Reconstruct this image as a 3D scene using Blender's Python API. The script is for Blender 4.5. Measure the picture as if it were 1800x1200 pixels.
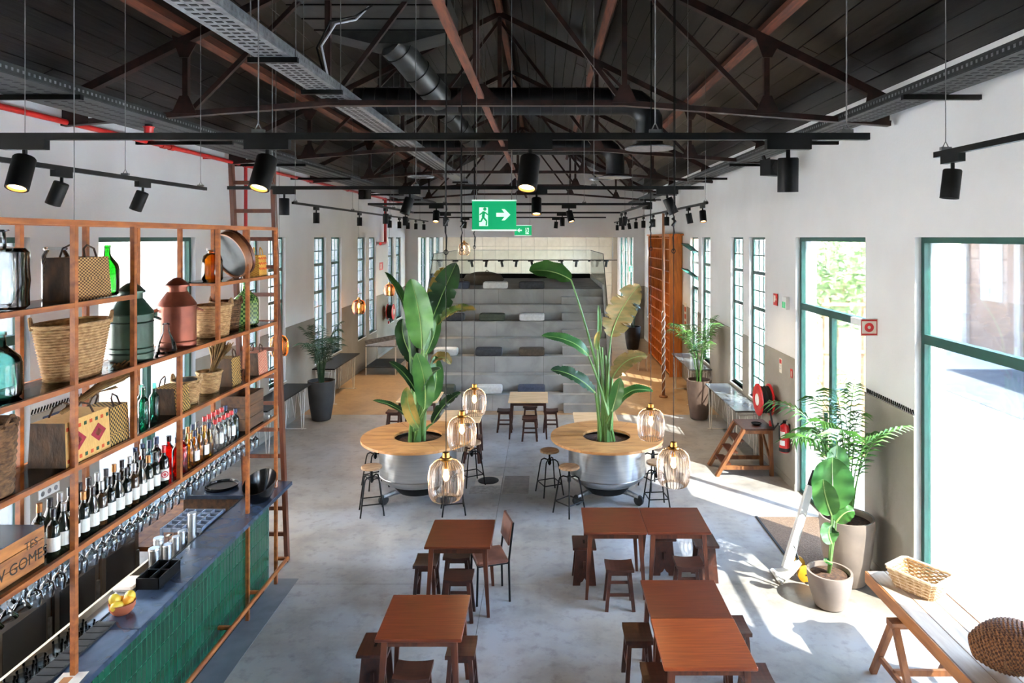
import bpy, math, random
from mathutils import Vector, Matrix, Quaternion

S = bpy.context.scene
for _o in list(bpy.data.objects):
    bpy.data.objects.remove(_o)
COL = S.collection
RND = random.Random(11)
PI = math.pi

# ------------------------------------------------------------------ camera
cam_d = bpy.data.cameras.new('camera')
cam_d.sensor_width = 36.0
cam_d.lens = 24.0
cam_d.shift_x = -57 / 1800
cam_d.shift_y = -183 / 1800
cam_d.clip_start = 0.05
cam_d.clip_end = 300
cam = bpy.data.objects.new('camera', cam_d)
COL.objects.link(cam)
cam.location = (0, 0, 4.0)
cam.rotation_euler = (PI / 2, 0, 0)
S.camera = cam

# ------------------------------------------------------------------ world, sun, exposure
SUN_DIR = Vector((-0.46, 0.50, -0.73)).normalized()      # direction the light travels
world = bpy.data.worlds.new('world')
S.world = world
world.use_nodes = True
wn = world.node_tree.nodes
wl = world.node_tree.links
sky = wn.new('ShaderNodeTexSky')
sky.sky_type = 'NISHITA'
sky.sun_disc = False
sky.sun_elevation = math.radians(46)
sky.sun_rotation = math.radians(137)
sky.air_density = 1.0
sky.dust_density = 0.6
wn['Background'].inputs['Strength'].default_value = 3.9
wl.new(sky.outputs[0], wn['Background'].inputs['Color'])

sun_d = bpy.data.lights.new('sun', 'SUN')
sun_d.energy = 75.0
sun_d.angle = math.radians(0.6)
sun_d.color = (1.0, 0.97, 0.93)
sun = bpy.data.objects.new('sun', sun_d)
COL.objects.link(sun)
sun.location = (12, -12, 20)
sun.rotation_euler = SUN_DIR.to_track_quat('-Z', 'Y').to_euler()

vs = S.view_settings
vs.view_transform = 'Standard'
vs.look = 'None'
vs.exposure = 1.25
vs.gamma = 1.0
vs.use_curve_mapping = False
S.cycles.max_bounces = 10
S.cycles.diffuse_bounces = 6
S.cycles.glossy_bounces = 4
S.cycles.transmission_bounces = 6
S.cycles.transparent_max_bounces = 32
S.cycles.sample_clamp_indirect = 6.0
S.cycles.use_denoising = True
S.cycles.caustics_reflective = False
S.cycles.caustics_refractive = False


# ------------------------------------------------------------------ mesh builder
def frame_of(d, up=None):
    d = Vector(d).normalized()
    u = Vector(up) if up is not None else Vector((0, 0, 1))
    if abs(d.dot(u)) > 0.98:
        u = Vector((0, 1, 0))
    a = d.cross(u).normalized()
    b = a.cross(d).normalized()
    return a, b, d


class MB:
    def __init__(self):
        self.v, self.f, self.s = [], [], []

    def add(self, vs, fs, smooth=False):
        o = len(self.v)
        self.v += [tuple(p) for p in vs]
        self.f += [tuple(i + o for i in q) for q in fs]
        self.s += [smooth] * len(fs)
        return self

    def box(self, x0, x1, y0, y1, z0, z1):
        v = [(x0, y0, z0), (x1, y0, z0), (x1, y1, z0), (x0, y1, z0), (x0, y0, z1), (x1, y0, z1), (x1, y1, z1), (x0, y1, z1)]
        return self.add(v, [(3, 2, 1, 0), (4, 5, 6, 7), (0, 1, 5, 4), (1, 2, 6, 5), (2, 3, 7, 6), (3, 0, 4, 7)])

    def cbox(self, x0, x1, y0, y1, z0, z1, c):
        """box with chamfered vertical and top edges"""
        def ring(i, z):
            a, b, e, g = x0 + i, x1 - i, y0 + i, y1 - i
            return [(a + c, e, z), (b - c, e, z), (b, e + c, z), (b, g - c, z), (b - c, g, z), (a + c, g, z), (a, g - c, z), (a, e + c, z)]
        v = ring(c, z0) + ring(0, z0 + c) + ring(0, z1 - c) + ring(c, z1)
        f = [tuple(range(7, -1, -1)), tuple(range(24, 32))]
        for k in range(3):
            for i in range(8):
                j = (i + 1) % 8
                f.append((k * 8 + i, k * 8 + j, k * 8 + 8 + j, k * 8 + 8 + i))
        return self.add(v, f)

    def bar(self, p, q, w, h, up=None, w2=None, h2=None):
        p, q = Vector(p), Vector(q)
        a, b, d = frame_of(q - p, up)
        w2 = w if w2 is None else w2
        h2 = h if h2 is None else h2
        v = []
        for c, ww, hh in ((p, w, h), (q, w2, h2)):
            for sx, sy in ((-1, -1), (1, -1), (1, 1), (-1, 1)):
                v.append(c + a * sx * ww / 2 + b * sy * hh / 2)
        return self.add(v, [(3, 2, 1, 0), (4, 5, 6, 7), (0, 1, 5, 4), (1, 2, 6, 5), (2, 3, 7, 6), (3, 0, 4, 7)])

    def tube(self, pts, r, n=8, closed=False):
        pts = [Vector(p) for p in pts]
        m = len(pts)
        rs = r if isinstance(r, (list, tuple)) else [r] * m
        v, f = [], []
        pa = None
        for i, p in enumerate(pts):
            if closed:
                t = pts[(i + 1) % m] - pts[i - 1]
            else:
                t = pts[min(i + 1, m - 1)] - pts[max(i - 1, 0)]
            t.normalize()
            if pa is None:
                a, b, _ = frame_of(t)
            else:
                a = (pa - t * pa.dot(t))
                a = a.normalized() if a.length > 1e-6 else frame_of(t)[0]
                b = a.cross(t).normalized()
            pa = a
            for k in range(n):
                th = 2 * PI * k / n
                v.append(p + (a * math.cos(th) + b * math.sin(th)) * rs[i])
        for i in range(m if closed else m - 1):
            i2 = (i + 1) % m
            for k in range(n):
                k2 = (k + 1) % n
                f.append((i * n + k, i2 * n + k, i2 * n + k2, i * n + k2))
        if not closed:
            f.append(tuple(range(n)))
            f.append(tuple((m - 1) * n + k for k in range(n - 1, -1, -1)))
        return self.add(v, f, True)

    def lathe(self, prof, n=20, c=(0, 0, 0), sx=1.0, sy=1.0, rib=0.0, ribn=0):
        """profile (r, z) bottom to top, revolved about z"""
        v, f, idx = [], [], []
        for r, z in prof:
            if r < 1e-5:
                idx.append([len(v)])
                v.append((c[0], c[1], c[2] + z))
            else:
                row = []
                for k in range(n):
                    th = 2 * PI * k / n
                    rr = r * (1 + (rib * (1 if k % 2 else -1) if rib else 0))
                    row.append(len(v))
                    v.append((c[0] + rr * math.cos(th) * sx, c[1] + rr * math.sin(th) * sy, c[2] + z))
                idx.append(row)
        for a, b in zip(idx[:-1], idx[1:]):
            for k in range(n):
                k2 = (k + 1) % n
                if len(a) == 1 and len(b) == 1:
                    break
                if len(a) == 1:
                    f.append((a[0], b[k2], b[k]))
                elif len(b) == 1:
                    f.append((a[k], a[k2], b[0]))
                else:
                    f.append((a[k], a[k2], b[k2], b[k]))
        return self.add(v, f, True)

    def prism(self, poly, axis, a, b):
        """polygon in the two other axes, extruded from a to b along axis (0 x, 1 y, 2 z)"""
        def mk(p, t):
            return {0: (t, p[0], p[1]), 1: (p[0], t, p[1]), 2: (p[0], p[1], t)}[axis]
        n = len(poly)
        v = [mk(p, a) for p in poly] + [mk(p, b) for p in poly]
        f = [tuple(range(n - 1, -1, -1)), tuple(range(n, 2 * n))]
        f += [(i, (i + 1) % n, n + (i + 1) % n, n + i) for i in range(n)]
        return self.add(v, f)

    def move(self, M):
        self.v = [tuple(M @ Vector(p)) for p in self.v]
        return self

    def mesh(self, name, mat, sharp=40):
        me = bpy.data.meshes.new(name)
        me.from_pydata(self.v, [], self.f)
        me.polygons.foreach_set('use_smooth', self.s)
        mats = mat if isinstance(mat, (list, tuple)) else [mat]
        for m in mats:
            me.materials.append(m)
        me.update()
        if any(self.s):
            try:
                me.set_sharp_from_angle(angle=math.radians(sharp))
            except Exception:
                pass
        return me

    def build(self, name, mat, parent=None, loc=None, label=None, fix=False):
        me = self.mesh(name, mat)
        if fix:
            recalc(me)
        return put(name, me, parent, loc, label)


def recalc(me):
    import bmesh
    bm = bmesh.new()
    bm.from_mesh(me)
    bmesh.ops.recalc_face_normals(bm, faces=bm.faces)
    bm.to_mesh(me)
    bm.free()


def put(name, me, parent=None, loc=None, label=None, rot=None, scale=None):
    o = bpy.data.objects.new(name, me)
    COL.objects.link(o)
    if parent is not None:
        o.parent = parent
    if loc is not None:
        o.location = loc
    if rot is not None:
        o.rotation_euler = rot
    if scale is not None:
        o.scale = scale
    if label:
        o['label'] = label
    return o


def thing(name, label, cat, loc=(0, 0, 0), rz=0.0, group=None):
    o = bpy.data.objects.new(name, None)
    o.empty_display_size = 0.1
    COL.objects.link(o)
    o.location = loc
    o.rotation_euler = (0, 0, rz)
    return tag(o, label, cat, group)


def tag(o, label, cat, group=None):
    o['label'] = label
    o['category'] = cat
    if group:
        o['group'] = group
    return o


def struct(o):
    o['kind'] = 'structure'
    return o


def dup(root, label, loc, rz=0.0, group=None):
    """copy of a thing with copies of its parts and sub-parts"""
    r = root.copy()
    COL.objects.link(r)
    r.location = loc
    r.rotation_euler = (0, 0, rz)
    r['label'] = label
    if group:
        r['group'] = group
    for ch in list(root.children):
        c = ch.copy()
        COL.objects.link(c)
        c.parent = r
        for g in list(ch.children):
            d = g.copy()
            COL.objects.link(d)
            d.parent = c
    return r


ORD = ['first', 'second', 'third', 'fourth', 'fifth', 'sixth', 'seventh', 'eighth', 'ninth', 'tenth', 'eleventh', 'twelfth',
       'thirteenth', 'fourteenth', 'fifteenth', 'sixteenth', 'seventeenth', 'eighteenth', 'nineteenth', 'twentieth']


def nth(i):
    if i < 20:
        return ORD[i]
    tens = {2: 'twenty', 3: 'thirty', 4: 'forty', 5: 'fifty'}
    k = i + 1
    if k % 10 == 0:
        return {30: 'thirtieth', 40: 'fortieth', 50: 'fiftieth'}[k]
    return tens[k // 10] + '-' + ORD[k % 10 - 1]


def V3(px, py, d):
    """point seen at photo pixel (px, py) at depth d in front of the camera"""
    return Vector(((px - 957) * d / 1200, d, 4 - (py - 417) * d / 1200))


def bez(p0, p1, p2, n):
    p0, p1, p2 = Vector(p0), Vector(p1), Vector(p2)
    return [(p0 * (1 - t) ** 2 + p1 * 2 * t * (1 - t) + p2 * t * t) for t in [i / (n - 1) for i in range(n)]]


# ------------------------------------------------------------------ materials
def lin(r, g, b):
    def c(u):
        u /= 255
        return u / 12.92 if u <= 0.04045 else ((u + 0.055) / 1.055) ** 2.4
    return (c(r), c(g), c(b), 1)


def new_mat(name):
    m = bpy.data.materials.new(name)
    m.use_nodes = True
    nt = m.node_tree
    return m, nt, nt.nodes, nt.links, nt.nodes['Principled BSDF']


def mat(name, col, rough=0.5, metal=0.0, col2=None, scale=6.0, stretch=(1, 1, 1), bump=0.0, bscale=None, detail=4.0,
        rand=0.0, spec=0.5, coord='Object', lo=0.35, hi=0.65, emit=None, estr=0.0, distort=0.0, coat=0.0):
    m, nt, N, L, P = new_mat(name)
    P.inputs['Roughness'].default_value = rough
    P.inputs['Metallic'].default_value = metal
    P.inputs['Specular IOR Level'].default_value = spec
    P.inputs['Base Color'].default_value = col
    if coat:
        P.inputs['Coat Weight'].default_value = coat
        P.inputs['Coat Roughness'].default_value = 0.15
    if emit:
        P.inputs['Emission Color'].default_value = emit
        P.inputs['Emission Strength'].default_value = estr
    src = None
    if col2 or bump:
        if coord == 'World':
            g = N.new('ShaderNodeNewGeometry')
            out = g.outputs['Position']
        else:
            g = N.new('ShaderNodeTexCoord')
            out = g.outputs[coord]
        mp = N.new('ShaderNodeMapping')
        mp.inputs['Scale'].default_value = stretch
        L.new(out, mp.inputs['Vector'])
        no = N.new('ShaderNodeTexNoise')
        no.inputs['Scale'].default_value = scale
        no.inputs['Detail'].default_value = detail
        no.inputs['Distortion'].default_value = distort
        L.new(mp.outputs[0], no.inputs['Vector'])
        if col2:
            rp = N.new('ShaderNodeValToRGB')
            rp.color_ramp.elements[0].position = lo
            rp.color_ramp.elements[0].color = col
            rp.color_ramp.elements[1].position = hi
            rp.color_ramp.elements[1].color = col2
            L.new(no.outputs['Fac'], rp.inputs['Fac'])
            src = rp.outputs['Color']
        if bump:
            n2 = no
            if bscale:
                n2 = N.new('ShaderNodeTexNoise')
                n2.inputs['Scale'].default_value = bscale
                n2.inputs['Detail'].default_value = detail
                L.new(mp.outputs[0], n2.inputs['Vector'])
            b = N.new('ShaderNodeBump')
            b.inputs['Strength'].default_value = bump
            b.inputs['Distance'].default_value = 0.02
            L.new(n2.outputs['Fac'], b.inputs['Height'])
            L.new(b.outputs[0], P.inputs['Normal'])
    if rand:
        oi = N.new('ShaderNodeObjectInfo')
        hs = N.new('ShaderNodeHueSaturation')
        mr = N.new('ShaderNodeMapRange')
        mr.inputs['To Min'].default_value = 1 - rand
        mr.inputs['To Max'].default_value = 1 + rand
        L.new(oi.outputs['Random'], mr.inputs['Value'])
        L.new(mr.outputs[0], hs.inputs['Value'])
        if src:
            L.new(src, hs.inputs['Color'])
        else:
            hs.inputs['Color'].default_value = col
        src = hs.outputs['Color']
    if src:
        L.new(src, P.inputs['Base Color'])
    return m


def glass(name, tint=(1, 1, 1, 1), gloss=1.0, rough=0.02, ior=1.45):
    m, nt, N, L, P = new_mat(name)
    N.remove(P)
    out = N['Material Output']
    t = N.new('ShaderNodeBsdfTransparent')
    t.inputs['Color'].default_value = tint
    g = N.new('ShaderNodeBsdfGlossy')
    g.inputs['Roughness'].default_value = rough
    fr = N.new('ShaderNodeFresnel')
    fr.inputs['IOR'].default_value = ior
    mu = N.new('ShaderNodeMath')
    mu.operation = 'MULTIPLY'
    mu.inputs[1].default_value = gloss
    mu.use_clamp = True
    mx = N.new('ShaderNodeMixShader')
    L.new(fr.outputs[0], mu.inputs[0])
    L.new(mu.outputs[0], mx.inputs[0])
    L.new(t.outputs[0], mx.inputs[1])
    L.new(g.outputs[0], mx.inputs[2])
    L.new(mx.outputs[0], out.inputs['Surface'])
    return m


def weave(name, c1, c2, su=60.0, sv=60.0, rough=0.85, bump=0.6):
    """basket weave of two crossing bands"""
    m, nt, N, L, P = new_mat(name)
    P.inputs['Roughness'].default_value = rough
    tc = N.new('ShaderNodeTexCoord')
    mp = N.new('ShaderNodeMapping')
    mp.inputs['Scale'].default_value = (su, su, sv)
    L.new(tc.outputs['Object'], mp.inputs['Vector'])
    ck = N.new('ShaderNodeTexChecker')
    ck.inputs['Scale'].default_value = 1.0
    ck.inputs['Color1'].default_value = c1
    ck.inputs['Color2'].default_value = c2
    L.new(mp.outputs[0], ck.inputs['Vector'])
    no = N.new('ShaderNodeTexNoise')
    no.inputs['Scale'].default_value = 9
    L.new(tc.outputs['Object'], no.inputs['Vector'])
    mx = N.new('ShaderNodeMixRGB')
    mx.blend_type = 'MULTIPLY'
    mx.inputs[0].default_value = 0.5
    L.new(ck.outputs['Color'], mx.inputs[1])
    L.new(no.outputs['Fac'], mx.inputs[2])
    L.new(mx.outputs[0], P.inputs['Base Color'])
    b = N.new('ShaderNodeBump')
    b.inputs['Strength'].default_value = bump
    b.inputs['Distance'].default_value = 0.01
    L.new(ck.outputs['Fac'], b.inputs['Height'])
    L.new(b.outputs[0], P.inputs['Normal'])
    return m


def emission(name, col, s):
    m, nt, N, L, P = new_mat(name)
    P.inputs['Base Color'].default_value = col
    P.inputs['Emission Color'].default_value = col
    P.inputs['Emission Strength'].default_value = s
    return m


M = {}
M['wall'] = mat('white_plaster', lin(226, 226, 225), 0.85, col2=lin(216, 215, 213), scale=0.7, bump=0.08, bscale=30, coord='World')
M['dado'] = mat('grey_cement_render', lin(128, 122, 112), 0.8, col2=lin(158, 152, 142), scale=1.1, detail=9, bump=0.15, bscale=18, coord='World', distort=0.25, lo=0.25, hi=0.8)
def concrete(name, cool, warm, dark, rough=0.32):
    """mottled power-floated concrete: broad warm/cool clouds, finer darker blotches"""
    m, nt, N, L, P = new_mat(name)
    P.inputs['Roughness'].default_value = rough
    P.inputs['Specular IOR Level'].default_value = 0.45
    g = N.new('ShaderNodeNewGeometry')
    cur = None
    for sc, lo, hi, c1, c2 in ((0.42, 0.40, 0.62, cool, warm), (1.7, 0.44, 0.70, None, dark), (7.0, 0.52, 0.72, None, dark)):
        no = N.new('ShaderNodeTexNoise')
        no.inputs['Scale'].default_value = sc
        no.inputs['Detail'].default_value = 7
        no.inputs['Roughness'].default_value = 0.62
        L.new(g.outputs['Position'], no.inputs['Vector'])
        mr = N.new('ShaderNodeMapRange')
        mr.inputs['From Min'].default_value = lo
        mr.inputs['From Max'].default_value = hi
        mr.inputs['To Max'].default_value = 1.0 if c1 else 0.62
        L.new(no.outputs['Fac'], mr.inputs['Value'])
        mx = N.new('ShaderNodeMixRGB')
        L.new(mr.outputs[0], mx.inputs[0])
        if c1:
            mx.inputs[1].default_value = c1
        else:
            L.new(cur, mx.inputs[1])
        mx.inputs[2].default_value = c2
        cur = mx.outputs[0]
    L.new(cur, P.inputs['Base Color'])
    return m


M['slab'] = concrete('polished_concrete', lin(152, 153, 155), lin(158, 148, 134), lin(106, 102, 98))
M['slab_warmlight'] = concrete('concrete_with_warm_light', lin(176, 144, 106), lin(168, 134, 94), lin(130, 100, 70))  # warm lamp light and reflections on the far floor, put into its colour
M['joint'] = mat('joint_filler', lin(70, 66, 62), 0.9)
M['board'] = mat('dark_roof_board', lin(7, 5, 5), 0.4, col2=lin(24, 18, 15), scale=3.0, stretch=(6, 0.6, 6), detail=6, bump=0.25, rand=0.45, coord='World', spec=0.22)
M['roofback'] = mat('roof_underlay', lin(14, 12, 11), 0.9)
M['beamwood'] = mat('red_brown_purlin', lin(104, 54, 34), 0.6, col2=lin(66, 34, 24), scale=5, stretch=(6, 0.6, 6), coord='World')
M['rust'] = mat('rusted_dark_steel', lin(26, 15, 13), 0.5, metal=0.3, col2=lin(54, 30, 24), scale=9, bump=0.1)
M['green'] = mat('green_painted_steel', lin(16, 62, 54), 0.4, col2=lin(22, 72, 63), scale=6)
M['black'] = mat('matt_black_metal', lin(11, 11, 11), 0.5, col2=lin(15, 15, 15), scale=12, spec=0.2)
M['blackglossy'] = mat('gloss_black', lin(12, 12, 13), 0.2, col2=lin(16, 16, 17), scale=9)
M['duct'] = mat('black_coated_duct', lin(24, 26, 29), 0.38, metal=0.5, col2=lin(34, 36, 39), scale=7)
M['ductgrey'] = mat('grey_duct', lin(50, 50, 49), 0.42, metal=0.5, col2=lin(62, 62, 60), scale=7)
M['galv'] = mat('galvanised_steel', lin(120, 122, 124), 0.42, metal=0.75, col2=lin(154, 156, 158), scale=14)
M['darkgalv'] = mat('dull_galvanised_steel', lin(40, 42, 42), 0.5, metal=0.5, col2=lin(54, 56, 56), scale=14)
M['steel'] = mat('brushed_steel', lin(184, 184, 183), 0.28, metal=1.0, col2=lin(196, 196, 194), scale=5, stretch=(0.6, 0.6, 8))
M['wire'] = mat('steel_wire', lin(110, 110, 108), 0.5, metal=0.6, col2=lin(126, 126, 124), scale=20)
M['redpipe'] = mat('red_painted_pipe', lin(186, 26, 24), 0.4, col2=lin(164, 20, 20), scale=8)
M['red'] = mat('signal_red', lin(200, 30, 30), 0.35, col2=lin(184, 24, 24), scale=6)
M['white'] = mat('white_paint', lin(236, 236, 232), 0.5, col2=lin(228, 228, 224), scale=8)
M['cream_steel'] = mat('white_coated_rod', lin(214, 208, 198), 0.45, col2=lin(222, 218, 208), scale=8)
M['tile'] = mat('green_glazed_tile', lin(12, 62, 42), 0.2, col2=lin(16, 70, 48), scale=3, rand=0.3, spec=0.5)
M['grout'] = mat('tile_grout', lin(112, 150, 130), 0.9, col2=lin(100, 138, 118), scale=20)
M['counter'] = mat('sky_tinted_stone', lin(40, 49, 64), 0.26, col2=lin(58, 71, 90), scale=3.5, detail=8, distort=1.5, coord='World')  # blue is the sky's reflection in dark stone, painted into the colour
M['shelfwood'] = mat('orange_brown_wood', lin(164, 94, 42), 0.42, col2=lin(122, 64, 27), scale=4, stretch=(5, 1.2, 5), detail=6, coord='World')
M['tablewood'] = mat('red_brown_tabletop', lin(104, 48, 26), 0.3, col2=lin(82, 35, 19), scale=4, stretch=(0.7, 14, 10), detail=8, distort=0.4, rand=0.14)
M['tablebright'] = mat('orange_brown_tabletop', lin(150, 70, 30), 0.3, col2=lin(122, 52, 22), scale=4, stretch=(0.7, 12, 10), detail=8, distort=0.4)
M['legwood'] = mat('dark_red_brown_wood', lin(98, 50, 28), 0.4, col2=lin(70, 34, 20), scale=5, stretch=(6, 6, 0.8), detail=5, rand=0.15)
M['stoolwood'] = mat('dark_stool_wood', lin(72, 37, 24), 0.38, col2=lin(50, 26, 18), scale=4, stretch=(1, 6, 4), detail=5, rand=0.25)
M['palewood'] = mat('pale_birch_top', lin(226, 192, 150), 0.4, col2=lin(206, 168, 124), scale=3, stretch=(0.8, 6, 6), detail=6)
M['oak'] = mat('honey_oak_top', lin(206, 150, 92), 0.42, col2=lin(168, 112, 62), scale=2.6, stretch=(0.8, 5, 5), detail=7, distort=0.8)
M['stoolseat'] = mat('worn_beech_seat', lin(186, 154, 118), 0.5, col2=lin(148, 114, 80), scale=6, stretch=(1, 6, 1))
M['oldwood'] = mat('worn_brown_wood', lin(150, 96, 54), 0.55, col2=lin(106, 62, 34), scale=4, stretch=(3, 3, 0.8), detail=6)
M['benchwood'] = mat('warm_plank_wood', lin(196, 178, 158), 0.5, col2=lin(172, 150, 128), scale=3, stretch=(5, 0.7, 5), detail=6)
M['cratewood'] = mat('stained_crate_wood', lin(178, 112, 52), 0.6, col2=lin(120, 70, 34), scale=5, stretch=(5, 0.8, 5), detail=6)
M['darkcrate'] = mat('old_dark_crate_wood', lin(98, 66, 40), 0.7, col2=lin(60, 40, 26), scale=5, stretch=(5, 0.8, 5), detail=6)
M['leather'] = mat('worn_brown_leather', lin(120, 74, 54), 0.45, col2=lin(92, 54, 40), scale=7, bump=0.1)
M['bleacher'] = mat('grey_panel', lin(142, 140, 135), 0.6, col2=lin(168, 165, 160), scale=1.6, detail=8, coord='World', distort=0.8, rand=0.06)
M['creamtile'] = mat('cream_wall_tile', lin(226, 216, 198), 0.35, col2=lin(216, 205, 186), scale=3, rand=0.04)
M['creamgrout'] = mat('cream_grout', lin(176, 166, 150), 0.9)
M['soil'] = mat('potting_soil', lin(58, 40, 30), 0.95, col2=lin(96, 68, 48), scale=30, bump=0.8)
M['potdark'] = mat('charcoal_pot', lin(46, 44, 42), 0.6, col2=lin(56, 53, 50), scale=5)
M['pottaupe'] = mat('taupe_pot', lin(128, 114, 104), 0.55, col2=lin(144, 128, 116), scale=4)
M['potbrown'] = mat('brown_pot', lin(92, 74, 64), 0.55, col2=lin(108, 88, 76), scale=4)
M['leaf'] = mat('green_banana_leaf', lin(44, 94, 42), 0.36, col2=lin(80, 130, 60), scale=3, stretch=(1, 1, 1), rand=0.25)
M['leafdark'] = mat('dark_green_leaf', lin(22, 48, 26), 0.36, col2=lin(44, 80, 40), scale=3, rand=0.2)
M['leafyellow'] = mat('yellowing_leaf', lin(196, 160, 76), 0.5, col2=lin(96, 124, 54), scale=2.6, detail=5, lo=0.42, hi=0.58)
M['leafbrown'] = mat('bronze_dry_leaf', lin(150, 118, 66), 0.5, col2=lin(112, 100, 50), scale=5, stretch=(1, 1, 4))
M['midrib'] = mat('pale_green_rib', lin(150, 178, 104), 0.4, col2=lin(132, 160, 88), scale=5)
M['stalk'] = mat('green_stalk', lin(104, 140, 72), 0.4, col2=lin(76, 112, 54), scale=5, stretch=(1, 1, 0.4))
M['frond'] = mat('palm_frond_green', lin(52, 100, 42), 0.42, col2=lin(92, 138, 62), scale=3, rand=0.25)
M['fronddark'] = mat('dark_palm_frond', lin(28, 52, 32), 0.45, col2=lin(44, 74, 42), scale=3, rand=0.2)
M['straw'] = mat('coiled_straw', lin(196, 164, 118), 0.85, col2=lin(150, 116, 76), scale=26, stretch=(1, 1, 2), bump=0.6)
M['strawdark'] = mat('dark_coiled_straw', lin(120, 88, 58), 0.9, col2=lin(70, 48, 32), scale=26, stretch=(1, 1, 2), bump=0.6)
M['palewicker'] = mat('bleached_wicker', lin(226, 204, 174), 0.85, col2=lin(190, 158, 122), scale=30, bump=0.5)
M['railwood'] = mat('brown_edge_rail', lin(168, 112, 66), 0.5, col2=lin(132, 82, 46), scale=3, stretch=(5, 0.7, 5), detail=6)
M['wickerpale'] = weave('pale_wicker', lin(214, 178, 134), lin(120, 78, 48), 70, 70)
M['wickerbrown'] = weave('brown_woven_reed', lin(150, 100, 60), lin(86, 52, 32), 60, 60)
M['bagtan'] = weave('tan_woven_bag', lin(214, 168, 108), lin(92, 58, 34), 55, 90)
M['baglattice'] = weave('yellow_black_woven_bag', lin(214, 172, 92), lin(46, 34, 24), 60, 60)
M['bagred'] = weave('red_white_woven_bag', lin(206, 84, 60), lin(228, 190, 160), 55, 55)
M['bagyellow'] = weave('yellow_woven_bag', lin(236, 180, 74), lin(214, 150, 54), 45, 80)
M['bagdark'] = mat('dark_woven_end', lin(78, 54, 34), 0.85, col2=lin(42, 30, 20), scale=20, stretch=(1, 4, 0.4), bump=0.5)
M['bagpattern'] = mat('straw_cloth', lin(220, 178, 110), 0.85, col2=lin(206, 162, 94), scale=30, stretch=(1, 6, 1), bump=0.3)
M['mag'] = mat('dark_red_thread', lin(150, 36, 54), 0.85, col2=lin(128, 30, 44), scale=40)
M['dkgreen'] = mat('dark_green_thread', lin(30, 78, 48), 0.85, col2=lin(24, 64, 40), scale=40)
M['orange'] = mat('orange_thread', lin(206, 84, 34), 0.85, col2=lin(190, 72, 28), scale=40)
M['drygrass'] = mat('dried_grass', lin(150, 120, 72), 0.9, col2=lin(104, 80, 48), scale=14)
M['clear'] = glass('clear_glass', (0.965, 0.98, 0.98, 1), 1.5)
M['pane'] = glass('window_pane', (0.94, 0.97, 0.96, 1), 0.9)
M['shelfglass'] = glass('shelf_glass', (0.80, 0.90, 0.88, 1), 1.0)
M['railglass'] = glass('balustrade_glass', (0.95, 0.975, 0.965, 1), 0.7)
M['stemglass'] = glass('wine_glass', (0.84, 0.88, 0.90, 1), 2.2, 0.04)
M['tealglass'] = glass('teal_glass', (0.44, 0.78, 0.70, 1), 1.6, 0.03)
M['greenglass'] = glass('bright_green_glass', (0.10, 0.56, 0.10, 1), 1.6)
M['bottlegreen'] = glass('bottle_green_glass', (0.24, 0.62, 0.50, 1), 1.6)
M['amberglass'] = glass('amber_glass', (0.86, 0.42, 0.05, 1), 1.6)
M['redglass'] = glass('red_aperitif', (0.82, 0.05, 0.02, 1), 1.5)
M['goldglass'] = glass('golden_spirit', (0.84, 0.60, 0.16, 1), 1.5)
M['blueglass'] = glass('pale_blue_spirit', (0.50, 0.74, 0.86, 1), 1.6)
M['lampglass'] = glass('ribbed_lamp_glass', (0.90, 0.85, 0.80, 1), 0.5, 0.25)
M['lamprib'] = glass('lamp_glass_rib', (0.74, 0.70, 0.68, 1), 0.8, 0.25)
M['amberlamp'] = glass('amber_lamp_glass', (0.95, 0.62, 0.26, 1), 1.6, 0.05)
M['winedark'] = mat('dark_wine_bottle', lin(18, 22, 16), 0.08, col2=lin(24, 30, 20), scale=6, spec=0.7)
M['winebrown'] = mat('brown_wine_bottle', lin(52, 34, 18), 0.08, col2=lin(62, 40, 22), scale=6, spec=0.7)
M['mosaic'] = weave('green_mosaic_glass', lin(132, 170, 92), lin(40, 84, 48), 40, 40, 0.25, 0.4)
M['paper'] = mat('cream_label_paper', lin(232, 226, 212), 0.7, col2=lin(222, 214, 198), scale=14)
M['capdark'] = mat('dark_capsule', lin(30, 24, 26), 0.35, col2=lin(40, 32, 34), scale=9)
M['capsilver'] = mat('silver_capsule', lin(196, 194, 190), 0.35, metal=0.5, col2=lin(180, 178, 174), scale=9)
M['capgold'] = mat('copper_capsule', lin(190, 128, 70), 0.35, metal=0.5, col2=lin(170, 110, 58), scale=9)
M['capred'] = mat('red_cap', lin(196, 40, 40), 0.4, col2=lin(180, 34, 34), scale=9)
M['capblue'] = mat('navy_cap', lin(36, 52, 84), 0.4, col2=lin(30, 44, 74), scale=9)
M['cangreen'] = mat('green_enamel_can', lin(28, 50, 40), 0.32, metal=0.35, col2=lin(50, 78, 64), scale=5)
M['cancopper'] = mat('copper_red_can', lin(104, 52, 38), 0.34, metal=0.5, col2=lin(138, 76, 57), scale=5)
M['brass'] = mat('brushed_brass', lin(176, 128, 66), 0.3, metal=1.0, col2=lin(154, 106, 50), scale=9)
M['bulb'] = emission('warm_filament', (1.0, 0.60, 0.25, 1), 7.0)
M['spotlens'] = emission('spot_lens_glow', (1.0, 0.80, 0.52, 1), 3.5)
M['exitgreen'] = emission('backlit_green', lin(0, 150, 92), 0.34)
M['exitwhite'] = emission('backlit_white', lin(210, 240, 222), 0.34)
M['terracotta'] = mat('terracotta', lin(176, 96, 62), 0.7, col2=lin(156, 80, 50), scale=7)
M['citrus'] = mat('orange_peel', lin(238, 150, 30), 0.45, col2=lin(246, 178, 50), scale=8, bump=0.1, bscale=60)
M['lemon'] = mat('lemon_peel', lin(232, 192, 60), 0.45, col2=lin(214, 176, 50), scale=8, bump=0.1, bscale=60)
M['plasticgrey'] = mat('grey_blue_plastic', lin(120, 132, 152), 0.45, col2=lin(108, 120, 140), scale=6)
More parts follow.
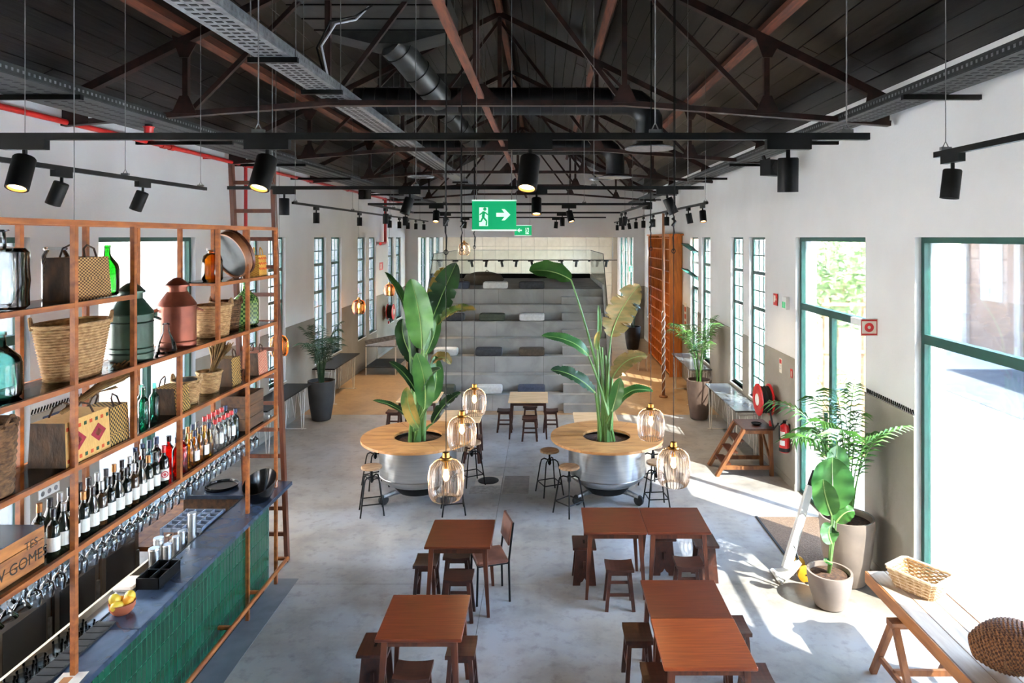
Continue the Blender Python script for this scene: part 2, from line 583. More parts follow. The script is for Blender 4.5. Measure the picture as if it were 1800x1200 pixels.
M['cush_white'] = mat('white_cushion_cloth', lin(222, 220, 216), 0.9, col2=lin(208, 206, 202), scale=22, bump=0.2)
M['cush_grey'] = mat('charcoal_cushion_cloth', lin(70, 71, 74), 0.9, col2=lin(58, 59, 62), scale=22, bump=0.2)
M['cush_brown'] = mat('brown_cushion_cloth', lin(94, 80, 64), 0.9, col2=lin(80, 68, 54), scale=22, bump=0.2)
M['cush_navy'] = mat('slate_blue_cushion_cloth', lin(72, 78, 94), 0.9, col2=lin(60, 66, 82), scale=22, bump=0.2)
M['cush_green'] = mat('olive_cushion_cloth', lin(70, 74, 62), 0.9, col2=lin(60, 64, 52), scale=22, bump=0.2)
M['orangewood'] = mat('orange_pine', lin(222, 134, 54), 0.5, col2=lin(190, 106, 40), scale=4, stretch=(5, 5, 0.8))
M['yellow'] = mat('yellow_paint', lin(226, 164, 40), 0.45, col2=lin(206, 146, 34), scale=8)
M['mat'] = mat('brown_coir', lin(122, 98, 76), 0.95, col2=lin(100, 78, 60), scale=60, bump=0.6)
M['rubber'] = mat('black_rubber', lin(26, 26, 26), 0.8, col2=lin(32, 32, 32), scale=12)
M['cloth'] = mat('grey_white_cloth', lin(206, 206, 208), 0.9, col2=lin(190, 190, 194), scale=14)
M['ink'] = mat('black_print', lin(34, 26, 22), 0.8)
M['brick'] = mat('pink_render', lin(150, 122, 106), 0.8, col2=lin(164, 138, 122), scale=1.2, coord='World')
M['palebuild'] = mat('pale_render', lin(172, 160, 150), 0.8, col2=lin(184, 172, 162), scale=0.6, coord='World')
M['ochre'] = mat('ochre_render', lin(226, 168, 104), 0.8, col2=lin(236, 182, 122), scale=0.8, coord='World')
M['rooftile'] = mat('faded_red_roof', lin(120, 78, 68), 0.8, col2=lin(98, 62, 54), scale=3, stretch=(1, 8, 1), coord='World')
M['paving'] = mat('pale_paving', lin(200, 200, 198), 0.8, col2=lin(210, 210, 208), scale=0.7, coord='World')
M['asphalt'] = mat('grey_asphalt', lin(80, 84, 90), 0.9, col2=lin(90, 94, 100), scale=3, coord='World')
M['treeleaf'] = mat('tree_leaf', lin(150, 176, 120), 0.6, col2=lin(186, 202, 150), scale=2, rand=0.2)
M['bark'] = mat('pale_bark', lin(176, 142, 104), 0.8, col2=lin(146, 112, 80), scale=9)

# ================================================================== THE ROOM
XR, XL, XC = 3.96, -5.50, -0.77          # inner faces of the long walls, ridge line
WT = 0.32                                # wall thickness
ZW, ZH, ZD, ZS = 5.72, 4.0, 2.08, 0.97   # wall top, window head, dado top, window sill
SLOPE = 0.49
Y0, YX, Y1 = -4.0, 27.0, 37.0            # front wall, cross wall, far wall


def zroof(x):
    return ZW + SLOPE * (XR - x if x > XC else x - XL)


def cells(mb, axis, a, b, us, zs, solid):
    """solid cells of a (u, z) grid, extruded from a to b along axis; one connected skin"""
    us, zs = sorted(set(round(u, 5) for u in us)), sorted(set(round(z, 5) for z in zs))
    nu, nz = len(us) - 1, len(zs) - 1
    on = [[solid((us[i] + us[i + 1]) / 2, (zs[j] + zs[j + 1]) / 2) for j in range(nz)] for i in range(nu)]
    vid, v, f = {}, [], []

    def V(i, j, s):
        k = (i, j, s)
        if k not in vid:
            vid[k] = len(v)
            t = b if s else a
            v.append((t, us[i], zs[j]) if axis == 0 else (us[i], t, zs[j]))
        return vid[k]

    def g(i, j):
        return 0 <= i < nu and 0 <= j < nz and on[i][j]
    for i in range(nu):
        for j in range(nz):
            if not on[i][j]:
                continue
            f.append((V(i, j, 0), V(i, j + 1, 0), V(i + 1, j + 1, 0), V(i + 1, j, 0)))
            f.append((V(i, j, 1), V(i + 1, j, 1), V(i + 1, j + 1, 1), V(i, j + 1, 1)))
            if not g(i - 1, j):
                f.append((V(i, j, 0), V(i, j, 1), V(i, j + 1, 1), V(i, j + 1, 0)))
            if not g(i + 1, j):
                f.append((V(i + 1, j, 0), V(i + 1, j + 1, 0), V(i + 1, j + 1, 1), V(i + 1, j, 1)))
            if not g(i, j - 1):
                f.append((V(i, j, 0), V(i + 1, j, 0), V(i + 1, j, 1), V(i, j, 1)))
            if not g(i, j + 1):
                f.append((V(i, j + 1, 0), V(i, j + 1, 1), V(i + 1, j + 1, 1), V(i + 1, j + 1, 0)))
    mb.add(v, f)
    return mb


PAIRS = [(12.25, 13.2), (13.6, 14.5), (16.3, 17.2), (17.6, 18.5), (20.1, 21.0), (21.4, 22.3), (24.0, 24.9), (25.3, 26.2)]
FARWIN = [(28.2, 29.6), (30.4, 31.8), (32.6, 34.0), (34.6, 35.9)]
OPEN = [(0.6, 3.6, 0.0), (4.7, 7.3, 0.0), (8.42, 10.76, 0.0)] + [(a, b, ZS) for a, b in PAIRS] + [(a, b, 0.6) for a, b in FARWIN]  # the opening nearest the camera is added, unseen, for more daylight


def hole(y, z):
    return any(a < y < b and c < z < ZH for a, b, c in OPEN)


ycuts = [Y0, Y1] + [t for a, b, c in OPEN for t in (a, b)]
for nm, xa, xb in (('wall_right', XR, XR + WT), ('wall_left', XL - WT, XL)):
    w = struct(cells(MB(), 0, xa, xb, ycuts, [0, 0.6, ZS, ZH, ZW], lambda y, z: not hole(y, z)).build(nm, M['wall'], fix=True))
    xa2, xb2 = (XR - 0.012, XR + 0.001) if nm == 'wall_right' else (XL - 0.001, XL + 0.012)
    d = cells(MB(), 0, xa2, xb2, [t for t in ycuts if t < YX] + [YX], [0.11, 0.6, ZS, ZD], lambda y, z: not hole(y, z))
    d.build('dado', M['dado'], w, label='grey cement render on the lower wall', fix=True)
    sg = -1 if nm == 'wall_right' else 1
    xf = XR if nm == 'wall_right' else XL
    prev = Y0
    k = 0
    for a, b, c in OPEN + [(YX, YX, 0)]:
        if c > 0:
            continue
        if a > prev + 0.02:
            seg = MB().box(min(xf, xf + sg * 0.02), max(xf, xf + sg * 0.02), prev, a, 0.0, 0.11).build('baseboard', M['dado'], w)
            if a < 8.6:
                # perforated ventilation strip along the top of the cement render
                st = MB().box(min(xf, xf + sg * 0.018), max(xf, xf + sg * 0.018), prev, a, ZD, ZD + 0.012)
                st.build('vent_strip', M['dado'], w)
                for q in range(int((a - prev) / 0.045)) if prev > 7 else []:
                    y = prev + 0.02 + q * 0.045
                    MB().bar((xf + sg * 0.008, y - 0.012, ZD + 0.02), (xf + sg * 0.008, y + 0.012, ZD + 0.07), 0.008, 0.012, up=(1, 0, 0)).build('vent_slot', M['black'], w)
        prev = b

# cross wall with the wide opening, far wall, wall behind the camera
poly = [(XL, 0), (-5.0, 0), (-5.0, ZH), (3.52, ZH), (3.52, 0), (XR, 0), (XR, ZW), (XC, zroof(XC)), (XL, ZW)]
wb = struct(MB().prism(poly, 1, YX, YX + 0.3).build('wall_back', M['wall'], fix=True))
for xa, xb in ((XL, -5.0), (3.52, XR)):
    MB().box(xa, xb, YX - 0.012, YX + 0.001, 0.0, ZD).build('dado', M['dado'], wb, label='grey cement render on the lower wall')
gab = [(XL - WT, 0), (XR + WT, 0), (XR + WT, ZW), (XC, zroof(XC)), (XL - WT, ZW)]
wf = struct(MB().prism(gab, 1, Y1, Y1 + 0.3).build('wall_far', M['creamgrout'], fix=True))
tile_me = MB().cbox(-0.345, 0.345, -0.02, 0.0, -0.345, 0.345, 0.008).mesh('wall_tile', M['creamtile'])
for i in range(13):
    for j in range(7):
        put('wall_tile', tile_me, wf, (XL + 0.4 + i * 0.7, Y1 + 0.002, 0.36 + j * 0.7))
struct(MB().prism(gab, 1, Y0 - 0.3, Y0).build('wall_front', M['wall'], fix=True))

# floor: concrete slabs with saw-cut joints over a dark base
fl = struct(MB().box(XL - WT, XR + WT, Y0 - 0.3, Y1 + 0.3, -0.16, -0.012).build('floor', M['joint']))
JX = [XL, -0.69, XR]
JY = [Y0, 0.0, 3.9, 7.88, 11.9, 15.4, 19.9, 24.0, YX + 0.15, 32.0, Y1]
for i in range(2):
    for j in range(len(JY) - 1):
        MB().box(JX[i] + 0.003, JX[i + 1] - 0.003, JY[j] + 0.003, JY[j + 1] - 0.003, -0.06, 0.0).build('floor_slab', M['slab_warmlight'] if JY[j] >= 15.4 else M['slab'], fl)
for a, b, c in OPEN:
    if c == 0.0:
        MB().box(XR, XR + WT, a, b, -0.06, -0.001).build('threshold', M['slab'], fl)
        MB().box(XL - WT, XL, a, b, -0.06, -0.001).build('threshold', M['slab'], fl)
pt = MB().box(-0.66, -0.25, 10.66, 11.45, 0.0, 0.003).build('patched_square', mat('grey_floor_patch', lin(112, 106, 100), 0.6, col2=lin(128, 121, 114), scale=9), fl, label='darker grey patched square')
MB().box(-1.13, -0.70, 11.0, 11.45, 0.0, 0.003).build('cover_frame', mat('pale_cover_cement', lin(190, 182, 170), 0.6, col2=lin(176, 168, 156), scale=9), fl)
MB().box(-1.18, -0.70, 10.66, 10.98, 0.0, 0.003).build('cover_frame', mat('worn_cover_cement', lin(160, 154, 146), 0.6, col2=lin(126, 120, 112), scale=14), fl)
MB().lathe([(0.0, 0.0), (0.17, 0.0), (0.17, 0.006), (0.0, 0.006)], 28, (-0.92, 11.22, 0.003)).build('manhole_cover', M['darkgalv'], fl, label='round metal drain cover')
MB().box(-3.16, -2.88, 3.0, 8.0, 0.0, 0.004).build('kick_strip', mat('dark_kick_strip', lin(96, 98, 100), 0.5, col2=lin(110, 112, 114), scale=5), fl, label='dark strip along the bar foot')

# roof: underlay slab and dark boards
ce = struct(MB().add(
    [(XL - 0.5, Y0 - 0.3, zroof(XL) - 0.245 + 0.05), (XC, Y0 - 0.3, zroof(XC) + 0.05), (XR + 0.5, Y0 - 0.3, zroof(XR) - 0.245 + 0.05),
     (XL - 0.5, Y1 + 0.3, zroof(XL) - 0.245 + 0.05), (XC, Y1 + 0.3, zroof(XC) + 0.05), (XR + 0.5, Y1 + 0.3, zroof(XR) - 0.245 + 0.05),
     (XL - 0.5, Y0 - 0.3, zroof(XL)), (XC, Y0 - 0.3, zroof(XC) + 0.3), (XR + 0.5, Y0 - 0.3, zroof(XR)),
     (XL - 0.5, Y1 + 0.3, zroof(XL)), (XC, Y1 + 0.3, zroof(XC) + 0.3), (XR + 0.5, Y1 + 0.3, zroof(XR))],
    [(0, 1, 4, 3), (1, 2, 5, 4), (6, 9, 10, 7), (7, 10, 11, 8), (0, 6, 7, 1), (1, 7, 8, 2), (3, 4, 10, 9), (4, 5, 11, 10), (0, 3, 9, 6), (2, 8, 11, 5)]
).build('ceiling', M['roofback'], fix=True))
unit = MB().box(-0.5, 0.5, -0.5, 0.5, -0.5, 0.5).mesh('board', M['board'])
ang = math.atan(SLOPE)
nb = 24
bw = 4.73 / math.cos(ang) / nb
for sg in (1, -1):
    for i in range(nb):
        t = (i + 0.5) * bw
        x = XC + sg * t * math.cos(ang)
        z = zroof(XC) - t * math.sin(ang) + 0.012
        ystart = max(4.4, (z - 4) / 0.3475 - 0.8)
        cuts = [ystart]
        while cuts[-1] < 15:
            cuts.append(cuts[-1] + RND.uniform(2.2, 4.4))
        cuts.append(YX)
        for a, b in zip(cuts[:-1], cuts[1:]):
            put('board', unit, ce, (x, (a + b) / 2, z + RND.uniform(-0.004, 0.004)), rot=(0, sg * ang, 0), scale=(bw - 0.012, b - a - 0.008, 0.03))

# ------------------------------------------------------------------ windows and the glazed door
WN = [0]


def portal(side, a, b, z0, z1):
    l = bpy.data.lights.new('daylight_portal', 'AREA')
    l.shape = 'RECTANGLE'
    l.size = b - a
    l.size_y = z1 - z0
    l.cycles.is_portal = True
    o = bpy.data.objects.new('daylight_portal', l)
    COL.objects.link(o)
    x = XR + WT + 0.02 if side > 0 else XL - WT - 0.02
    o.location = (x, (a + b) / 2, (z0 + z1) / 2)
    o.rotation_euler = (PI / 2, 0, PI / 2 * side)
    # the lamp shines along its -Z, which must point into the room
    d = Vector((-side, 0, 0))
    o.rotation_euler = d.to_track_quat('-Z', 'Z').to_euler()


def xs(side, off, th):
    """x range of a frame layer set back in the wall"""
    return (XR + off, XR + off + th) if side > 0 else (XL - off - th, XL - off)


def narrow_window(side, a, b, split_panes, vent=False):
    WN[0] += 1
    root = bpy.data.objects.new('window_%d' % WN[0], None)
    COL.objects.link(root)
    struct(root)
    h = (ZH - ZS) / 9
    r1, r2 = ZH - 2 * h, ZH - 4 * h
    fr = 0.045
    zsl = [(ZS, ZS + fr), (r2 - 0.035, r2 + 0.035), (r1 - 0.035, r1 + 0.035), (ZH - fr, ZH)]
    ysl = [(a, a + fr), (b - fr, b)]
    x0, x1 = xs(side, 0.07, 0.03)

    def sol(y, z):
        return any(p < y < q for p, q in ysl) or any(p < z < q for p, q in zsl)
    cells(MB(), 0, x0, x1, [t for p in ysl for t in p], [t for p in zsl for t in p], sol).build('frame', M['green'], root, fix=True)
    x0, x1 = xs(side, 0.079, 0.012)
    secs = [(ZS + fr, r2 - 0.035, 5), (r2 + 0.035, r1 - 0.035, 2), (r1 + 0.035, ZH - fr, 2)]
    ya, yb = a + fr, b - fr
    px = (x0 + x1) / 2
    for si, (za, zb, n) in enumerate(secs):
        if vent and si > 0:
            continue
        yb2 = [(ya + (yb - ya) * k / 3 - 0.011, ya + (yb - ya) * k / 3 + 0.011) for k in (1, 2)]
        zb2 = [(za + (zb - za) * k / n - 0.012, za + (zb - za) * k / n + 0.012) for k in range(1, n)]
        cells(MB(), 0, x0, x1, [ya, yb] + [t for p in yb2 for t in p], [za, zb] + [t for p in zb2 for t in p],
              lambda y, z: any(p < y < q for p, q in yb2) or any(p < z < q for p, q in zb2)).build('glazing_bars', M['green'], root, fix=True)
        if split_panes:
            for i in range(3):
                for j in range(n):
                    MB().box(px - 0.002, px + 0.002, ya + (yb - ya) * i / 3 + 0.009, ya + (yb - ya) * (i + 1) / 3 - 0.009,
                             za + (zb - za) * j / n + 0.009, za + (zb - za) * (j + 1) / n - 0.009).build('pane', M['pane'], root)
        else:
            MB().box(px - 0.002, px + 0.002, ya, yb, za, zb).build('pane', M['pane'], root)
    if vent:
        # two sashes tilted into the room on their pivots
        for za, zb, n in secs[1:]:
            H = zb - za
            m = MB()
            yb2 = [(ya, ya + 0.03), (yb - 0.03, yb)] + [(ya + (yb - ya) * k / 3 - 0.009, ya + (yb - ya) * k / 3 + 0.009) for k in (1, 2)]
            zb2 = [(-H / 2, -H / 2 + 0.03), (H / 2 - 0.03, H / 2), (-0.009, 0.009)]
            cells(m, 0, -0.015, 0.015, [t for p in yb2 for t in p], [t for p in zb2 for t in p],
                  lambda y, z: any(p < y < q for p, q in yb2) or any(p < z < q for p, q in zb2))
            m.build('open_sash', M['green'], root, (px - side * 0.1, 0, (za + zb) / 2), fix=True).rotation_euler = (0, -side * 0.95, 0)
            MB().box(-0.002, 0.002, ya, yb, -H / 2, H / 2).build('pane', M['pane'], root, (px - side * 0.1, 0, (za + zb) / 2)).rotation_euler = (0, -side * 0.95, 0)
    xs0, xs1 = (XR - 0.02, XR + WT) if side > 0 else (XL - WT, XL + 0.02)
    MB().box(xs0, xs1, a, b, ZS - 0.03, ZS).build('window_sill', M['wall'], root)
    portal(side, a, b, ZS, ZH)


def big_glazing(side, a, b, bars_y, bars_z, name, panes, leaf=None):
    root = bpy.data.objects.new(name, None)
    COL.objects.link(root)
    struct(root)
    fr = 0.06
    x0, x1 = xs(side, 0.07, 0.07)
    ysl = [(a, a + fr), (b - fr, b)]
    zsl = [(0.0, fr), (ZH - fr, ZH)] + [(z - 0.05, z + 0.05) for z in bars_z]

    def sol(y, z):
        return any(p < y < q for p, q in ysl) or any(p < z < q for p, q in zsl) or any(abs(y - t) < 0.05 and z < bars_z[0] for t in bars_y)
    cells(MB(), 0, x0, x1, [t for p in ysl for t in p] + [t + s for t in bars_y for s in (-0.05, 0.05)], [t for p in zsl for t in p], sol).build('frame', M['green'], root, fix=True)
    px = (x0 + x1) / 2
    for ya, yb, za, zb in panes:
        MB().box(px - 0.003, px + 0.003, ya, yb, za, zb).build('pane', M['pane'], root)
    portal(side, a, b, 0, ZH)
    return root


zt = 2.92
for side in (1, -1):
    WN[0] += 1
    big_glazing(side, 4.7, 7.3, [], [zt], 'window_%d' % WN[0], [(4.76, 7.24, 0.06, zt - 0.05), (4.76, 7.24, zt + 0.05, ZH - 0.06)])
    WN[0] += 1
    big_glazing(side, 0.6, 3.6, [], [zt], 'window_%d' % WN[0], [(0.66, 3.54, 0.06, zt - 0.05), (0.66, 3.54, zt + 0.05, ZH - 0.06)])  # added pair of windows out of view, lets in extra daylight
    ym = 9.62
    dr = big_glazing(side, 8.42, 10.76, [ym], [zt], 'door_%d' % (1 if side > 0 else 2),
                     [(8.48, ym - 0.05, 0.06, zt - 0.05), (ym + 0.05, 10.70, 0.06, zt - 0.05), (8.48, 10.70, zt + 0.05, ZH - 0.06)])
    x0, x1 = xs(side, 0.06, 0.02)
    MB().box(min(x0, x1) - 0.03, max(x0, x1) + 0.0, ym + 0.10, ym + 0.13, 0.9, 1.5).build('door_handle', M['green'], dr)
    MB().box(min(x0, x1) - 0.05, max(x0, x1), 8.55, 8.85, zt - 0.03, zt + 0.05).build('door_closer', M['white'], dr)
    for k, (a, b) in enumerate(PAIRS):
        narrow_window(side, a, b, k < 2, vent=(side > 0 and k == 3))
    for a, b in FARWIN:
        WN[0] += 1
        root = bpy.data.objects.new('window_%d' % WN[0], None)
        COL.objects.link(root)
        struct(root)
        x0, x1 = xs(side, 0.07, 0.05)
        ysl = [(a, a + .05), (b - .05, b), ((a + b) / 2 - .02, (a + b) / 2 + .02)]
        zsl = [(0.6, 0.65), (ZH - .05, ZH)] + [(z, z + 0.03) for z in (1.3, 2.0, 2.7, 3.3)]
        cells(MB(), 0, x0, x1, [t for p in ysl for t in p], [t for p in zsl for t in p],
              lambda y, z: any(p < y < q for p, q in ysl) or any(p < z < q for p, q in zsl)).build('frame', M['green'], root, fix=True)
        MB().box((x0 + x1) / 2 - .002, (x0 + x1) / 2 + .002, a, b, 0.6, ZH).build('pane', M['pane'], root)
        portal(side, a, b, 0.6, ZH)

# ------------------------------------------------------------------ outdoors
gnd = MB().box(-60, 70, -50, 90, -0.4, -0.17).build('ground', M['paving'])
struct(gnd)
tag(MB().box(10.9, 15.7, -10, 21.5, -0.17, -0.15).build('asphalt_road', M['asphalt']), 'grey asphalt lane seen past the large green-framed window', 'road')

# low building across the lane
bl = thing('street_building', 'pale pink building across the lane with faded red roof', 'building', (16, 0, -0.17))
MB().box(0, 6, -14, 26, 0, 4.3).build('facade', M['brick'], bl)
MB().prism([(-0.6, 4.2), (3.0, 5.9), (6.6, 4.2), (6.6, 4.35), (3.0, 6.1), (-0.6, 4.4)], 1, -14.4, 26.3).build('roof', M['rooftile'], bl, fix=True)
for y in (25.9, 23.0, 20.2, 17.4):
    MB().box(-0.12, 0.0, y - 0.2, y + 0.1, 0, 4.2).build('pilaster', M['palebuild'], bl)
for y in (24.4, 21.6, 18.8):
    w = MB().box(-0.06, 0.0, y - 0.55, y + 0.55, 1.9, 4.0).build('window', M['white'], bl)
    for i in range(2):
        for j in range(4):
            MB().box(-0.08, -0.06, y - 0.48 + i * 0.5, y - 0.05 + i * 0.5, 1.98 + j * 0.5, 2.4 + j * 0.5).build('window_pane', mat('dim_pane', lin(176, 182, 186), 0.3) if 'dim_pane' not in bpy.data.materials else bpy.data.materials['dim_pane'], w)
wl_ = thing('boundary_wall', 'bright pale rendered wall beyond the glazed door', 'wall', (9.2, 22.6, -0.17))
MB().box(-3.0, 3.6, 0, 0.3, 0, 2.6).build('wall_body', M['palebuild'], wl_)
MB().box(-3.05, 3.65, -0.04, 0.34, 2.6, 2.68).build('coping', M['rooftile'], wl_)

ow = thing('side_building', 'pale apartment building seen through the windows behind the bar', 'building', (-13.5, 0, -0.17))
MB().box(-5, 0, -20, 50, 0, 9.5).build('facade', M['palebuild'], ow)
for k in range(9):
    y = 7.0 + k * 3.0
    for z in (1.2, 4.4):
        f = MB().box(0, 0.06, y, y + 1.1, z, z + 1.7).build('window', M['white'], ow)
        MB().box(0.06, 0.08, y + 0.08, y + 0.52, z + 0.08, z + 1.62).build('window_pane', bpy.data.materials['dim_pane'], f)
        MB().box(0.06, 0.08, y + 0.58, y + 1.02, z + 0.08, z + 1.62).build('window_pane', bpy.data.materials['dim_pane'], f)

cn = thing('ochre_canopy', 'ochre rendered canopy outside the narrow windows', 'canopy', (0, 0, 0))
MB().prism([(XR + WT, 3.55), (XR + WT, 3.75), (6.4, 4.5), (6.4, 4.3)], 1, 17.6, 27.0).build('canopy_slab', M['ochre'], cn, fix=True)
for y in (17.9, 22.2, 26.6):
    MB().bar((6.2, y, -0.17), (6.2, y, 4.3), 0.14, 0.14).build('post', M['ochre'], cn)


def leaf_tree(name, label, x, y, h, rx, rz, zc, n, seed, s=0.11):
    rr = random.Random(seed)
    t = thing(name, label, 'tree', (x, y, -0.17))
    MB().tube([(0, 0, 0), (0.05, 0.02, h * 0.4), (0.0, 0.05, h * 0.75)], [0.06, 0.05, 0.02], 7).build('trunk', M['bark'], t)
    for k in range(4):
        a = k * 1.7 + seed
        MB().tube([(0.03, 0.03, h * (0.35 + 0.07 * k)), (0.35 * rx * math.cos(a), 0.35 * rx * math.sin(a), h * 0.62), (0.75 * rx * math.cos(a), 0.75 * rx * math.sin(a), h * 0.82)], [0.03, 0.02, 0.008], 6).build('branch', M['bark'], t)
    m = MB()
    for k in range(n):
        while True:
            p = Vector((rr.uniform(-1, 1), rr.uniform(-1, 1), rr.uniform(-1, 1)))
            if 0.25 < p.length < 1:
                break
        p = Vector((p.x * rx, p.y * rx, zc + p.z * rz))
        d = Vector((rr.gauss(0, 1), rr.gauss(0, 1), rr.gauss(0, 0.6))).normalized()
        e = d.cross(Vector((rr.gauss(0, 1), rr.gauss(0, 1), rr.gauss(0, 1)))).normalized()
        m.add([p - d * s, p + e * s * 0.45, p + d * s, p - e * s * 0.45], [(0, 1, 2, 3)])
    o = m.build('foliage', M['treeleaf'], t)
    o['kind'] = 'stuff'


leaf_tree('courtyard_tree', 'light green tree standing outside the glazed door', 6.9, 16.2, 4.4, 1.0, 1.15, 3.1, 1500, 3)
leaf_tree('courtyard_tree', 'taller green tree behind the wooden trellis outside', 8.6, 18.5, 5.2, 1.1, 1.6, 3.2, 1500, 5)
leaf_tree('low_shrub', 'low green shrub outside below the trees', 6.15, 14.6, 1.6, 0.6, 0.5, 1.0, 500, 8, 0.07)
tr = thing('trellis', 'pale wooden trellis posts outside the glazed door', 'trellis', (5.35, 13.0, -0.17))
for dx in (0.0, 0.75):
    MB().bar((dx, 0, 0), (dx, 0, 3.0), 0.09, 0.09).build('post', M['bark'], tr)
for z in (1.0, 2.0, 2.9):
    MB().bar((-0.1, -0.06, z), (0.9, -0.06, z), 0.04, 0.06).build('rail', M['bark'], tr)

# ================================================================== ROOF STEEL, SERVICES
def truss(y, label):
    t = thing('roof_truss', label, 'truss', (XC, y, 0), group='steel roof trusses')
    H = 4.66
    zb = lambda x: 5.51 if abs(x) <= 1.67 else 5.51 - 0.23 * (abs(x) - 1.67) / (H - 1.67)
    zt_ = lambda x: zroof(XC) - 0.2 - SLOPE * abs(x)
    m = MB()
    for a, b in ((-H, -1.67), (-1.67, 1.67), (1.67, H)):
        m.bar((a, 0, zb(a)), (b, 0, zb(b)), 0.09, 0.06, up=(0, 0, 1))
    m.build('bottom_chord', M['rust'], t)
    for s in (-1, 1):
        MB().bar((s * H, 0, zt_(H) - 0.02), (0, 0, zt_(0)), 0.09, 0.09, up=(0, 1, 0)).build('top_chord', M['rust'], t)
        for x in (1.67, 3.27):
            MB().bar((s * x, 0, zb(x)), (s * x, 0, zt_(x)), 0.06, 0.06).build('post', M['rust'], t)
        MB().bar((s * 3.27, 0.03, zb(3.27)), (s * 1.67, 0.03, zt_(1.67)), 0.05, 0.05).build('diagonal', M['rust'], t)
        MB().bar((s * 1.67, 0.03, zb(1.67)), (0, 0.03, zt_(0) - 0.1), 0.05, 0.05).build('diagonal', M['rust'], t)
        for x in (1.67, 3.27):
            MB().prism([(s * x - 0.14, zb(x)), (s * x + 0.14, zb(x)), (s * x + 0.05, zb(x) + 0.2), (s * x - 0.05, zb(x) + 0.2)], 1, -0.05, -0.035).build('gusset_plate', M['rust'], t)
            MB().prism([(s * x - 0.14, zt_(x) + 0.03), (s * x + 0.14, zt_(x) - 0.06), (s * x + 0.05, zt_(x) - 0.22), (s * x - 0.05, zt_(x) - 0.22)], 1, -0.05, -0.035).build('gusset_plate', M['rust'], t)
        MB().prism([(s * (H - 0.02), zb(H) - 0.02), (s * (H - 0.02), zt_(H) + 0.05), (s * (H - 0.26), zt_(H) + 0.1), (s * (H - 0.32), zb(H) + 0.0)], 1, -0.05, -0.035).build('gusset_plate', M['rust'], t)
    MB().bar((0, 0, 5.5), (0, 0, zt_(0)), 0.07, 0.07).build('post', M['rust'], t)
    MB().prism([(-0.3, 5.5), (0.3, 5.5), (0.1, 5.72), (-0.1, 5.72)], 1, -0.05, -0.035).build('gusset_plate', M['rust'], t)
    return t


truss(7.7, 'large rusted steel roof truss spanning over the wooden tables')
truss(11.75, 'rusted steel roof truss just beyond the round planter tables')
truss(15.8, 'rusted steel roof truss above the foot of the grey steps')
truss(19.9, 'rusted steel roof truss above the top of the grey steps')
truss(23.9, 'rusted steel roof truss closest to the white cross wall')
for nm, x, z, mt, lab in (
        ('purlin', XC - 3.27, zroof(XC - 3.27) - 0.09, 'beamwood', 'red brown timber purlin on the lower roof slope above the bar'),
        ('purlin', XC - 1.67, zroof(XC - 1.67) - 0.09, 'beamwood', 'red brown timber purlin on the upper roof slope above the bar'),
        ('purlin', XC + 1.67, zroof(XC + 1.67) - 0.09, 'beamwood', 'red brown timber purlin on the upper roof slope by the window wall'),
        ('purlin', XC + 3.27, zroof(XC + 3.27) - 0.09, 'beamwood', 'red brown timber purlin on the lower roof slope by the window wall'),
        ('ridge_beam', XC, zroof(XC) - 0.12, 'beamwood', 'red brown ridge beam along the roof peak'),
        ('tie_beam', XC + 0.06, 5.57, 'beamwood', 'thin red brown tie running lengthwise through the truss centres')):
    s = SLOPE if x > XC else -SLOPE
    b = MB().box(-0.05, 0.05, 0.5, YX, -0.07, 0.07) if nm != 'tie_beam' else MB().box(-0.035, 0.035, 2.0, YX, -0.02, 0.02)
    o = b.build(nm, M[mt], loc=(x, 0, z))
    if nm == 'purlin':
        o.rotation_euler = (0, math.atan(s), 0)
    tag(o, lab, 'beam')

# cable trays
def tray(x0, x1, z, ya, yb, mt, label, holes, brackets):
    t = thing('cable_tray', label, 'cable tray', (0, 0, z))
    MB().box(x0, x1, ya, yb, -0.006, 0.0).build('tray_floor', mt, t)
    for x in (x0, x1):
        MB().box(x - 0.006, x + 0.006, ya, yb, 0.0, 0.085).build('side_rail', mt, t)
    for k in range(3):
        x = x0 + (x1 - x0) * (k + 1) / 4
        m = MB()
        n = int((min(yb, holes) - ya) / 0.09)
        for q in range(n):
            y = ya + 0.05 + q * 0.09
            m.box(x - 0.025, x + 0.025, y, y + 0.035, -0.0085, -0.006)
        o = m.build('slot_row', M['black'], t)
        o['kind'] = 'stuff'
    m = MB()
    for q in range(int((min(yb, holes) - ya) / 0.06)):
        y = ya + 0.03 + q * 0.06
        for x, s in ((x0 - 0.0075, -1), (x1 + 0.0075, 1)):
            m.box(x - 0.0015, x + 0.0015, y, y + 0.022, 0.03, 0.055)
    o = m.build('slot_row', M['galv'], t)
    o['kind'] = 'stuff'
    for (a, b, y) in brackets:
        MB().bar((a, y, -0.03), (b, y, -0.03), 0.045, 0.045).build('support_arm', M['black'], t)
    return t


tr1 = tray(3.30, 3.66, 5.3, 4.5, 26.8, M['darkgalv'], 'perforated dark cable tray along the wall above the large window', 17, [(3.25, XR, y) for y in (6.2, 9.2, 12.0, 14.8, 17.6, 20.4, 23.2)])
tr2 = tray(-4.90, -4.25, 5.3, 4.2, 26.8, M['darkgalv'], 'wide perforated cable tray along the wall behind the bar', 17, [(XL, -4.2, y) for y in (6.2, 9.2, 12.0, 14.8, 17.6, 20.4, 23.2)])
tr3 = tray(-2.50, -2.19, 5.56, 3.6, 22.0, M['galv'], 'shiny galvanised cable tray hanging over the bar front', 17, [(-2.56, -2.13, y) for y in (5.9, 7.2, 10.6, 12.0, 16, 19)])
for y in (5.9, 7.2, 10.6, 12.0, 16, 19):
    for x in (-2.54, -2.15):
        MB().tube([(x, y, 0), (x, y, zroof(x) - 5.56)], 0.005, 5).build('hanger_rod', M['wire'], tr3)

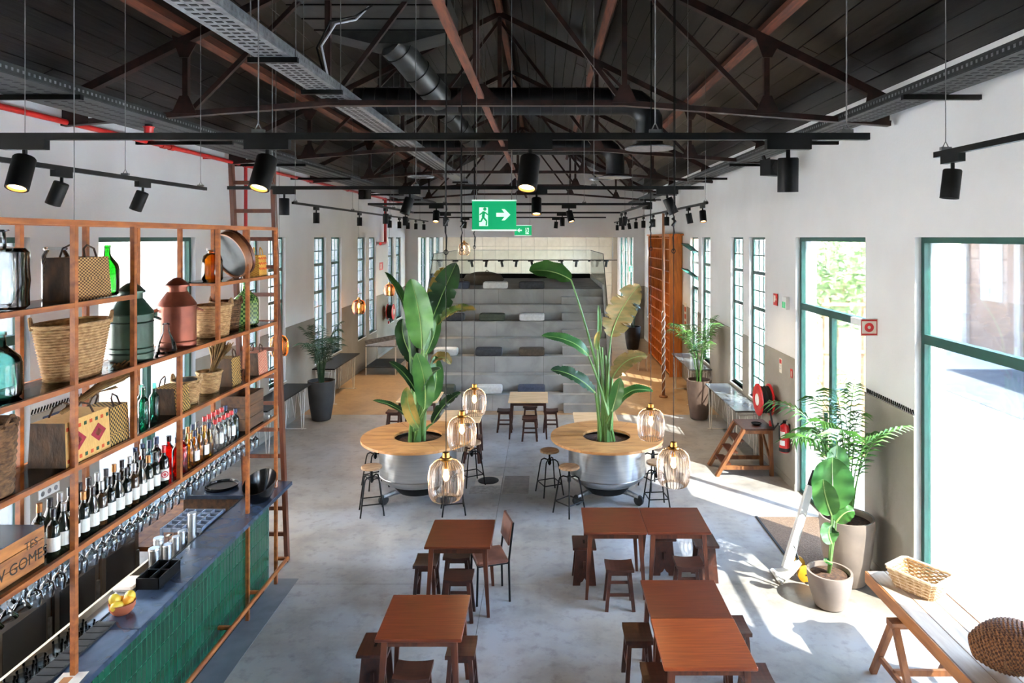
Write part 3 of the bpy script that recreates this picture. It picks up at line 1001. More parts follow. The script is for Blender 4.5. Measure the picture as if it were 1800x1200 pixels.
# air conditioning
def duct_set(y, label_box, label_duct, dim):
    b = thing('air_handler', label_box, 'air handler', (-2.05, y - 0.3, 6.66))
    MB().cbox(-0.92, 0.9, -0.95, 0.85, 0.0, 0.26, 0.02).build('casing', M['ductgrey'], b)
    for yy in (-0.5, 0.0, 0.45):
        MB().box(-0.9, 0.88, yy - 0.012, yy + 0.012, -0.014, 0.002).build('panel_seam', M['black'], b)
    MB().prism([(-0.85, 0.0), (0.85, 0.0), (0.25, -0.16), (-0.2, -0.16)], 1, 0.5, 1.0).build('hood', M['ductgrey'], b)
    for sx in (-0.85, 0.85):
        for sy in (-0.9, 0.8):
            MB().tube([(sx, sy, 0.25), (sx, sy, zroof(-2.05 + sx) - 6.66 - 0.0)], 0.008, 5).build('hanger_rod', M['wire'], b)
    d = thing('ventilation_duct', label_duct, 'duct', (0, y + 1.35, 5.98))
    r = 0.2
    pts = [(-2.75, 0, 0), (1.2, 0, 0), (1.33, 0, -0.03), (1.45, 0, -0.12), (1.52, 0, -0.25), (1.53, 0, -0.62)]
    m = MB()
    m.tube(pts, r, 20)
    m.build('main_pipe', M['duct'], d)
    for k in range(22):
        x = -2.6 + k * 0.17
        th = [2 * PI * q / 20 for q in range(20)]
        MB().tube([(x, (r + 0.003) * math.cos(a), (r + 0.003) * math.sin(a)) for a in th], 0.007, 5, True).build('duct_seam', M['duct'], d)
    MB().lathe([(0.20, 0), (0.34, -0.05), (0.36, -0.06), (0.36, -0.075), (0.2, -0.075), (0, -0.075)][::-1], 24, (1.53, 0, -0.62)).build('diffuser', M['galv'], d)
    e = MB()
    e.tube([(-2.0, -1.0, 0.55), (-1.85, -0.85, 0.42), (-1.62, -0.45, 0.14), (-1.5, -0.1, 0.02)], 0.19, 18)
    e.build('branch_pipe', M['ductgrey'], d)
    for q in ((-1.93, -0.93, 0.485), (-1.74, -0.65, 0.28), (-1.62, -0.45, 0.14)):
        ax = Vector((0.5, 0.8, -0.55)).normalized()
        a_, b_, _ = frame_of(ax)
        MB().tube([Vector(q) + (a_ * math.cos(t) + b_ * math.sin(t)) * 0.197 for t in [2 * PI * i / 18 for i in range(18)]], 0.009, 5, True).build('clamp_ring', M['black'], d)
    for x in (-2.4, -0.9, 0.6):
        MB().tube([(x, 0, 0.19), (x, 0, zroof(x) - 5.98)], 0.006, 5).build('hanger_rod', M['wire'], d)


duct_set(8.6, 'large grey air handling unit hung over the first truss', 'black spiral ventilation duct crossing behind the first truss', 0)
duct_set(13.4, 'grey air handling unit hung beyond the second truss', 'black spiral ventilation duct crossing beyond the second truss', 0)

# sprinkler pipes
pipe = thing('sprinkler_pipe', 'red sprinkler pipe running along the wall behind the bar', 'pipe', (-5.36, 0, 5.29))
MB().tube([(0, 4.0, 0), (0, 26.8, 0)], 0.032, 10).build('main_run', M['redpipe'], pipe)
for y in (9.6, 9.8, 12.25, 15.5, 18.6, 23.0):
    MB().tube([(0, y - 0.05, 0), (0, y + 0.05, 0)], 0.045, 10).build('coupling', M['redpipe'], pipe)
MB().tube([(0, 12.25, 0), (0, 12.25, -3.4)], 0.03, 10).build('drop_pipe', M['redpipe'], pipe)
MB().tube([(0, 23.0, 0), (0, 23.0, -1.4), (0, 22.96, -1.48), (0, 22.3, -1.5)], 0.05, 10).build('drop_pipe', M['redpipe'], pipe)
for y in (6.5, 11.0, 16.0, 21.0):
    MB().bar((-0.14, y, 0.0), (0.0, y, 0.0), 0.02, 0.06).build('wall_clip', M['redpipe'], pipe)
be = thing('alarm_beacon', 'small red alarm beacon under the tray behind the bar', 'alarm', (-4.55, 7.85, 5.12))
MB().lathe([(0.0, 0), (0.055, 0), (0.065, 0.03), (0.05, 0.045), (0.05, 0.13), (0.065, 0.15), (0, 0.15)], 16).build('lens', M['red'], be)
MB().lathe([(0.0, 0.15), (0.04, 0.15), (0.04, 0.18), (0, 0.18)], 12).build('mount', M['black'], be)


def speaker(label, p, rz):
    t = thing('wall_speaker', label, 'speaker', p, rz)
    MB().prism([(-0.17, 0.0), (0.17, 0.0), (0.12, -0.16), (-0.12, -0.16)], 2, -0.12, 0.12).build('cabinet', M['black'], t, fix=True)
    MB().lathe([(0, 0), (0.09, 0), (0.09, 0.01), (0, 0.01)], 18).move(Matrix.Translation((0, -0.161, 0)) @ Matrix.Rotation(PI / 2, 4, 'X')).build('grille', M['rubber'], t)
    MB().bar((0, 0.0, 0.0), (0, 0.1, 0.2), 0.04, 0.04).build('bracket', M['black'], t)
    return t


speaker('black wall speaker under the tray above the glazed door', (3.44, 10.5, 5.06), 0.5)
speaker('small black wall speaker far down the window wall', (3.44, 23.0, 5.06), 0.5)
speaker('black wall speaker under the tray on the bar side', (-4.7, 18.0, 5.12), -0.5)
for p, lab in (((1.75, 10.4, 7.05), 'round flat ceiling speaker ring high on the boards'), ((1.35, 16.4, 5.4), 'round white ceiling ring beyond the second truss'), ((-2.75, 15.2, 5.35), 'round white ceiling ring above the bleacher aisle')):
    t = thing('ceiling_ring', lab, 'ceiling speaker', p)
    MB().tube([(0.28 * math.cos(a), 0.28 * math.sin(a), 0) for a in [2 * PI * i / 28 for i in range(28)]], 0.018, 6, True).build('ceiling_ring_rim', M['galv'], t)
    MB().lathe([(0, 0.01), (0.28, 0.01), (0.28, 0.02), (0, 0.02)], 28).build('ceiling_ring_mesh', M['darkgalv'], t)
    for a in (0, 2.1, 4.2):
        x, y = 0.26 * math.cos(a), 0.26 * math.sin(a)
        MB().tube([(x, y, 0), (x * 0.9, y * 0.9, zroof(p[0] + x) - p[2])], 0.004, 4).build('ceiling_ring_wire', M['wire'], t)
cb = thing('cable_loop', 'white cable loop hanging beside the air handling unit', 'cable', (0, 0, 0))
MB().tube([(-2.35, 7.5, 5.64), (-2.45, 7.5, 6.1), (-2.3, 7.52, 6.35), (-2.1, 7.6, 6.42), (-1.98, 7.7, 6.6)], 0.012, 7).build('cable', M['cloth'], cb)
MB().tube([(-2.38, 7.5, 5.64), (-2.5, 7.5, 6.08), (-2.36, 7.52, 6.38), (-2.1, 7.6, 6.46), (-1.95, 7.72, 6.62)], 0.012, 7).build('cable', M['black'], cb)

# ------------------------------------------------------------------ lighting tracks and spots
ZT = 4.5


def track(label, pts, wires):
    t = thing('lighting_track', label, 'track', (0, 0, ZT))
    for a, b in zip(pts[:-1], pts[1:]):
        MB().bar((a[0], a[1], 0), (b[0], b[1], 0), 0.034, 0.034).build('track_rail', M['black'], t)
    for x, y in wires:
        MB().tube([(x, y, 0.06), (x, y, zroof(x) - ZT)], 0.0035, 4).build('suspension_wire', M['wire'], t)
        MB().box(x - 0.03, x + 0.03, y - 0.012, y + 0.012, 0.017, 0.035).build('wire_clip', M['wire'], t)
        MB().tube([(x - 0.016, y, 0.035), (x, y, 0.07), (x + 0.016, y, 0.035)], 0.004, 4).build('wire_clip', M['wire'], t)
    return t


track('long black lighting track crossing in front of all others', [(-3.15, 3.39), (1.61, 3.39)], [(-1.42, 3.39), (-2.9, 3.39), (1.5, 3.39), (0.55, 3.39)])
track('black lighting track crossing above the first wooden tables', [(-3.2, 6.9), (1.61, 6.9)], [(-2.75, 6.9), (-1.3, 6.9), (0.5, 6.9), (1.45, 6.9)])
track('black lighting track loop hanging beyond the round planters', [(-2.65, 10.3), (1.55, 10.3), (1.55, 13.8), (-2.65, 13.8), (-2.65, 10.3)], [(-1.5, 10.3), (0.6, 10.3), (1.55, 12.0), (-2.65, 12.0)])
track('black lighting track crossing above the grey steps', [(-2.65, 17.2), (1.55, 17.2)], [(-1.5, 17.2), (0.6, 17.2)])
track('short black lighting track beside the wall over the bar', [(-3.5, 3.2), (-3.5, 7.05)], [(-3.5, 4.6), (-3.5, 5.7), (-3.5, 6.95)])
track('long black lighting track along the bar-side wall', [(-3.65, 9.9), (-3.65, 21.4)], [(-3.65, 10.0), (-3.65, 13.0), (-3.65, 16.2), (-3.65, 20.0)])
track('short black lighting track ending beside the large window', [(2.38, 2.6), (2.38, 4.15)], [(2.38, 4.05), (2.38, 2.8)])
track('long black lighting track along the window-side wall', [(2.36, 9.9), (2.36, 23.0)], [(2.36, 10.0), (2.36, 13.0), (2.36, 16.2), (2.36, 20.0)])



def make_spot(label, p, along, tilt, az, lit, group):
    """adapter on the track, short stem, tilted cylinder"""
    t = thing('track_spotlight', label, 'spotlight', (p[0], p[1], ZT), 0.0, group)
    if along == 'x':
        MB().box(-0.11, 0.11, -0.02, 0.02, -0.065, -0.017).build('adapter', M['black'], t)
    else:
        MB().box(-0.02, 0.02, -0.09, 0.09, -0.065, -0.017).build('adapter', M['black'], t)
    MB().tube([(0, 0, -0.065), (0, 0, -0.105)], 0.011, 8).build('stem', M['black'], t)
    R_ = Matrix.Translation((0, 0, -0.105)) @ Matrix.Rotation(az, 4, 'Z') @ Matrix.Rotation(tilt, 4, 'Y')
    r = 0.05
    h = MB().lathe([(0, 0.0), (r - 0.004, 0.0), (r, -0.006), (r, -0.17), (r - 0.006, -0.17), (r - 0.008, -0.12), (0, -0.12)][::-1], 24).move(R_)
    h.build('housing', M['black'], t)
    MB().lathe([(0, -0.158), (r - 0.008, -0.158), (r - 0.008, -0.15), (0, -0.15)], 20).move(R_).build('lens', M['spotlens'] if lit == 1 else M['clear'], t)
    if lit == 1:
        MB().lathe([(r - 0.0062, -0.1705), (r - 0.0075, -0.157), (r - 0.012, -0.157), (r - 0.0105, -0.1705), (r - 0.0062, -0.1705)], 24).move(R_).build('reflector_ring', M['brass'], t)
    if lit:
        l = bpy.data.lights.new('spot_beam', 'SPOT')
        l.energy = 12 if lit == 1 else 75
        l.color = (1.0, 0.80, 0.56)
        l.spot_size = math.radians(50 if lit == 1 else 80)
        l.spot_blend = 0.6
        l.shadow_soft_size = 0.04
        o = bpy.data.objects.new('spot_beam', l)
        COL.objects.link(o)
        o.parent = t
        d = (R_.to_3x3() @ Vector((0, 0, -1)))
        o.location = R_ @ Vector((0, 0, -0.175))
        o.rotation_euler = d.to_track_quat('-Z', 'Y').to_euler()
    return t


G1, G2, G3 = 'spots on the crossing tracks', 'spots along the bar-side wall', 'spots along the window-side wall'
for x, tl, az, lit, lab in ((-2.58, 0.1, 0.4, 1, 'lit black spotlight hanging above the top of the bar shelf'), (-1.375, 0.12, PI, 1, 'lit black spotlight hanging in front of the wooden ladder top'),
                            (-0.07, 0.12, PI, 1, 'lit black spotlight hanging above the green exit sign'), (1.21, 0.08, 0.0, 0, 'unlit black spotlight near the wall end of the front track')):
    make_spot(lab, (x, 3.39), 'x', 0.4 if lit else -tl, PI / 2 - 0.25 if x > -2 else PI / 2 + 0.15, lit, G1)
for x, tl, az, lit, lab in ((-2.63, 0.0, 0, 0, 'upright black spotlight beside the ladder on the second track'), (-1.36, 0.35, 0.6, 0, 'tilted black spotlight on the second track before the red drop pipe'),
                            (-0.08, 0.05, 0, 1, 'lit black spotlight hanging just beyond the exit sign'), (1.24, 0.42, PI, 0, 'tilted black spotlight on the second track near the windows')):
    make_spot(lab, (x, 6.9), 'x', 0.3 if lit else (-tl if az == PI else tl), PI / 2 if lit else (0 if az == PI else az), lit, G1)
for x, y, al, tl, lit, lab in ((-1.63, 10.3, 'x', 0, 1, 'lit black spotlight on the track loop, left of the exit sign'), (0.37, 10.3, 'x', -0.3, 1, 'lit tilted black spotlight on the track loop beyond the exit sign'),
                               (-2.0, 13.8, 'x', 0, 0, 'black spotlight on the far side of the track loop by the hanging ropes'), (0.36, 13.8, 'x', 0, 0, 'black spotlight on the far side of the track loop over the steps'),
                               (1.55, 13.1, 'y', 0.15, 0, 'black spotlight on the window side of the track loop, near one'), (1.55, 13.75, 'y', 0.0, 0, 'black spotlight at the far window-side corner of the loop'),
                               (-2.65, 11.4, 'y', 0, 0, 'black spotlight on the bar side of the track loop, near one'), (-2.65, 13.0, 'y', 0, 0, 'black spotlight on the bar side of the track loop, far one'),
                               (-2.0, 17.2, 'x', 0.1, 0, 'black spotlight over the steps beside the dark hanging rope'), (0.3, 17.2, 'x', 0.1, 0, 'black spotlight over the steps on the last crossing track')):
    make_spot(lab, (x, y), al, 0.35 if lit else tl, PI / 2 + (0.7 if tl < 0 else 0) if lit else 0, lit, G1)
for y, tl, lab in ((4.95, 0.4, 'tilted black spotlight near the camera end of the bar wall track'), (5.95, 0.4, 'tilted black spotlight near the far end of the short bar wall track')):
    make_spot(lab, (-3.5, y), 'y', tl, 0, 2, G2)
for i, x in enumerate((556, 632, 685, 702, 717, 731, 745)):
    y = 3.65 * 1200 / (957 - x)
    make_spot('%s small black spotlight from the ladder on the long bar-side track' % nth(i), (-3.65, y), 'y', 0, 0, 2, G2)
make_spot('black spotlight hanging from the track end beside the large window', (2.38, 3.98), 'y', 0.12, 0, 0, G3)
for i, x in enumerate((1235, 1210, 1172, 1148, 1131, 1118, 1105, 1095, 1085)):
    y = 2.36 * 1200 / (x - 957)
    make_spot('%s small black spotlight from the near end of the long window-side track' % nth(i), (2.36, y), 'y', 0.3 if i == 0 else (-0.2 if i in (1, 6) else 0), PI / 2 if i == 0 else 0, 1 if i == 0 else 2, G3)
far_tr = track('thin black lighting track in the far tiled room', [(-5.0, 30.0), (3.2, 30.0)], [])
far_tr.location.z = 3.0
far_tr['label'] = 'thin black lighting track across the far tiled room'
for x in (-4.6, 3.0):
    MB().tube([(x, 30.0, 0), (x, 30.0, 3.4)], 0.01, 4).build('suspension_wire', M['wire'], far_tr)
for i in range(11):
    t = thing('track_spotlight', '%s tiny spotlight counting along the far room track' % nth(i), 'spotlight', (-3.9 + i * 0.66, 30.0, 3.0), 0, 'spots in the far tiled room')
    MB().box(-0.12, 0.12, -0.03, 0.03, -0.07, -0.017).build('adapter', M['black'], t)
    MB().tube([(0.03, 0, -0.07), (0.08 if i % 2 else 0.0, 0, -0.3)], 0.055, 10).build('housing', M['black'], t)


# ------------------------------------------------------------------ exit signs
def arrow(cx, cz, s, flip):
    p = [(-1, -0.28), (0.15, -0.28), (-0.25, -0.8), (0.2, -0.8), (1.0, 0), (0.2, 0.8), (-0.25, 0.8), (0.15, 0.28), (-1, 0.28)]
    return [(cx + x * s * flip, cz + z * s) for x, z in (p if flip > 0 else p)]


def exit_sign(label, p, w, h, flip, rods):
    t = thing('exit_sign', label, 'exit sign', p, 0, 'green exit signs')
    MB().box(0, w, -0.012, 0.012, 0, h).build('panel', M['exitgreen'], t)
    MB().box(-0.004, w + 0.004, -0.016, 0.016, h, h + 0.014).build('edge_light', M['exitwhite'], t)
    MB().box(-0.004, w + 0.004, -0.016, 0.016, -0.014, 0).build('edge_light', M['exitwhite'], t)
    X = (lambda u: u * w) if flip > 0 else (lambda u: (1 - u) * w)
    MB().prism(arrow(X(0.71), h * 0.52, h * 0.25, flip), 1, -0.0145, -0.0125).build('arrow', M['exitwhite'], t, fix=True)
    MB().prism([(X(0.16), h * 0.12), (X(0.36), h * 0.12), (X(0.36), h * 0.78), (X(0.16), h * 0.78)], 1, -0.0145, -0.0125).build('doorway', M['exitwhite'], t, fix=True)
    dg = M['dkgreen']

    def limb(a, b, r):
        MB().bar((X(a[0]), -0.0155, h * a[1]), (X(b[0]), -0.0155, h * b[1]), r, 0.001, up=(0, 1, 0)).build('running_figure', M['exitgreen'], t)
    limb((0.27, 0.64), (0.25, 0.44), h * 0.10)
    limb((0.25, 0.44), (0.33, 0.30), h * 0.06)
    limb((0.33, 0.30), (0.32, 0.14), h * 0.05)
    limb((0.25, 0.44), (0.20, 0.28), h * 0.06)
    limb((0.20, 0.28), (0.10, 0.30), h * 0.05)
    limb((0.28, 0.62), (0.36, 0.52), h * 0.045)
    limb((0.26, 0.62), (0.17, 0.52), h * 0.045)
    MB().lathe([(0, 0), (h * 0.06, 0), (h * 0.06, 0.001), (0, 0.001)], 14).move(Matrix.Translation((X(0.29), -0.0145, h * 0.72)) @ Matrix.Rotation(PI / 2, 4, 'X')).build('running_figure', M['exitgreen'], t)
    for u in rods:
        MB().tube([(u * w, 0, h + 0.01), (u * w, 0, zroof(p[0]) - p[2])], 0.005, 5).build('hanging_rod', M['wire'], t)
    return t


exit_sign('large backlit green exit sign with arrow pointing to the windows', (-0.74, 7.0, 4.08), 0.45, 0.29, 1, (0.1, 0.9))
exit_sign('small backlit green exit sign with arrow pointing to the bar', (-0.70, 16.0, 4.05), 0.40, 0.22, -1, (0.1, 0.9))
exit_sign('tiny dark green exit sign in the far tiled room', (3.60, 29.0, 2.55), 0.32, 0.22, 1, (0.5,))

# ------------------------------------------------------------------ pendant lamps
def pendant(label, x, y, z, D, amber=False, top=None, power=4, knot=True):
    """ribbed glass shade with brass cap, on a cord tied up to the roof steel"""
    t = thing('pendant_lamp', label, 'pendant lamp', (x, y, z), 0, 'ribbed glass pendant lamps')
    r = D / 2
    prof = [(0.62 * r, -1.18 * r), (0.82 * r, -1.1 * r), (0.95 * r, -0.85 * r), (r, -0.4 * r), (r, 0.3 * r), (0.9 * r, 0.75 * r), (0.66 * r, 1.02 * r), (0.34 * r, 1.15 * r)]
    rb_ = MB()
    for k in range(32):
        a = 2 * PI * k / 32
        rb_.tube([(q * 1.004 * math.cos(a), q * 1.004 * math.sin(a), z_) for q, z_ in prof], 0.0032 * D / 0.28, 4)
    o_ = rb_.build('glass_ribs', M['amberlamp'] if amber else M['lamprib'], t)
    o_['kind'] = 'stuff'
    MB().lathe(prof, 40).build('glass_shade', M['amberlamp'] if amber else M['lampglass'], t)
    MB().lathe([(0.0, 1.12 * r), (0.36 * r, 1.12 * r), (0.38 * r, 1.18 * r), (0.34 * r, 1.26 * r), (0.22 * r, 1.28 * r), (0.2 * r, 1.55 * r), (0.1 * r, 1.58 * r), (0, 1.58 * r)], 20).build('brass_cap', M['brass'], t)
    MB().tube([(0, 0, 1.12 * r), (0, 0, 0.62 * r)], 0.018, 10).build('bulb_socket', M['brass'], t)
    MB().lathe([(0, -0.12 * r), (0.14 * r, -0.02 * r), (0.2 * r, 0.16 * r), (0.14 * r, 0.42 * r), (0.09 * r, 0.62 * r), (0, 0.62 * r)], 14).build('bulb', M['bulb'], t)
    tp = top if top else zroof(x) - z - 0.05
    MB().tube([(0, 0, 1.55 * r), (0, 0, tp)], 0.0035, 5).build('cord', M['black'], t)
    if knot:
        zk = 4.0 - z
        rr = random.Random(int(x * 100 + y * 10))
        pts = [(0, 0, zk - 0.12)]
        for k in range(7):
            pts.append((rr.uniform(-0.012, 0.012), rr.uniform(-0.01, 0.01), zk + k * 0.045))
        pts.append((0.012, 0, tp))
        MB().tube(pts, 0.006, 5).build('tied_rope', M['black'], t)
        MB().tube([(0.016 * math.cos(a), 0.0, zk - 0.12 + 0.02 * math.sin(a)) for a in [2 * PI * i / 10 for i in range(10)]], 0.004, 5, True).build('hook', M['black'], t)
        MB().tube([(-0.012, 0.0, zk + 0.1), (0.016, 0.005, zk + 0.14), (-0.01, 0.01, zk + 0.17)], 0.013, 6).build('rope_knot', M['black'], t)
    l = bpy.data.lights.new('lamp_glow', 'POINT')
    l.energy = power
    l.color = (1.0, 0.66, 0.34)
    l.shadow_soft_size = 0.03
    l.specular_factor = 0.0
    o = bpy.data.objects.new('lamp_glow', l)
    COL.objects.link(o)
    o.parent = t
    o.location = (0, 0, -0.2 * r)
    return t


D = 0.28
for px, py, w, lab in ((784, 842, 61, 'large glowing ribbed glass pendant closest to the camera, before the planter'), (812, 760, 49, 'middle glowing ribbed glass pendant of the row of three'),
                       (834, 706, 40, 'small-looking ribbed glass pendant farthest in the row of three'), (1144, 745, 46, 'farther ribbed glass pendant of the pair near the windows'),
                       (1184, 820, 56, 'nearer ribbed glass pendant of the pair near the windows')):
    d = D * 1200 / w
    p = V3(px, py, d)
    pendant(lab, p.x, p.y, p.z, D)
pendant('small pale woven-looking pendant hanging over the top of the steps', -1.95, 16.6, 3.72, 0.26, knot=False, power=3)
for i, (x, y, z, lab) in enumerate(((-4.9, 12.6, 2.0, 'amber glass pendant glowing beside the wooden ladder'), (-4.95, 18.2, 2.15, 'amber glass pendant glowing over the palm by the narrow windows'),
                                    (-5.0, 22.0, 2.3, 'amber glass pendant glowing at the farthest narrow window'), )):
    pendant(lab, x, y, z, 0.32, amber=True, knot=False, power=4)

# ================================================================== BLEACHER STEPS
BX0, BX1 = -2.90, 1.52
BD, BT, BR = 15.72, 0.355, 0.378      # front of first step, run, rise
st = thing('bleacher', 'grey panelled stepped seating with a glass balustrade', 'bleacher', (0, 0, 0))
for k in range(7):
    y0 = BD + k * BT
    y1 = BD + (k + 1) * BT if k < 6 else 23.0
    z1 = (k + 1) * BR
    cuts = [BX0, -2.55, -1.67, -0.02, BX1] if k % 2 else [BX0, -1.2, -0.02, BX1]
    for a, b in zip(cuts[:-1], cuts[1:]):
        MB().box(a + 0.002, b - 0.002, y0 + 0.012, y0 + 0.03, z1 - BR + 0.003, z1 - 0.022).build('riser_panel', M['bleacher'], st)
        MB().box(a + 0.002, b - 0.002, y0, y1 + 0.012, z1 - 0.02, z1).build('tread_panel', M['bleacher'], st)
    MB().box(BX0 + 0.01, BX1 - 0.01, y0 + 0.03, y1 + 0.03, 0.0 if k == 0 else 0.0, z1 - 0.021).build('core', M['roofback'], st)
    # half-height step for the walking aisle
    sb = MB().box(0.44, BX1 - 0.02, y0 - BT / 2, y0 - 0.001, z1 - BR, z1 - BR / 2).build('aisle_step', M['bleacher'], st)
for s, x in ((-1, BX0), (1, BX1)):
    xa, xb = (x - 0.06, x) if s < 0 else (x, x + 0.06)
    prof = [(BD, 0.0), (23.0, 0.0), (23.0, 7 * BR + 0.12), (BD + 6.2 * BT, 7 * BR + 0.12), (BD, BR + 0.12)]
    MB().prism(prof, 0, xa, xb).build('side_panel', M['bleacher'], st, fix=True)
    gx = (xa + xb) / 2
    top = 7 * BR + 0.92
    g = [(BD, BR + 0.12), (BD + 6.2 * BT, 7 * BR + 0.12), (23.0, 7 * BR + 0.12), (23.0, top), (BD + 6.5 * BT, top), (BD + 0.05, BR + 0.95)]
    MB().prism(g, 0, gx - 0.006, gx + 0.006).build('glass_panel', M['railglass'], st, fix=True)
    MB().tube([(gx, BD + 0.05, BR + 0.95), (gx, BD + 6.5 * BT, top), (gx, 23.0, top)], 0.009, 6).build('glass_edge', M['black'], st)
MB().box(BX0, BX1, 22.96, 22.98, 7 * BR, 7 * BR + 0.92).build('glass_panel', M['railglass'], st)
MB().box(BX0, BX1, 22.955, 22.985, 7 * BR + 0.92, 7 * BR + 0.935).build('glass_edge', M['galv'], st)
MB().box(BX0, BX1, 22.7, 22.95, 7 * BR, 7 * BR + 0.14).build('back_upstand', M['roofback'], st)


def cushion(label, x0, x1, k, m):
    w = x1 - x0
    z = k * BR
    y = BD + (k - 1) * BT
    o = MB()
    n, h, dp = 12, 0.19, 0.32
    # pillow: rounded-box cross-section swept along x
    rings = []
    ends = [(0.0, 0.55), (0.012, 0.8), (0.04, 0.94), (0.1, 1.0), (0.35, 1.03), (0.65, 1.03), (0.9, 1.0), (0.96, 0.94), (0.988, 0.8), (1.0, 0.55)]
    n = len(ends) - 1
    for i in range(n + 1):
        t, e = ends[i]
        ring = []
        for q in range(14):
            a = 2 * PI * q / 14
            cy = abs(math.cos(a)) ** 0.38 * (1 if math.cos(a) > 0 else -1)
            cz = abs(math.sin(a)) ** 0.38 * (1 if math.sin(a) > 0 else -1)
            ring.append((-w / 2 + w * t, cy * dp / 2 * (0.9 + 0.1 * e), h / 2 + cz * h / 2 * e))
        rings.append(ring)
    v = [p for r_ in rings for p in r_]
    f = [(i * 14 + q, i * 14 + (q + 1) % 14, (i + 1) * 14 + (q + 1) % 14, (i + 1) * 14 + q) for i in range(n) for q in range(14)]
    f += [tuple(range(13, -1, -1)), tuple(n * 14 + q for q in range(14))]
    o.add(v, f, True)
    t = thing('seat_cushion', label, 'cushion', ((x0 + x1) / 2, y + dp / 2 + 0.01, z), 0, 'cushions on the grey steps')
    o.build('cushion_body', m, t, fix=True)
    MB().tube([(-w / 2 + 0.03, -dp / 2 - 0.001, h * 0.5), (w / 2 - 0.03, -dp / 2 - 0.001, h * 0.5)], 0.005, 5).build('seam', m, t)


for px0, px1, k, m, lab in (
        (753, 798, 1, 'cush_green', 'olive cushion on the lowest step behind the planter plant'), (836, 882, 1, 'cush_white', 'white cushion on the lowest step behind a pendant lamp'), (910, 958, 1, 'cush_navy', 'slate blue cushion on the lowest step behind the pale table'),
        (762, 803, 3, 'cush_white', 'white cushion on the third step beside the banana plant'), (835, 882, 3, 'cush_grey', 'charcoal cushion in the middle of the third step'), (912, 957, 3, 'cush_brown', 'brown cushion on the third step by the aisle'),
        (775, 815, 5, 'cush_grey', 'charcoal cushion on the fifth step near the glass side'), (842, 887, 5, 'cush_green', 'dark olive cushion in the middle of the fifth step'), (913, 957, 5, 'cush_white', 'white cushion on the fifth step by the aisle'),
        (785, 824, 7, 'cush_navy', 'slate blue cushion on the top step near the glass side'), (849, 892, 7, 'cush_white', 'white cushion in the middle of the top step'), (912, 957, 7, 'cush_grey', 'charcoal cushion on the top step by the aisle')):
    d = BD + (k - 1) * BT
    cushion(lab, (px0 - 957) * d / 1200, (px1 - 957) * d / 1200, k, M[m])
bb = thing('beanbag', 'dark brown beanbag lying on the top platform', 'beanbag', (-1.75, 19.6, 7 * BR))
MB().lathe([(0, 0), (0.42, 0.02), (0.52, 0.14), (0.44, 0.28), (0.2, 0.36), (0, 0.37)], 20, sx=1.15).build('bag', M['cush_brown'], bb)
MB().tube([(0.05, -0.03, 0.36), (0.1, -0.05, 0.42), (0.16, -0.03, 0.37)], 0.012, 6).build('loop', M['cush_brown'], bb)

# ================================================================== BAR
CT = 1.12
bar = thing('bar_counter', 'bar counter clad in green glazed tiles', 'bar counter', (0, 0, 0))
MB().box(-3.32, -3.125, 3.0, 7.72, 0.1, CT - 0.045).build('carcass', M['grout'], bar)
MB().box(-3.32, -3.16, 3.0, 7.7, 0.0, 0.1).build('plinth', M['black'], bar)
MB().box(-4.05, -3.32, 7.66, 7.72, 0.0, CT - 0.045).build('end_panel', M['darkcrate'], bar)
TW, TH = 0.064, 0.192
tile2 = MB().cbox(-TH / 2 + 0.003, TH / 2 - 0.003, -TW / 2 + 0.003, TW / 2 - 0.003, 0, 0.009, 0.002)
tile2.move(Matrix.Rotation(PI / 2, 4, 'Y'))
tme = tile2.mesh('tile', M['tile'])
ncol = 54
for j in range(5):
    for i in range(ncol):
        put('tile', tme, bar, (-3.125, 7.715 - TW / 2 - i * TW, 0.105 + TH / 2 + j * TH))
MB().box(-3.125, -3.118, 7.715, 7.73, 0.1, CT - 0.045).build('corner_trim', M['galv'], bar)
wt = thing('bar_worktop', 'dark stone worktop along the bar, tinted blue for the sky', 'worktop', (0, 0, 0))
for a, b in ((3.0, 5.02), (5.024, 8.07)):
    MB().cbox(-3.33, -2.98, a, b, CT - 0.045, CT, 0.004).build('stone_slab', M['counter'], wt)
MB().cbox(-4.1, -3.334, 7.62, 8.07, CT - 0.045, CT, 0.004).build('stone_slab', M['counter'], wt)
MB().box(-3.35, -3.335, 3.0, 7.6, 0.86, CT - 0.0).build('inner_upstand', M['black'], wt)
ws = thing('bar_station', 'stainless steel service station behind the bar worktop', 'work station', (0, 0, 0))
MB().box(-3.78, -3.36, 3.0, 7.55, 0.80, 0.86).build('steel_top', M['steel'], ws)
MB().box(-3.80, -3.775, 3.0, 7.55, 0.80, 0.92).build('steel_rim', M['cream_steel'], ws)
MB().box(-3.77, -3.4, 3.0, 7.5, 0.0, 0.80).build('station_body', M['darkgalv'], ws)
MB().box(-3.74, -3.4, 3.2, 4.2, 0.862, 0.868).build('drip_grid', M['galv'], ws)
dm = thing('drip_mat', 'long black rubber bar mat on the worktop edge', 'bar mat', (0, 0, 0))
MB().box(-3.33, -3.2, 4.1, 5.1, CT, CT + 0.012).build('mat_body', M['rubber'], dm)
for k in range(12):
    MB().box(-3.325, -3.205, 4.15 + k * 0.08, 4.18 + k * 0.08, CT + 0.012, CT + 0.016).build('mat_rib', M['black'], dm)

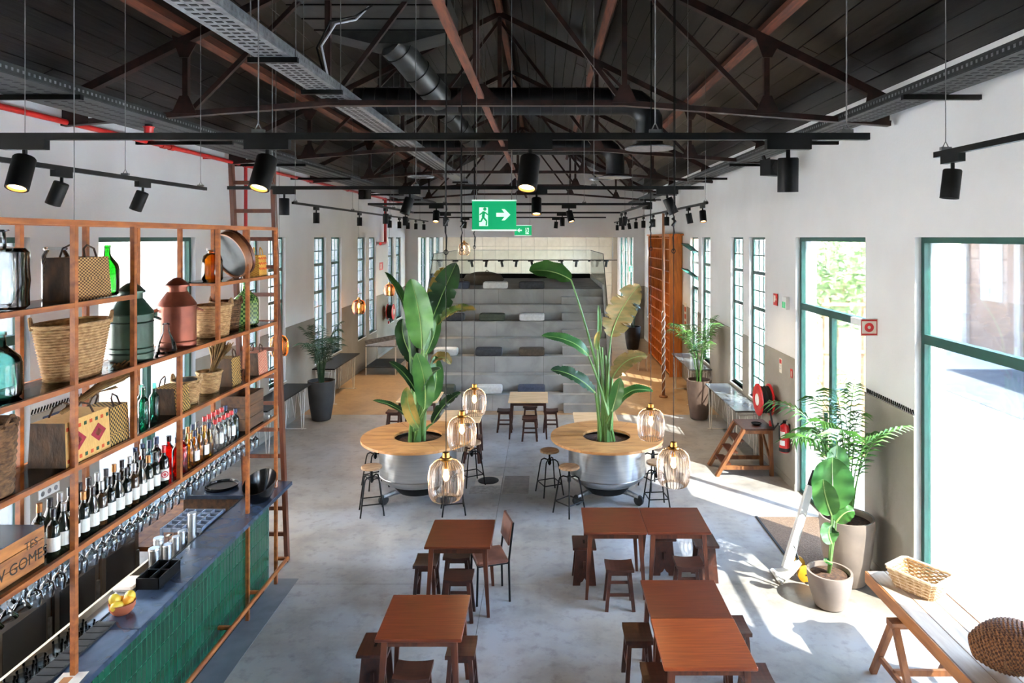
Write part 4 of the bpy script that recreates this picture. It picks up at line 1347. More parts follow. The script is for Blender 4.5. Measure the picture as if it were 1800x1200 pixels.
bk = thing('back_bar_cabinet', 'dark back bar cabinet with glass fridge doors', 'cabinet', (-4.4, 0, 0))
MB().box(-0.6, 0.0, 3.4, 7.4, 0.05, 0.9).build('body', M['darkcrate'], bk)
MB().box(-0.62, 0.03, 3.4, 7.42, 0.9, 0.94).build('top', M['galv'], bk)
for k in range(6):
    y = 3.5 + k * 0.65
    d = MB().box(0.0, 0.025, y, y + 0.6, 0.12, 0.86).build('door', mat('dark_grey_door', lin(92, 84, 78), 0.4, col2=lin(104, 96, 90), scale=5) if k == 0 else bpy.data.materials['dark_grey_door'], bk)
    MB().box(0.025, 0.029, y + 0.06, y + 0.54, 0.18, 0.8).build('door_glass', mat('smoked_glass', lin(72, 74, 78), 0.12) if k == 0 else bpy.data.materials['smoked_glass'], d)
    MB().box(0.025, 0.05, y + 0.56, y + 0.585, 0.35, 0.65).build('handle', M['galv'], d)
lb = thing('low_bench', 'low brown plank bench behind the end of the bar', 'bench', (-4.5, 0, 0))
for i in range(4):
    MB().box(-0.32 + i * 0.165, -0.16 + i * 0.165, 7.5, 9.0, 0.55, 0.6).build('plank', M['oldwood'], lb)
for y in (7.6, 8.9):
    for x in (-0.28, 0.28):
        MB().box(x - 0.03, x + 0.03, y - 0.03, y + 0.03, 0, 0.55).build('leg', M['oldwood'], lb)
MB().box(0.34, 0.37, 7.5, 9.0, 0.5, 0.64).build('edge_rail', M['white'], lb)
fr = thing('foot_rail', 'brown metal foot rail along the bar front', 'foot rail', (0, 0, 0))
MB().tube([(-2.98, 3.2, 0.28), (-2.98, 7.92, 0.28)], 0.022, 10).build('rail', M['shelfwood'], fr)
for y in (4.5, 6.48, 7.13, 7.88):
    MB().bar((-3.11, y + 0.03, 0.28), (-2.98, y + 0.03, 0.28), 0.03, 0.03).build('bracket', M['shelfwood'], fr)

# ------------------------------------------------------------------ suspended shelf unit
SX, SXB = -3.10, -3.46
SZ = {'A': 4.11, 'B': 3.57, 'C': 3.03, 'D': 2.49, 'E': 1.95}
PY = [3.75, 4.50, 5.15, 5.80, 6.48, 7.13, 7.88]
sh = thing('shelf_unit', 'tall orange brown wooden shelf frame standing on the bar', 'shelf unit', (0, 0, 0))
sw = 0.034


def post(x, y, a, b):
    MB().box(x - sw / 2, x + sw / 2, y - sw / 2, y + sw / 2, a, b).build('post', M['shelfwood'], sh)


def rail(x, a, b, z, h=0.034):
    MB().box(x - sw / 2 + 0.001, x + sw / 2 - 0.001, a, b, z - h, z).build('rail', M['shelfwood'], sh)


post(SX, 4.50, CT, 4.08)
post(SX, 5.15, SZ['D'], 4.08)
post(SX, 5.80, SZ['E'], SZ['C'] - 0.03)
post(SX, 6.48, SZ['C'], 4.08)
post(SX, 7.13, 0.0, 4.08)
post(SX, 7.88, 0.0, 4.08)
post(SX, 3.75, CT, 4.08)
for y in (3.75, 4.5, 5.15, 5.8, 6.48, 7.13, 7.88):
    post(SXB, y, 0.94 if y > 7.5 else SZ['E'] - 0.03, 4.08)
for x in (SX, SXB):
    MB().box(x - sw / 2, x + sw / 2, 3.4, 7.90, 4.08, 4.115).build('rail', M['shelfwood'], sh)
    for k in 'CDE':
        rail(x, 3.4, 7.90, SZ[k])
    rail(x, 3.4, 5.15, SZ['B'])
    rail(x, 6.48, 7.90, SZ['B'])
for k in 'BCDE':
    for y in PY:
        if k == 'B' and y == 5.8:
            continue
        MB().box(SXB, SX, y - 0.012, y + 0.012, SZ[k] - 0.03, SZ[k] - 0.008).build('cross_rail', M['shelfwood'], sh)
    spans = [(3.4, 5.15), (6.48, 7.88)] if k == 'B' else [(3.4, 5.15), (5.15, 6.48), (6.48, 7.88)]
    for a, b in spans:
        MB().box(SXB + 0.01, SX - 0.012, a + 0.003, b - 0.003, SZ[k] - 0.007, SZ[k] + 0.001).build('glass_shelf', M['shelfglass'], sh)
for k in range(18):     # small pegs of the glass hangers under the lowest rail
    MB().box(SX - 0.3, SX - 0.02, 3.6 + k * 0.235, 3.62 + k * 0.235, SZ['E'] - 0.05, SZ['E'] - 0.034).build('glass_hanger', M['galv'], sh)
for y in (4.5, 7.88):
    MB().tube([(SX, y, 4.11), (SX, y, zroof(SX))], 0.004, 4).build('suspension_wire', M['wire'], sh)

# ladder leaning against the end of the shelf
ld = thing('wooden_ladder', 'tall dark wooden ladder leaning on the end of the shelf', 'ladder', (0, 0, 0))
la, lb_ = Vector((-3.18, 8.42, 0.0)), Vector((-3.18, 7.95, 4.85))
for x in (-3.18, -3.66):
    MB().bar((x, 8.44, 0.0), (x, 7.98, 4.85), 0.045, 0.07, up=(0, 1, 0)).build('ladder_rail', M['legwood'], ld)
for k in range(14):
    z = 0.35 + k * 0.33
    y = 8.44 - 0.46 * z / 4.85
    MB().bar((-3.66, y, z), (-3.18, y, z), 0.03, 0.045).build('rung', M['legwood'], ld)

# ================================================================== THINGS ON THE BAR SHELVES
def jar(name, label, cat, p, prof, m, n=24, lid=None, part='glass_body', extra=None, sx=1, sy=1, group=None):
    t = thing(name, label, cat, p, 0, group)
    MB().lathe(prof, n, sx=sx, sy=sy).build(part, m, t)
    if extra:
        extra(t)
    return t


def inner(prof, th=0.004):
    """close a vessel: outside profile up, then inside profile back down"""
    return prof + [(max(r - th, 0.0), z) for r, z in reversed(prof) if z > prof[0][1] + th] + [(0, prof[0][1] + th)]


DEMI = [(0, 0), (0.8, 0.0), (0.97, 0.04), (1.0, 0.12), (1.0, 0.52), (0.9, 0.62), (0.55, 0.72), (0.28, 0.8), (0.24, 0.94), (0.30, 0.95), (0.30, 1.0), (0.24, 1.0)]


def demi(r, h):
    return [(a * r, b * h) for a, b in DEMI]


B, C_, D_, E_ = SZ['B'] + 0.0015, SZ['C'] + 0.0015, SZ['D'] + 0.0015, SZ['E'] + 0.0015
XS = -3.27
jar('glass_jar', 'large clear rippled glass jar on the top shelf', 'jar', (-3.25, 4.03, B), [(0, 0), (0.15, 0), (0.172, 0.02), (0.17, 0.1), (0.175, 0.17), (0.17, 0.26), (0.172, 0.34), (0.15, 0.365), (0.06, 0.375), (0.055, 0.46), (0.075, 0.47), (0.07, 0.475)], M['clear'], 32,
    extra=lambda t: MB().lathe([(0.0, 0.02), (0.13, 0.02), (0.15, 0.05), (0.148, 0.33), (0.14, 0.34)], 32, rib=0.03).build('inner_ripple', M['clear'], t))
jar('demijohn', 'bright green glass demijohn beside a woven bag', 'bottle', (-3.24, 5.06, B), demi(0.078, 0.37), M['greenglass'],
    extra=lambda t: MB().lathe([(0, 0.0), (0.06, 0.0), (0.072, 0.015), (0.0, 0.02)], 20).build('thick_base', M['greenglass'], t))
jar('glass_jar', 'small clear jar half hidden behind the tan woven bag', 'jar', (-3.38, 4.72, B), [(0, 0), (0.07, 0), (0.08, 0.02), (0.08, 0.3), (0.06, 0.34), (0.065, 0.36)], M['clear'],
    extra=lambda t: MB().lathe([(0.066, 0.34), (0.07, 0.35), (0.066, 0.362)], 18).build('rim', M['clear'], t))
jar('amber_jar', 'amber glass jar on the top shelf by the wooden sieve', 'jar', (-3.25, 6.68, B), [(0, 0), (0.08, 0), (0.095, 0.02), (0.095, 0.2), (0.08, 0.25), (0.045, 0.275), (0.045, 0.30), (0.052, 0.305)], M['amberglass'],
    extra=lambda t: MB().lathe([(0.046, 0.29), (0.055, 0.295), (0.055, 0.32), (0.0, 0.322)], 18).build('lid', M['clear'], t))
jar('demijohn', 'large teal glass demijohn below the rippled jar', 'bottle', (-3.27, 4.1, C_), demi(0.112, 0.40), M['tealglass'],
    extra=lambda t: MB().lathe([(0, 0.0), (0.09, 0.0), (0.1, 0.02), (0.0, 0.03)], 20).build('thick_base', M['tealglass'], t))
jar('mosaic_bottle', 'green mosaic patterned demijohn at the end of the shelf', 'bottle', (-3.3, 7.55, C_), demi(0.135, 0.48), M['mosaic'],
    extra=lambda t: MB().lathe([(0.034, 0.45), (0.046, 0.455), (0.046, 0.475), (0.034, 0.482)], 18).build('lip', M['tealglass'], t))
jar('glass_flask', 'clear bell-shaped glass flask between the two milk cans', 'flask', (-3.17, 5.72, C_), [(0, 0), (0.07, 0), (0.085, 0.02), (0.07, 0.09), (0.03, 0.17), (0.022, 0.24), (0.028, 0.245)], M['clear'],
    extra=lambda t: MB().lathe([(0.023, 0.235), (0.032, 0.24), (0.024, 0.25)], 16).build('lip', M['clear'], t))


def milkcan(label, p, m, rings):
    t = thing('milk_can', label, 'milk can', p, 0.4)
    MB().lathe([(0, 0), (0.15, 0), (0.157, 0.012), (0.155, 0.03), (0.155, 0.36), (0.16, 0.365), (0.155, 0.38), (0.085, 0.48), (0.08, 0.485), (0.08, 0.53), (0, 0.53)], 32).build('body', m, t)
    MB().lathe([(0.0, 0.53), (0.098, 0.53), (0.1, 0.545), (0.09, 0.55), (0.07, 0.575), (0.03, 0.605), (0, 0.61)], 26).build('lid', m, t)
    for z in rings:
        MB().lathe([(0.154, z - 0.008), (0.162, z), (0.154, z + 0.008)], 32).build('band', m, t)
    for a in (0.2, 3.34):
        c, s = math.cos(a), math.sin(a)
        MB().tube([(0.15 * c - 0.05 * s, 0.15 * s + 0.05 * c, 0.33), (0.2 * c - 0.045 * s, 0.2 * s + 0.045 * c, 0.31), (0.2 * c + 0.045 * s, 0.2 * s - 0.045 * c, 0.31), (0.15 * c + 0.05 * s, 0.15 * s - 0.05 * c, 0.33)], 0.008, 7).build('handle', m, t)


milkcan('dark green metal milk can on the middle shelf', (-3.28, 5.42, C_), M['cangreen'], (0.06, 0.1, 0.3))
milkcan('copper coloured metal milk can on the middle shelf', (-3.28, 6.1, C_), M['cancopper'], (0.05,))


def basket(label, p, r0, r1, h, m, sx=1.0, sy=1.0, handles=2, rows=14, ang=0.0, name='straw_basket', fill=None):
    t = thing(name, label, 'basket', p, ang)
    prof = [(0, 0)]
    for i in range(rows * 2 + 1):
        u = i / (rows * 2)
        prof.append(((r0 + (r1 - r0) * u) + (0.004 if i % 2 else -0.003), h * u))
    prof += [(r1 - 0.012, h + 0.004), (r1 - 0.022, h - 0.005)]
    for i in range(6):
        u = 1 - i / 5
        prof.append((max(r0 + (r1 - r0) * u - 0.022, 0.01), max(h * u, 0.012)))
    prof.append((0, 0.012))
    MB().lathe(prof, 36, sx=sx, sy=sy).build('coiled_body', m, t)
    MB().tube([(r1 * 1.01 * math.cos(a) * sx, r1 * 1.01 * math.sin(a) * sy, h) for a in [2 * PI * i / 32 for i in range(32)]], 0.009, 6, True).build('rim', m, t)
    for k in range(handles):
        a0 = (0.9 if sy > sx else 0.0) + k * PI
        pts = []
        for i in range(9):
            a = a0 - 0.3 + 0.6 * i / 8
            pts.append((r1 * 1.02 * math.cos(a) * sx, r1 * 1.02 * math.sin(a) * sy, h - 0.02 + 0.07 * math.sin(PI * i / 8)))
        MB().tube(pts, 0.012, 7).build('handle', m, t)
    if fill:
        MB().lathe([(0, h * 0.8), (r1 * 0.75, h * 0.85), (r1 * 0.88, h * 0.98), (r1 * 0.5, h * 1.08), (0, h * 1.1)], 18, sx=sx, sy=sy).build('lining', fill, t)
    return t


basket('large oval straw basket with rope handles on the middle shelf', (-3.28, 4.75, C_), 0.13, 0.18, 0.38, M['straw'], 0.98, 1.75, rows=20)
basket('round straw basket beside the copper milk can', (-3.27, 6.73, C_), 0.14, 0.17, 0.30, M['straw'], 1.0, 1.2, rows=16)
basket('dark wicker basket half hidden behind the straw basket', (-3.33, 7.14, C_), 0.12, 0.15, 0.3, M['strawdark'], 1.0, 1.0)
basket('small straw basket holding dark cloth on the lower shelf', (-3.26, 6.22, D_), 0.09, 0.125, 0.21, M['straw'], fill=M['cush_grey'])
basket('small straw basket holding dried wheat on the lower shelf', (-3.27, 6.66, D_), 0.085, 0.115, 0.2, M['straw'], handles=0)
basket('dark shaggy round basket at the near end of the lower shelf', (-3.28, 3.98, D_), 0.15, 0.17, 0.42, M['strawdark'], rows=10)


def woven_bag(label, p, dx, dy, h, front, end, handles=True, taper=0.82, pattern=None):
    """woven carrier bag: base dx by dy, sides leaning in"""
    t = thing('woven_bag', label, 'bag', p)
    a, b = dx / 2, dy / 2
    ta = taper
    v = [(-a, -b, 0), (a, -b, 0), (a, b, 0), (-a, b, 0), (-a * ta, -b * 0.97, h), (a * ta, -b * 0.97, h), (a * ta, b * 0.97, h), (-a * ta, b * 0.97, h)]
    MB().add(v, [(3, 2, 1, 0), (4, 5, 6, 7), (1, 2, 6, 5), (3, 0, 4, 7), (0, 1, 5, 4), (2, 3, 7, 6)]).build('body', front, t)
    MB().add([(-a, -b - 0.003, 0), (a, -b - 0.003, 0), (a * ta, -b * 0.97 - 0.003, h), (-a * ta, -b * 0.97 - 0.003, h), (-a, -b, 0), (a, -b, 0), (a * ta, -b * 0.97, h), (-a * ta, -b * 0.97, h)],
             [(0, 1, 2, 3), (7, 6, 5, 4), (0, 4, 5, 1), (1, 5, 6, 2), (2, 6, 7, 3), (3, 7, 4, 0)]).build('end_gusset', end, t)
    if handles:
        for s in (-1, 1):
            MB().tube([(s * a * ta * 0.9, -b * 0.35, h - 0.01), (s * a * 0.6, -b * 0.3, h + 0.06), (s * a * 0.5, 0, h + 0.085), (s * a * 0.6, b * 0.3, h + 0.06), (s * a * ta * 0.9, b * 0.35, h - 0.01)], 0.007, 6).build('handle', end, t)
    if pattern:
        pattern(t, a, b, h, ta)
    return t


def folk(t, a, b, h, ta):
    """rows of coloured motifs on the broad face"""
    def patch(u, w, z0, z1, m, diamond=False):
        def P(y, z):
            x = a + (a * ta - a) * z / h
            return (x + 0.002, y, z)
        if diamond:
            q = [P(u, z0), P(u + w / 2, (z0 + z1) / 2), P(u, z1), P(u - w / 2, (z0 + z1) / 2)]
        else:
            q = [P(u - w / 2, z0), P(u + w / 2, z0), P(u + w / 2, z1), P(u - w / 2, z1)]
        q2 = [(x - 0.0015, y, z) for x, y, z in q]
        MB().add(q + q2, [(0, 1, 2, 3), (7, 6, 5, 4), (0, 4, 5, 1), (1, 5, 6, 2), (2, 6, 7, 3), (3, 7, 4, 0)]).build('motif', m, t)
    n = 8
    for i in range(n):
        y = -b * 0.88 + i * b * 1.76 / (n - 1)
        for z in (h * 0.12, h * 0.84):
            patch(y, 0.026, z - 0.012, z + 0.012, M['dkgreen'] if i % 2 else M['orange'])
    for i in range(2):
        y = -b * 0.45 + i * b * 0.9
        patch(y, 0.16, h * 0.28, h * 0.72, M['mag'], True)
        patch(y, 0.075, h * 0.4, h * 0.6, M['bagpattern'], True)


woven_bag('tan woven bag with handles beside the green demijohn', (-3.27, 4.79, B), 0.24, 0.36, 0.29, M['bagtan'], M['bagdark'])
woven_bag('yellow woven bag with wavy stripes on the top shelf end', (-3.2, 7.6, B), 0.14, 0.2, 0.23, M['bagyellow'], M['bagyellow'],
          pattern=lambda t, a, b, h, ta: [MB().tube([(a * (1 - 0.18 * z / h) + 0.001, -b + 2 * b * i / 12, z + 0.012 * math.sin(i * 1.9)) for i in range(13)], 0.006, 5).build('stripe', M['orange'], t) for z in (h * 0.35, h * 0.6, h * 0.85)])
woven_bag('straw bag with red and green folk pattern on the lower shelf', (-3.25, 4.69, D_), 0.25, 0.46, 0.29, M['bagpattern'], M['bagdark'], pattern=folk, taper=0.9)
woven_bag('yellow and black lattice woven bag next to the folk bag', (-3.25, 5.04, D_), 0.24, 0.22, 0.27, M['baglattice'], M['bagdark'], taper=0.9)
woven_bag('yellow and black lattice woven bag by the green bottles', (-3.24, 5.92, D_), 0.22, 0.24, 0.22, M['baglattice'], M['bagdark'])
woven_bag('yellow lattice woven bag behind the dried wheat', (-3.24, 7.0, D_), 0.18, 0.2, 0.28, M['baglattice'], M['bagdark'])
woven_bag('red and white woven bag at the end of the lower shelf', (-3.2, 7.58, D_), 0.16, 0.24, 0.24, M['bagred'], M['bagdark'])


def sheaf(label, p, q, n, spread, length):
    """tied bundle of dried grass from p towards q"""
    p, q = Vector(p), Vector(q)
    t = thing('dried_grass_bundle', label, 'dried grass', p)
    d = (q - p).normalized()
    a_, b_, _ = frame_of(d)
    rr = random.Random(int(length * 1000))
    m = MB()
    for k in range(n):
        th, s = rr.uniform(0, 2 * PI), rr.uniform(0.2, 1)
        off = (a_ * math.cos(th) + b_ * math.sin(th))
        e = d * length * rr.uniform(0.75, 1.05) + off * spread * s
        mid = d * length * 0.5 + off * spread * s * 0.35
        m.tube([off * 0.012 * s, mid, e], [0.003, 0.003, 0.0065], 4)
    o = m.build('stems', M['drygrass'], t)
    o['kind'] = 'stuff'
    MB().tube([d * length * 0.18 + (a_ * math.cos(x) + b_ * math.sin(x)) * 0.025 for x in [2 * PI * i / 12 for i in range(12)]], 0.008, 5, True).build('binding', M['strawdark'], t)


sheaf('sheaf of dried grass lying on the folk pattern bag', (-3.22, 4.55, 2.83), (-3.2, 5.35, 3.02), 90, 0.09, 0.72)
sheaf('sheaf of dried wheat standing in a small straw basket', (-3.27, 6.66, 2.6), (-3.26, 6.95, 3.0), 90, 0.11, 0.44)

# wooden drum sieve leaning on the top shelf
sv = thing('wooden_sieve', 'large round wooden drum sieve leaning on the top shelf', 'sieve', (-3.29, 7.22, B + 0.252))
Rm = Matrix.Rotation(math.radians(62), 4, 'Z') @ Matrix.Rotation(math.radians(68), 4, 'Y')
MB().lathe([(0.236, -0.06), (0.25, -0.06), (0.25, 0.06), (0.236, 0.06), (0.236, -0.06)], 40).move(Rm).build('wooden_hoop', M['oldwood'], sv)
MB().lathe([(0, -0.035), (0.236, -0.035), (0.236, -0.03), (0, -0.03)], 32).move(Rm).build('mesh_sheet', M['darkgalv'], sv)
MB().lathe([(0.252, 0.02), (0.258, 0.02), (0.258, 0.05), (0.252, 0.05), (0.252, 0.02)], 40).move(Rm).build('binding_hoop', M['legwood'], sv)


# ------------------------------------------------------------------ lettering helper
def text_part(txt, size, M4, m, parent, name='lettering', bold=0.0):
    cu = bpy.data.curves.new('txt', 'FONT')
    cu.body = txt
    cu.size = size
    cu.align_x = 'CENTER'
    cu.align_y = 'CENTER'
    cu.extrude = 0.0006
    cu.offset = bold
    o = bpy.data.objects.new('txt', cu)
    COL.objects.link(o)
    dg = bpy.context.evaluated_depsgraph_get()
    me = bpy.data.meshes.new_from_object(o.evaluated_get(dg))
    bpy.data.objects.remove(o)
    me.transform(M4)
    me.materials.clear()
    me.materials.append(m)
    return put(name, me, parent)


def crate(label, p, dx, dy, h, m, text=None):
    t = thing('wooden_crate', label, 'crate', p)
    n = 3
    for i in range(n):
        z0, z1 = h * i / n + 0.003, h * (i + 1) / n - 0.003
        MB().box(dx / 2 - 0.015, dx / 2, -dy / 2, dy / 2, z0, z1).build('slat', m, t)
        MB().box(-dx / 2, -dx / 2 + 0.015, -dy / 2, dy / 2, z0, z1).build('slat', m, t)
        for s in (-1, 1):
            y0, y1 = (-dy / 2 + 0.001, -dy / 2 + 0.016) if s < 0 else (dy / 2 - 0.016, dy / 2 - 0.001)
            MB().box(-dx / 2 + 0.015, dx / 2 - 0.015, y0, y1, z0, z1).build('slat', m, t)
    MB().box(-dx / 2 + 0.005, dx / 2 - 0.005, -dy / 2 + 0.005, dy / 2 - 0.005, 0.0, 0.012).build('bottom_board', m, t)
    if text:
        MB().box(-dx / 2 + 0.001, dx / 2 - 0.001, -dy / 2 + 0.001, dy / 2 - 0.001, h - 0.012, h).build('lid_board', M['counter'], t)
        face = Matrix(((0, 0, 1, dx / 2 + 0.0006), (1, 0, 0, 0), (0, 1, 0, 0), (0, 0, 0, 1)))
        for txt, y, z, s in text:
            text_part(txt, s, Matrix.Translation((0, y, z)) @ face, M['ink'], t)
    return t


crate('stained wooden crate with stencilled letters on the lowest shelf', (-3.3, 4.06, E_), 0.3, 0.48, 0.24, M['cratewood'], [('TES', 0.13, 0.165, 0.07), ('INW GOMES', 0.0, 0.075, 0.095)])
crate('dark old wooden crate at the far end of the lowest shelf', (-3.28, 7.42, E_), 0.28, 0.42, 0.37, M['darkcrate'])

# ------------------------------------------------------------------ bottles
def bottle_proto(kind):
    if kind == 'bordeaux':
        prof = [(0, 0), (0.034, 0), (0.0375, 0.006), (0.0375, 0.185), (0.033, 0.205), (0.017, 0.225), (0.0145, 0.24), (0.0145, 0.292), (0.0165, 0.294), (0.0165, 0.302), (0, 0.302)]
    elif kind == 'burgundy':
        prof = [(0, 0), (0.037, 0), (0.041, 0.006), (0.041, 0.15), (0.036, 0.18), (0.022, 0.225), (0.0155, 0.25), (0.0145, 0.288), (0.0165, 0.29), (0.0165, 0.298), (0, 0.298)]
    else:
        prof = [(0, 0), (0.036, 0), (0.039, 0.006), (0.039, 0.19), (0.034, 0.21), (0.0165, 0.23), (0.0155, 0.27), (0, 0.27)]
    return prof


BPROF = {k: bottle_proto(k) for k in ('bordeaux', 'burgundy', 'spirit')}
BOT_ME, LAB_ME, CAP_ME = {}, {}, {}


def bottle(label, x, y, z, kind, glassm, labm, capm, group, sc=1.0, emblem=False):
    t = thing('bottle', label, 'bottle', (x, y, z), RND.uniform(-0.3, 0.3), group)
    t.scale = (sc, sc, sc)
    key = (kind, glassm)
    if key not in BOT_ME:
        BOT_ME[key] = MB().lathe(BPROF[kind], 16).mesh('bottle_glass', M[glassm])
    put('bottle_glass', BOT_ME[key], t)
    if labm:
        key = (kind, labm)
        if key not in LAB_ME:
            r = {'bordeaux': 0.0378, 'burgundy': 0.0413, 'spirit': 0.0393}[kind]
            z0, z1 = (0.035, 0.125) if kind != 'spirit' else (0.05, 0.15)
            m = MB()
            n = 12
            v, f = [], []
            for i in range(n + 1):
                a = -1.7 + 3.4 * i / n - 0.7
                for rr_, zz in ((r, z0), (r, z1), (r - 0.0004, z1), (r - 0.0004, z0)):
                    v.append((rr_ * math.cos(a), rr_ * math.sin(a), zz))
            for i in range(n):
                for q in range(4):
                    f.append((i * 4 + q, i * 4 + (q + 1) % 4, i * 4 + 4 + (q + 1) % 4, i * 4 + 4 + q)[::-1])
            m.add(v, f, True)
            LAB_ME[key] = m.mesh('paper_label', M[labm])
        put('paper_label', LAB_ME[key], t)
    if capm:
        key = (kind, capm)
        if key not in CAP_ME:
            z0, z1, r = {'bordeaux': (0.25, 0.304, 0.0168), 'burgundy': (0.25, 0.3, 0.0168), 'spirit': (0.255, 0.295, 0.019)}[kind]
            CAP_ME[key] = MB().lathe([(0, z0), (r, z0), (r, z1), (0, z1 + 0.001)], 14).mesh('capsule', M[capm])
        put('capsule', CAP_ME[key], t)
    if emblem:
        for k, (ra, rb, mm) in enumerate(((0.0, 0.026, 'capred'), (0.012, 0.018, 'paper'))):
            MB().lathe([(ra, 0), (rb, 0), (rb, 0.0006), (ra, 0.0006)] if ra else [(0, 0), (rb, 0), (rb, 0.0006), (0, 0.0006)], 18).move(
                Matrix.Translation((0.031, -0.025, 0.085)) @ Matrix.Rotation(-0.7, 4, 'Z') @ Matrix.Translation((0.002 + 0.0007 * k, 0, 0)) @ Matrix.Rotation(PI / 2, 4, 'Y')).build('emblem', M[mm], t)
    return t


GB = 'bottles on the lowest bar shelf'
caps = ['capdark', 'capsilver', 'capdark', 'capgold', 'capdark', 'capsilver', 'capdark', 'capdark']
i = 0
y = 4.40
while y < 5.62:
    kd = 'burgundy' if i % 3 == 1 else 'bordeaux'
    gm = 'winebrown' if i in (5, 9) else 'winedark'
    for row, x in enumerate((-3.165, -3.285)):
        bottle('%s wine bottle from the lettered crate, %s row of the lowest shelf' % (nth(i), ('aisle side', 'inner')[row]), x, y + row * 0.04, E_, kd, gm, 'paper', caps[(i + row * 3) % 8], GB, 1.05 if row else 1.0)
    i += 1
    y += 0.096
bottle('wine bottle with a large red ring emblem on its white label', -3.165, 5.675, E_, 'bordeaux', 'winedark', 'paper', 'capred', GB, 1.05, emblem=True)
for k in range(3):
    bottle('%s bright red aperitif bottle counting from the red ring bottle' % nth(k), -3.165 - 0.1 * (k == 2), 5.885 + 0.09 * (k if k < 2 else 0.5), E_, 'spirit', 'redglass', None, 'capdark' if k else 'capblue', GB, 1.1)
for k in range(4):
    bottle('%s inner-row tall bottle with navy cap beside the red bottles' % nth(k), -3.31, 5.52 + k * 0.1, E_, 'bordeaux', ('winedark', 'redglass', 'blueglass', 'winedark')[k], 'paper', 'capblue', GB, 1.15)
for k in range(5):
    for row, x in enumerate((-3.165, -3.29)):
        bottle('%s golden spirit bottle after the red ones, %s row' % (nth(k), ('aisle side', 'inner')[row]), x, 6.09 + k * 0.088 + row * 0.03, E_, 'burgundy', 'goldglass', 'paper' if k % 2 else None, ('capgold', 'capblue', 'capdark')[(k + row) % 3], GB)
for k in range(6):
    for row, x in enumerate((-3.165, -3.28)):
        bottle('%s clear spirit bottle with red cap before the dark crate, %s row' % (nth(k), ('aisle side', 'inner')[row]), x, 6.56 + k * 0.086 + row * 0.03, E_, 'spirit', 'clear' if k < 5 else 'blueglass', 'paper' if k % 3 == 1 else None, 'capred' if k < 5 else 'capblue', GB, 1.08 if row else 1.0)
for k, (x, yy) in enumerate(((-3.19, 5.43), (-3.26, 5.52), (-3.2, 5.60))):
    bottle('%s empty green glass bottle on the lower shelf by the lattice bag' % nth(k), x, yy, D_, 'bordeaux', 'bottlegreen', None, None, 'green bottles on the lower shelf', 1.05)

# hanging wine glasses
gl = MB().lathe([(0, 0.0), (0.032, 0.0), (0.031, -0.004), (0.005, -0.012), (0.004, -0.085), (0.012, -0.1), (0.036, -0.125), (0.041, -0.155), (0.034, -0.205), (0.0325, -0.205), (0.039, -0.155), (0.034, -0.128), (0.0, -0.105)][::-1], 14).mesh('hanging_glass', M['stemglass'])
cone = MB().lathe([(0, 0.0), (0.034, 0.0), (0.033, -0.004), (0.005, -0.012), (0.004, -0.09), (0.056, -0.165), (0.055, -0.166), (0.0, -0.1)][::-1], 16).mesh('hanging_glass', M['stemglass'])
for i in range(34):
    y = 3.92 + i * 0.108
    for row, x in enumerate((-3.17, -3.30)):
        o = put('hanging_glass', cone if i < 3 else gl, None, (x, y + row * 0.05, SZ['E'] - 0.034))
        kd = 'cone-shaped cocktail glass' if i < 3 else 'wine glass'
        tag(o, '%s upside-down hanging %s under the shelf, %s row' % (nth(i), kd, ('aisle side', 'inner')[row]), 'glass', 'glasses hanging under the bar shelf')

# ------------------------------------------------------------------ things on the bar
bw_ = thing('ice_bucket', 'large slanted black ice bucket with white squiggle on the bar', 'bucket', (-3.13, 7.5, CT + 0.001))
n = 30
v, f = [], []
for ring, (r, z) in enumerate([(0.10, 0.0), (0.13, 0.05), (0.155, 0.13), (0.165, 0.2), (0.155, 0.2), (0.14, 0.12), (0.08, 0.02)]):
    for k in range(n):
        a = 2 * PI * k / n
        lift = 0.07 * math.sin(a) * max(0, (z - 0.03)) / 0.17
        v.append((r * math.cos(a), r * 1.35 * math.sin(a), z + lift))
for ring in range(6):
    for k in range(n):
        f.append((ring * n + k, ring * n + (k + 1) % n, (ring + 1) * n + (k + 1) % n, (ring + 1) * n + k))
f += [tuple(range(n - 1, -1, -1)), tuple(6 * n + k for k in range(n))]
MB().add(v, f, True).build('bucket_shell', M['blackglossy'], bw_)
MB().tube([(0.150, 0.12, 0.16), (0.156, 0.10, 0.175), (0.155, 0.085, 0.155), (0.149, 0.1, 0.13), (0.144, 0.115, 0.11), (0.143, 0.095, 0.1)], 0.004, 6).build('squiggle_mark', M['white'], bw_)

rk = thing('glass_rack', 'grey blue plastic glass rack with square cells behind the bar', 'glass rack', (-3.57, 6.95, 0.861))
for zz in (0.0, 0.24):
    for i in range(5):
        MB().box(-0.2 + i * 0.098, -0.192 + i * 0.098, -0.24, 0.24, zz, zz + 0.04).build('cell_bar', M['plasticgrey'], rk)
    for i in range(6):
        MB().box(-0.2, 0.2, -0.24 + i * 0.0945, -0.232 + i * 0.0945, zz, zz + 0.04).build('cell_bar', M['plasticgrey'], rk)
for sx in (-0.195, 0.195):
    for sy in (-0.235, 0.235):
        MB().box(sx - 0.012, sx + 0.012, sy - 0.012, sy + 0.012, 0.0, 0.28).build('corner_post', M['plasticgrey'], rk)
glr = MB().lathe([(0, 0.19), (0.03, 0.19), (0.004, 0.175), (0.004, 0.1), (0.034, 0.075), (0.036, 0.04), (0.03, 0.0)][::-1], 12).mesh('stem_glass', M['stemglass'])
for i in range(4):
    for j in range(3):
        o = put('stem_glass', glr, None, (-3.72 + i * 0.098, 6.76 + j * 0.095, 0.862 + 0.001))
        tag(o, 'upturned stem glass in the blue rack, %s row %s column' % (nth(j), nth(i)), 'glass', 'glasses in the rack')
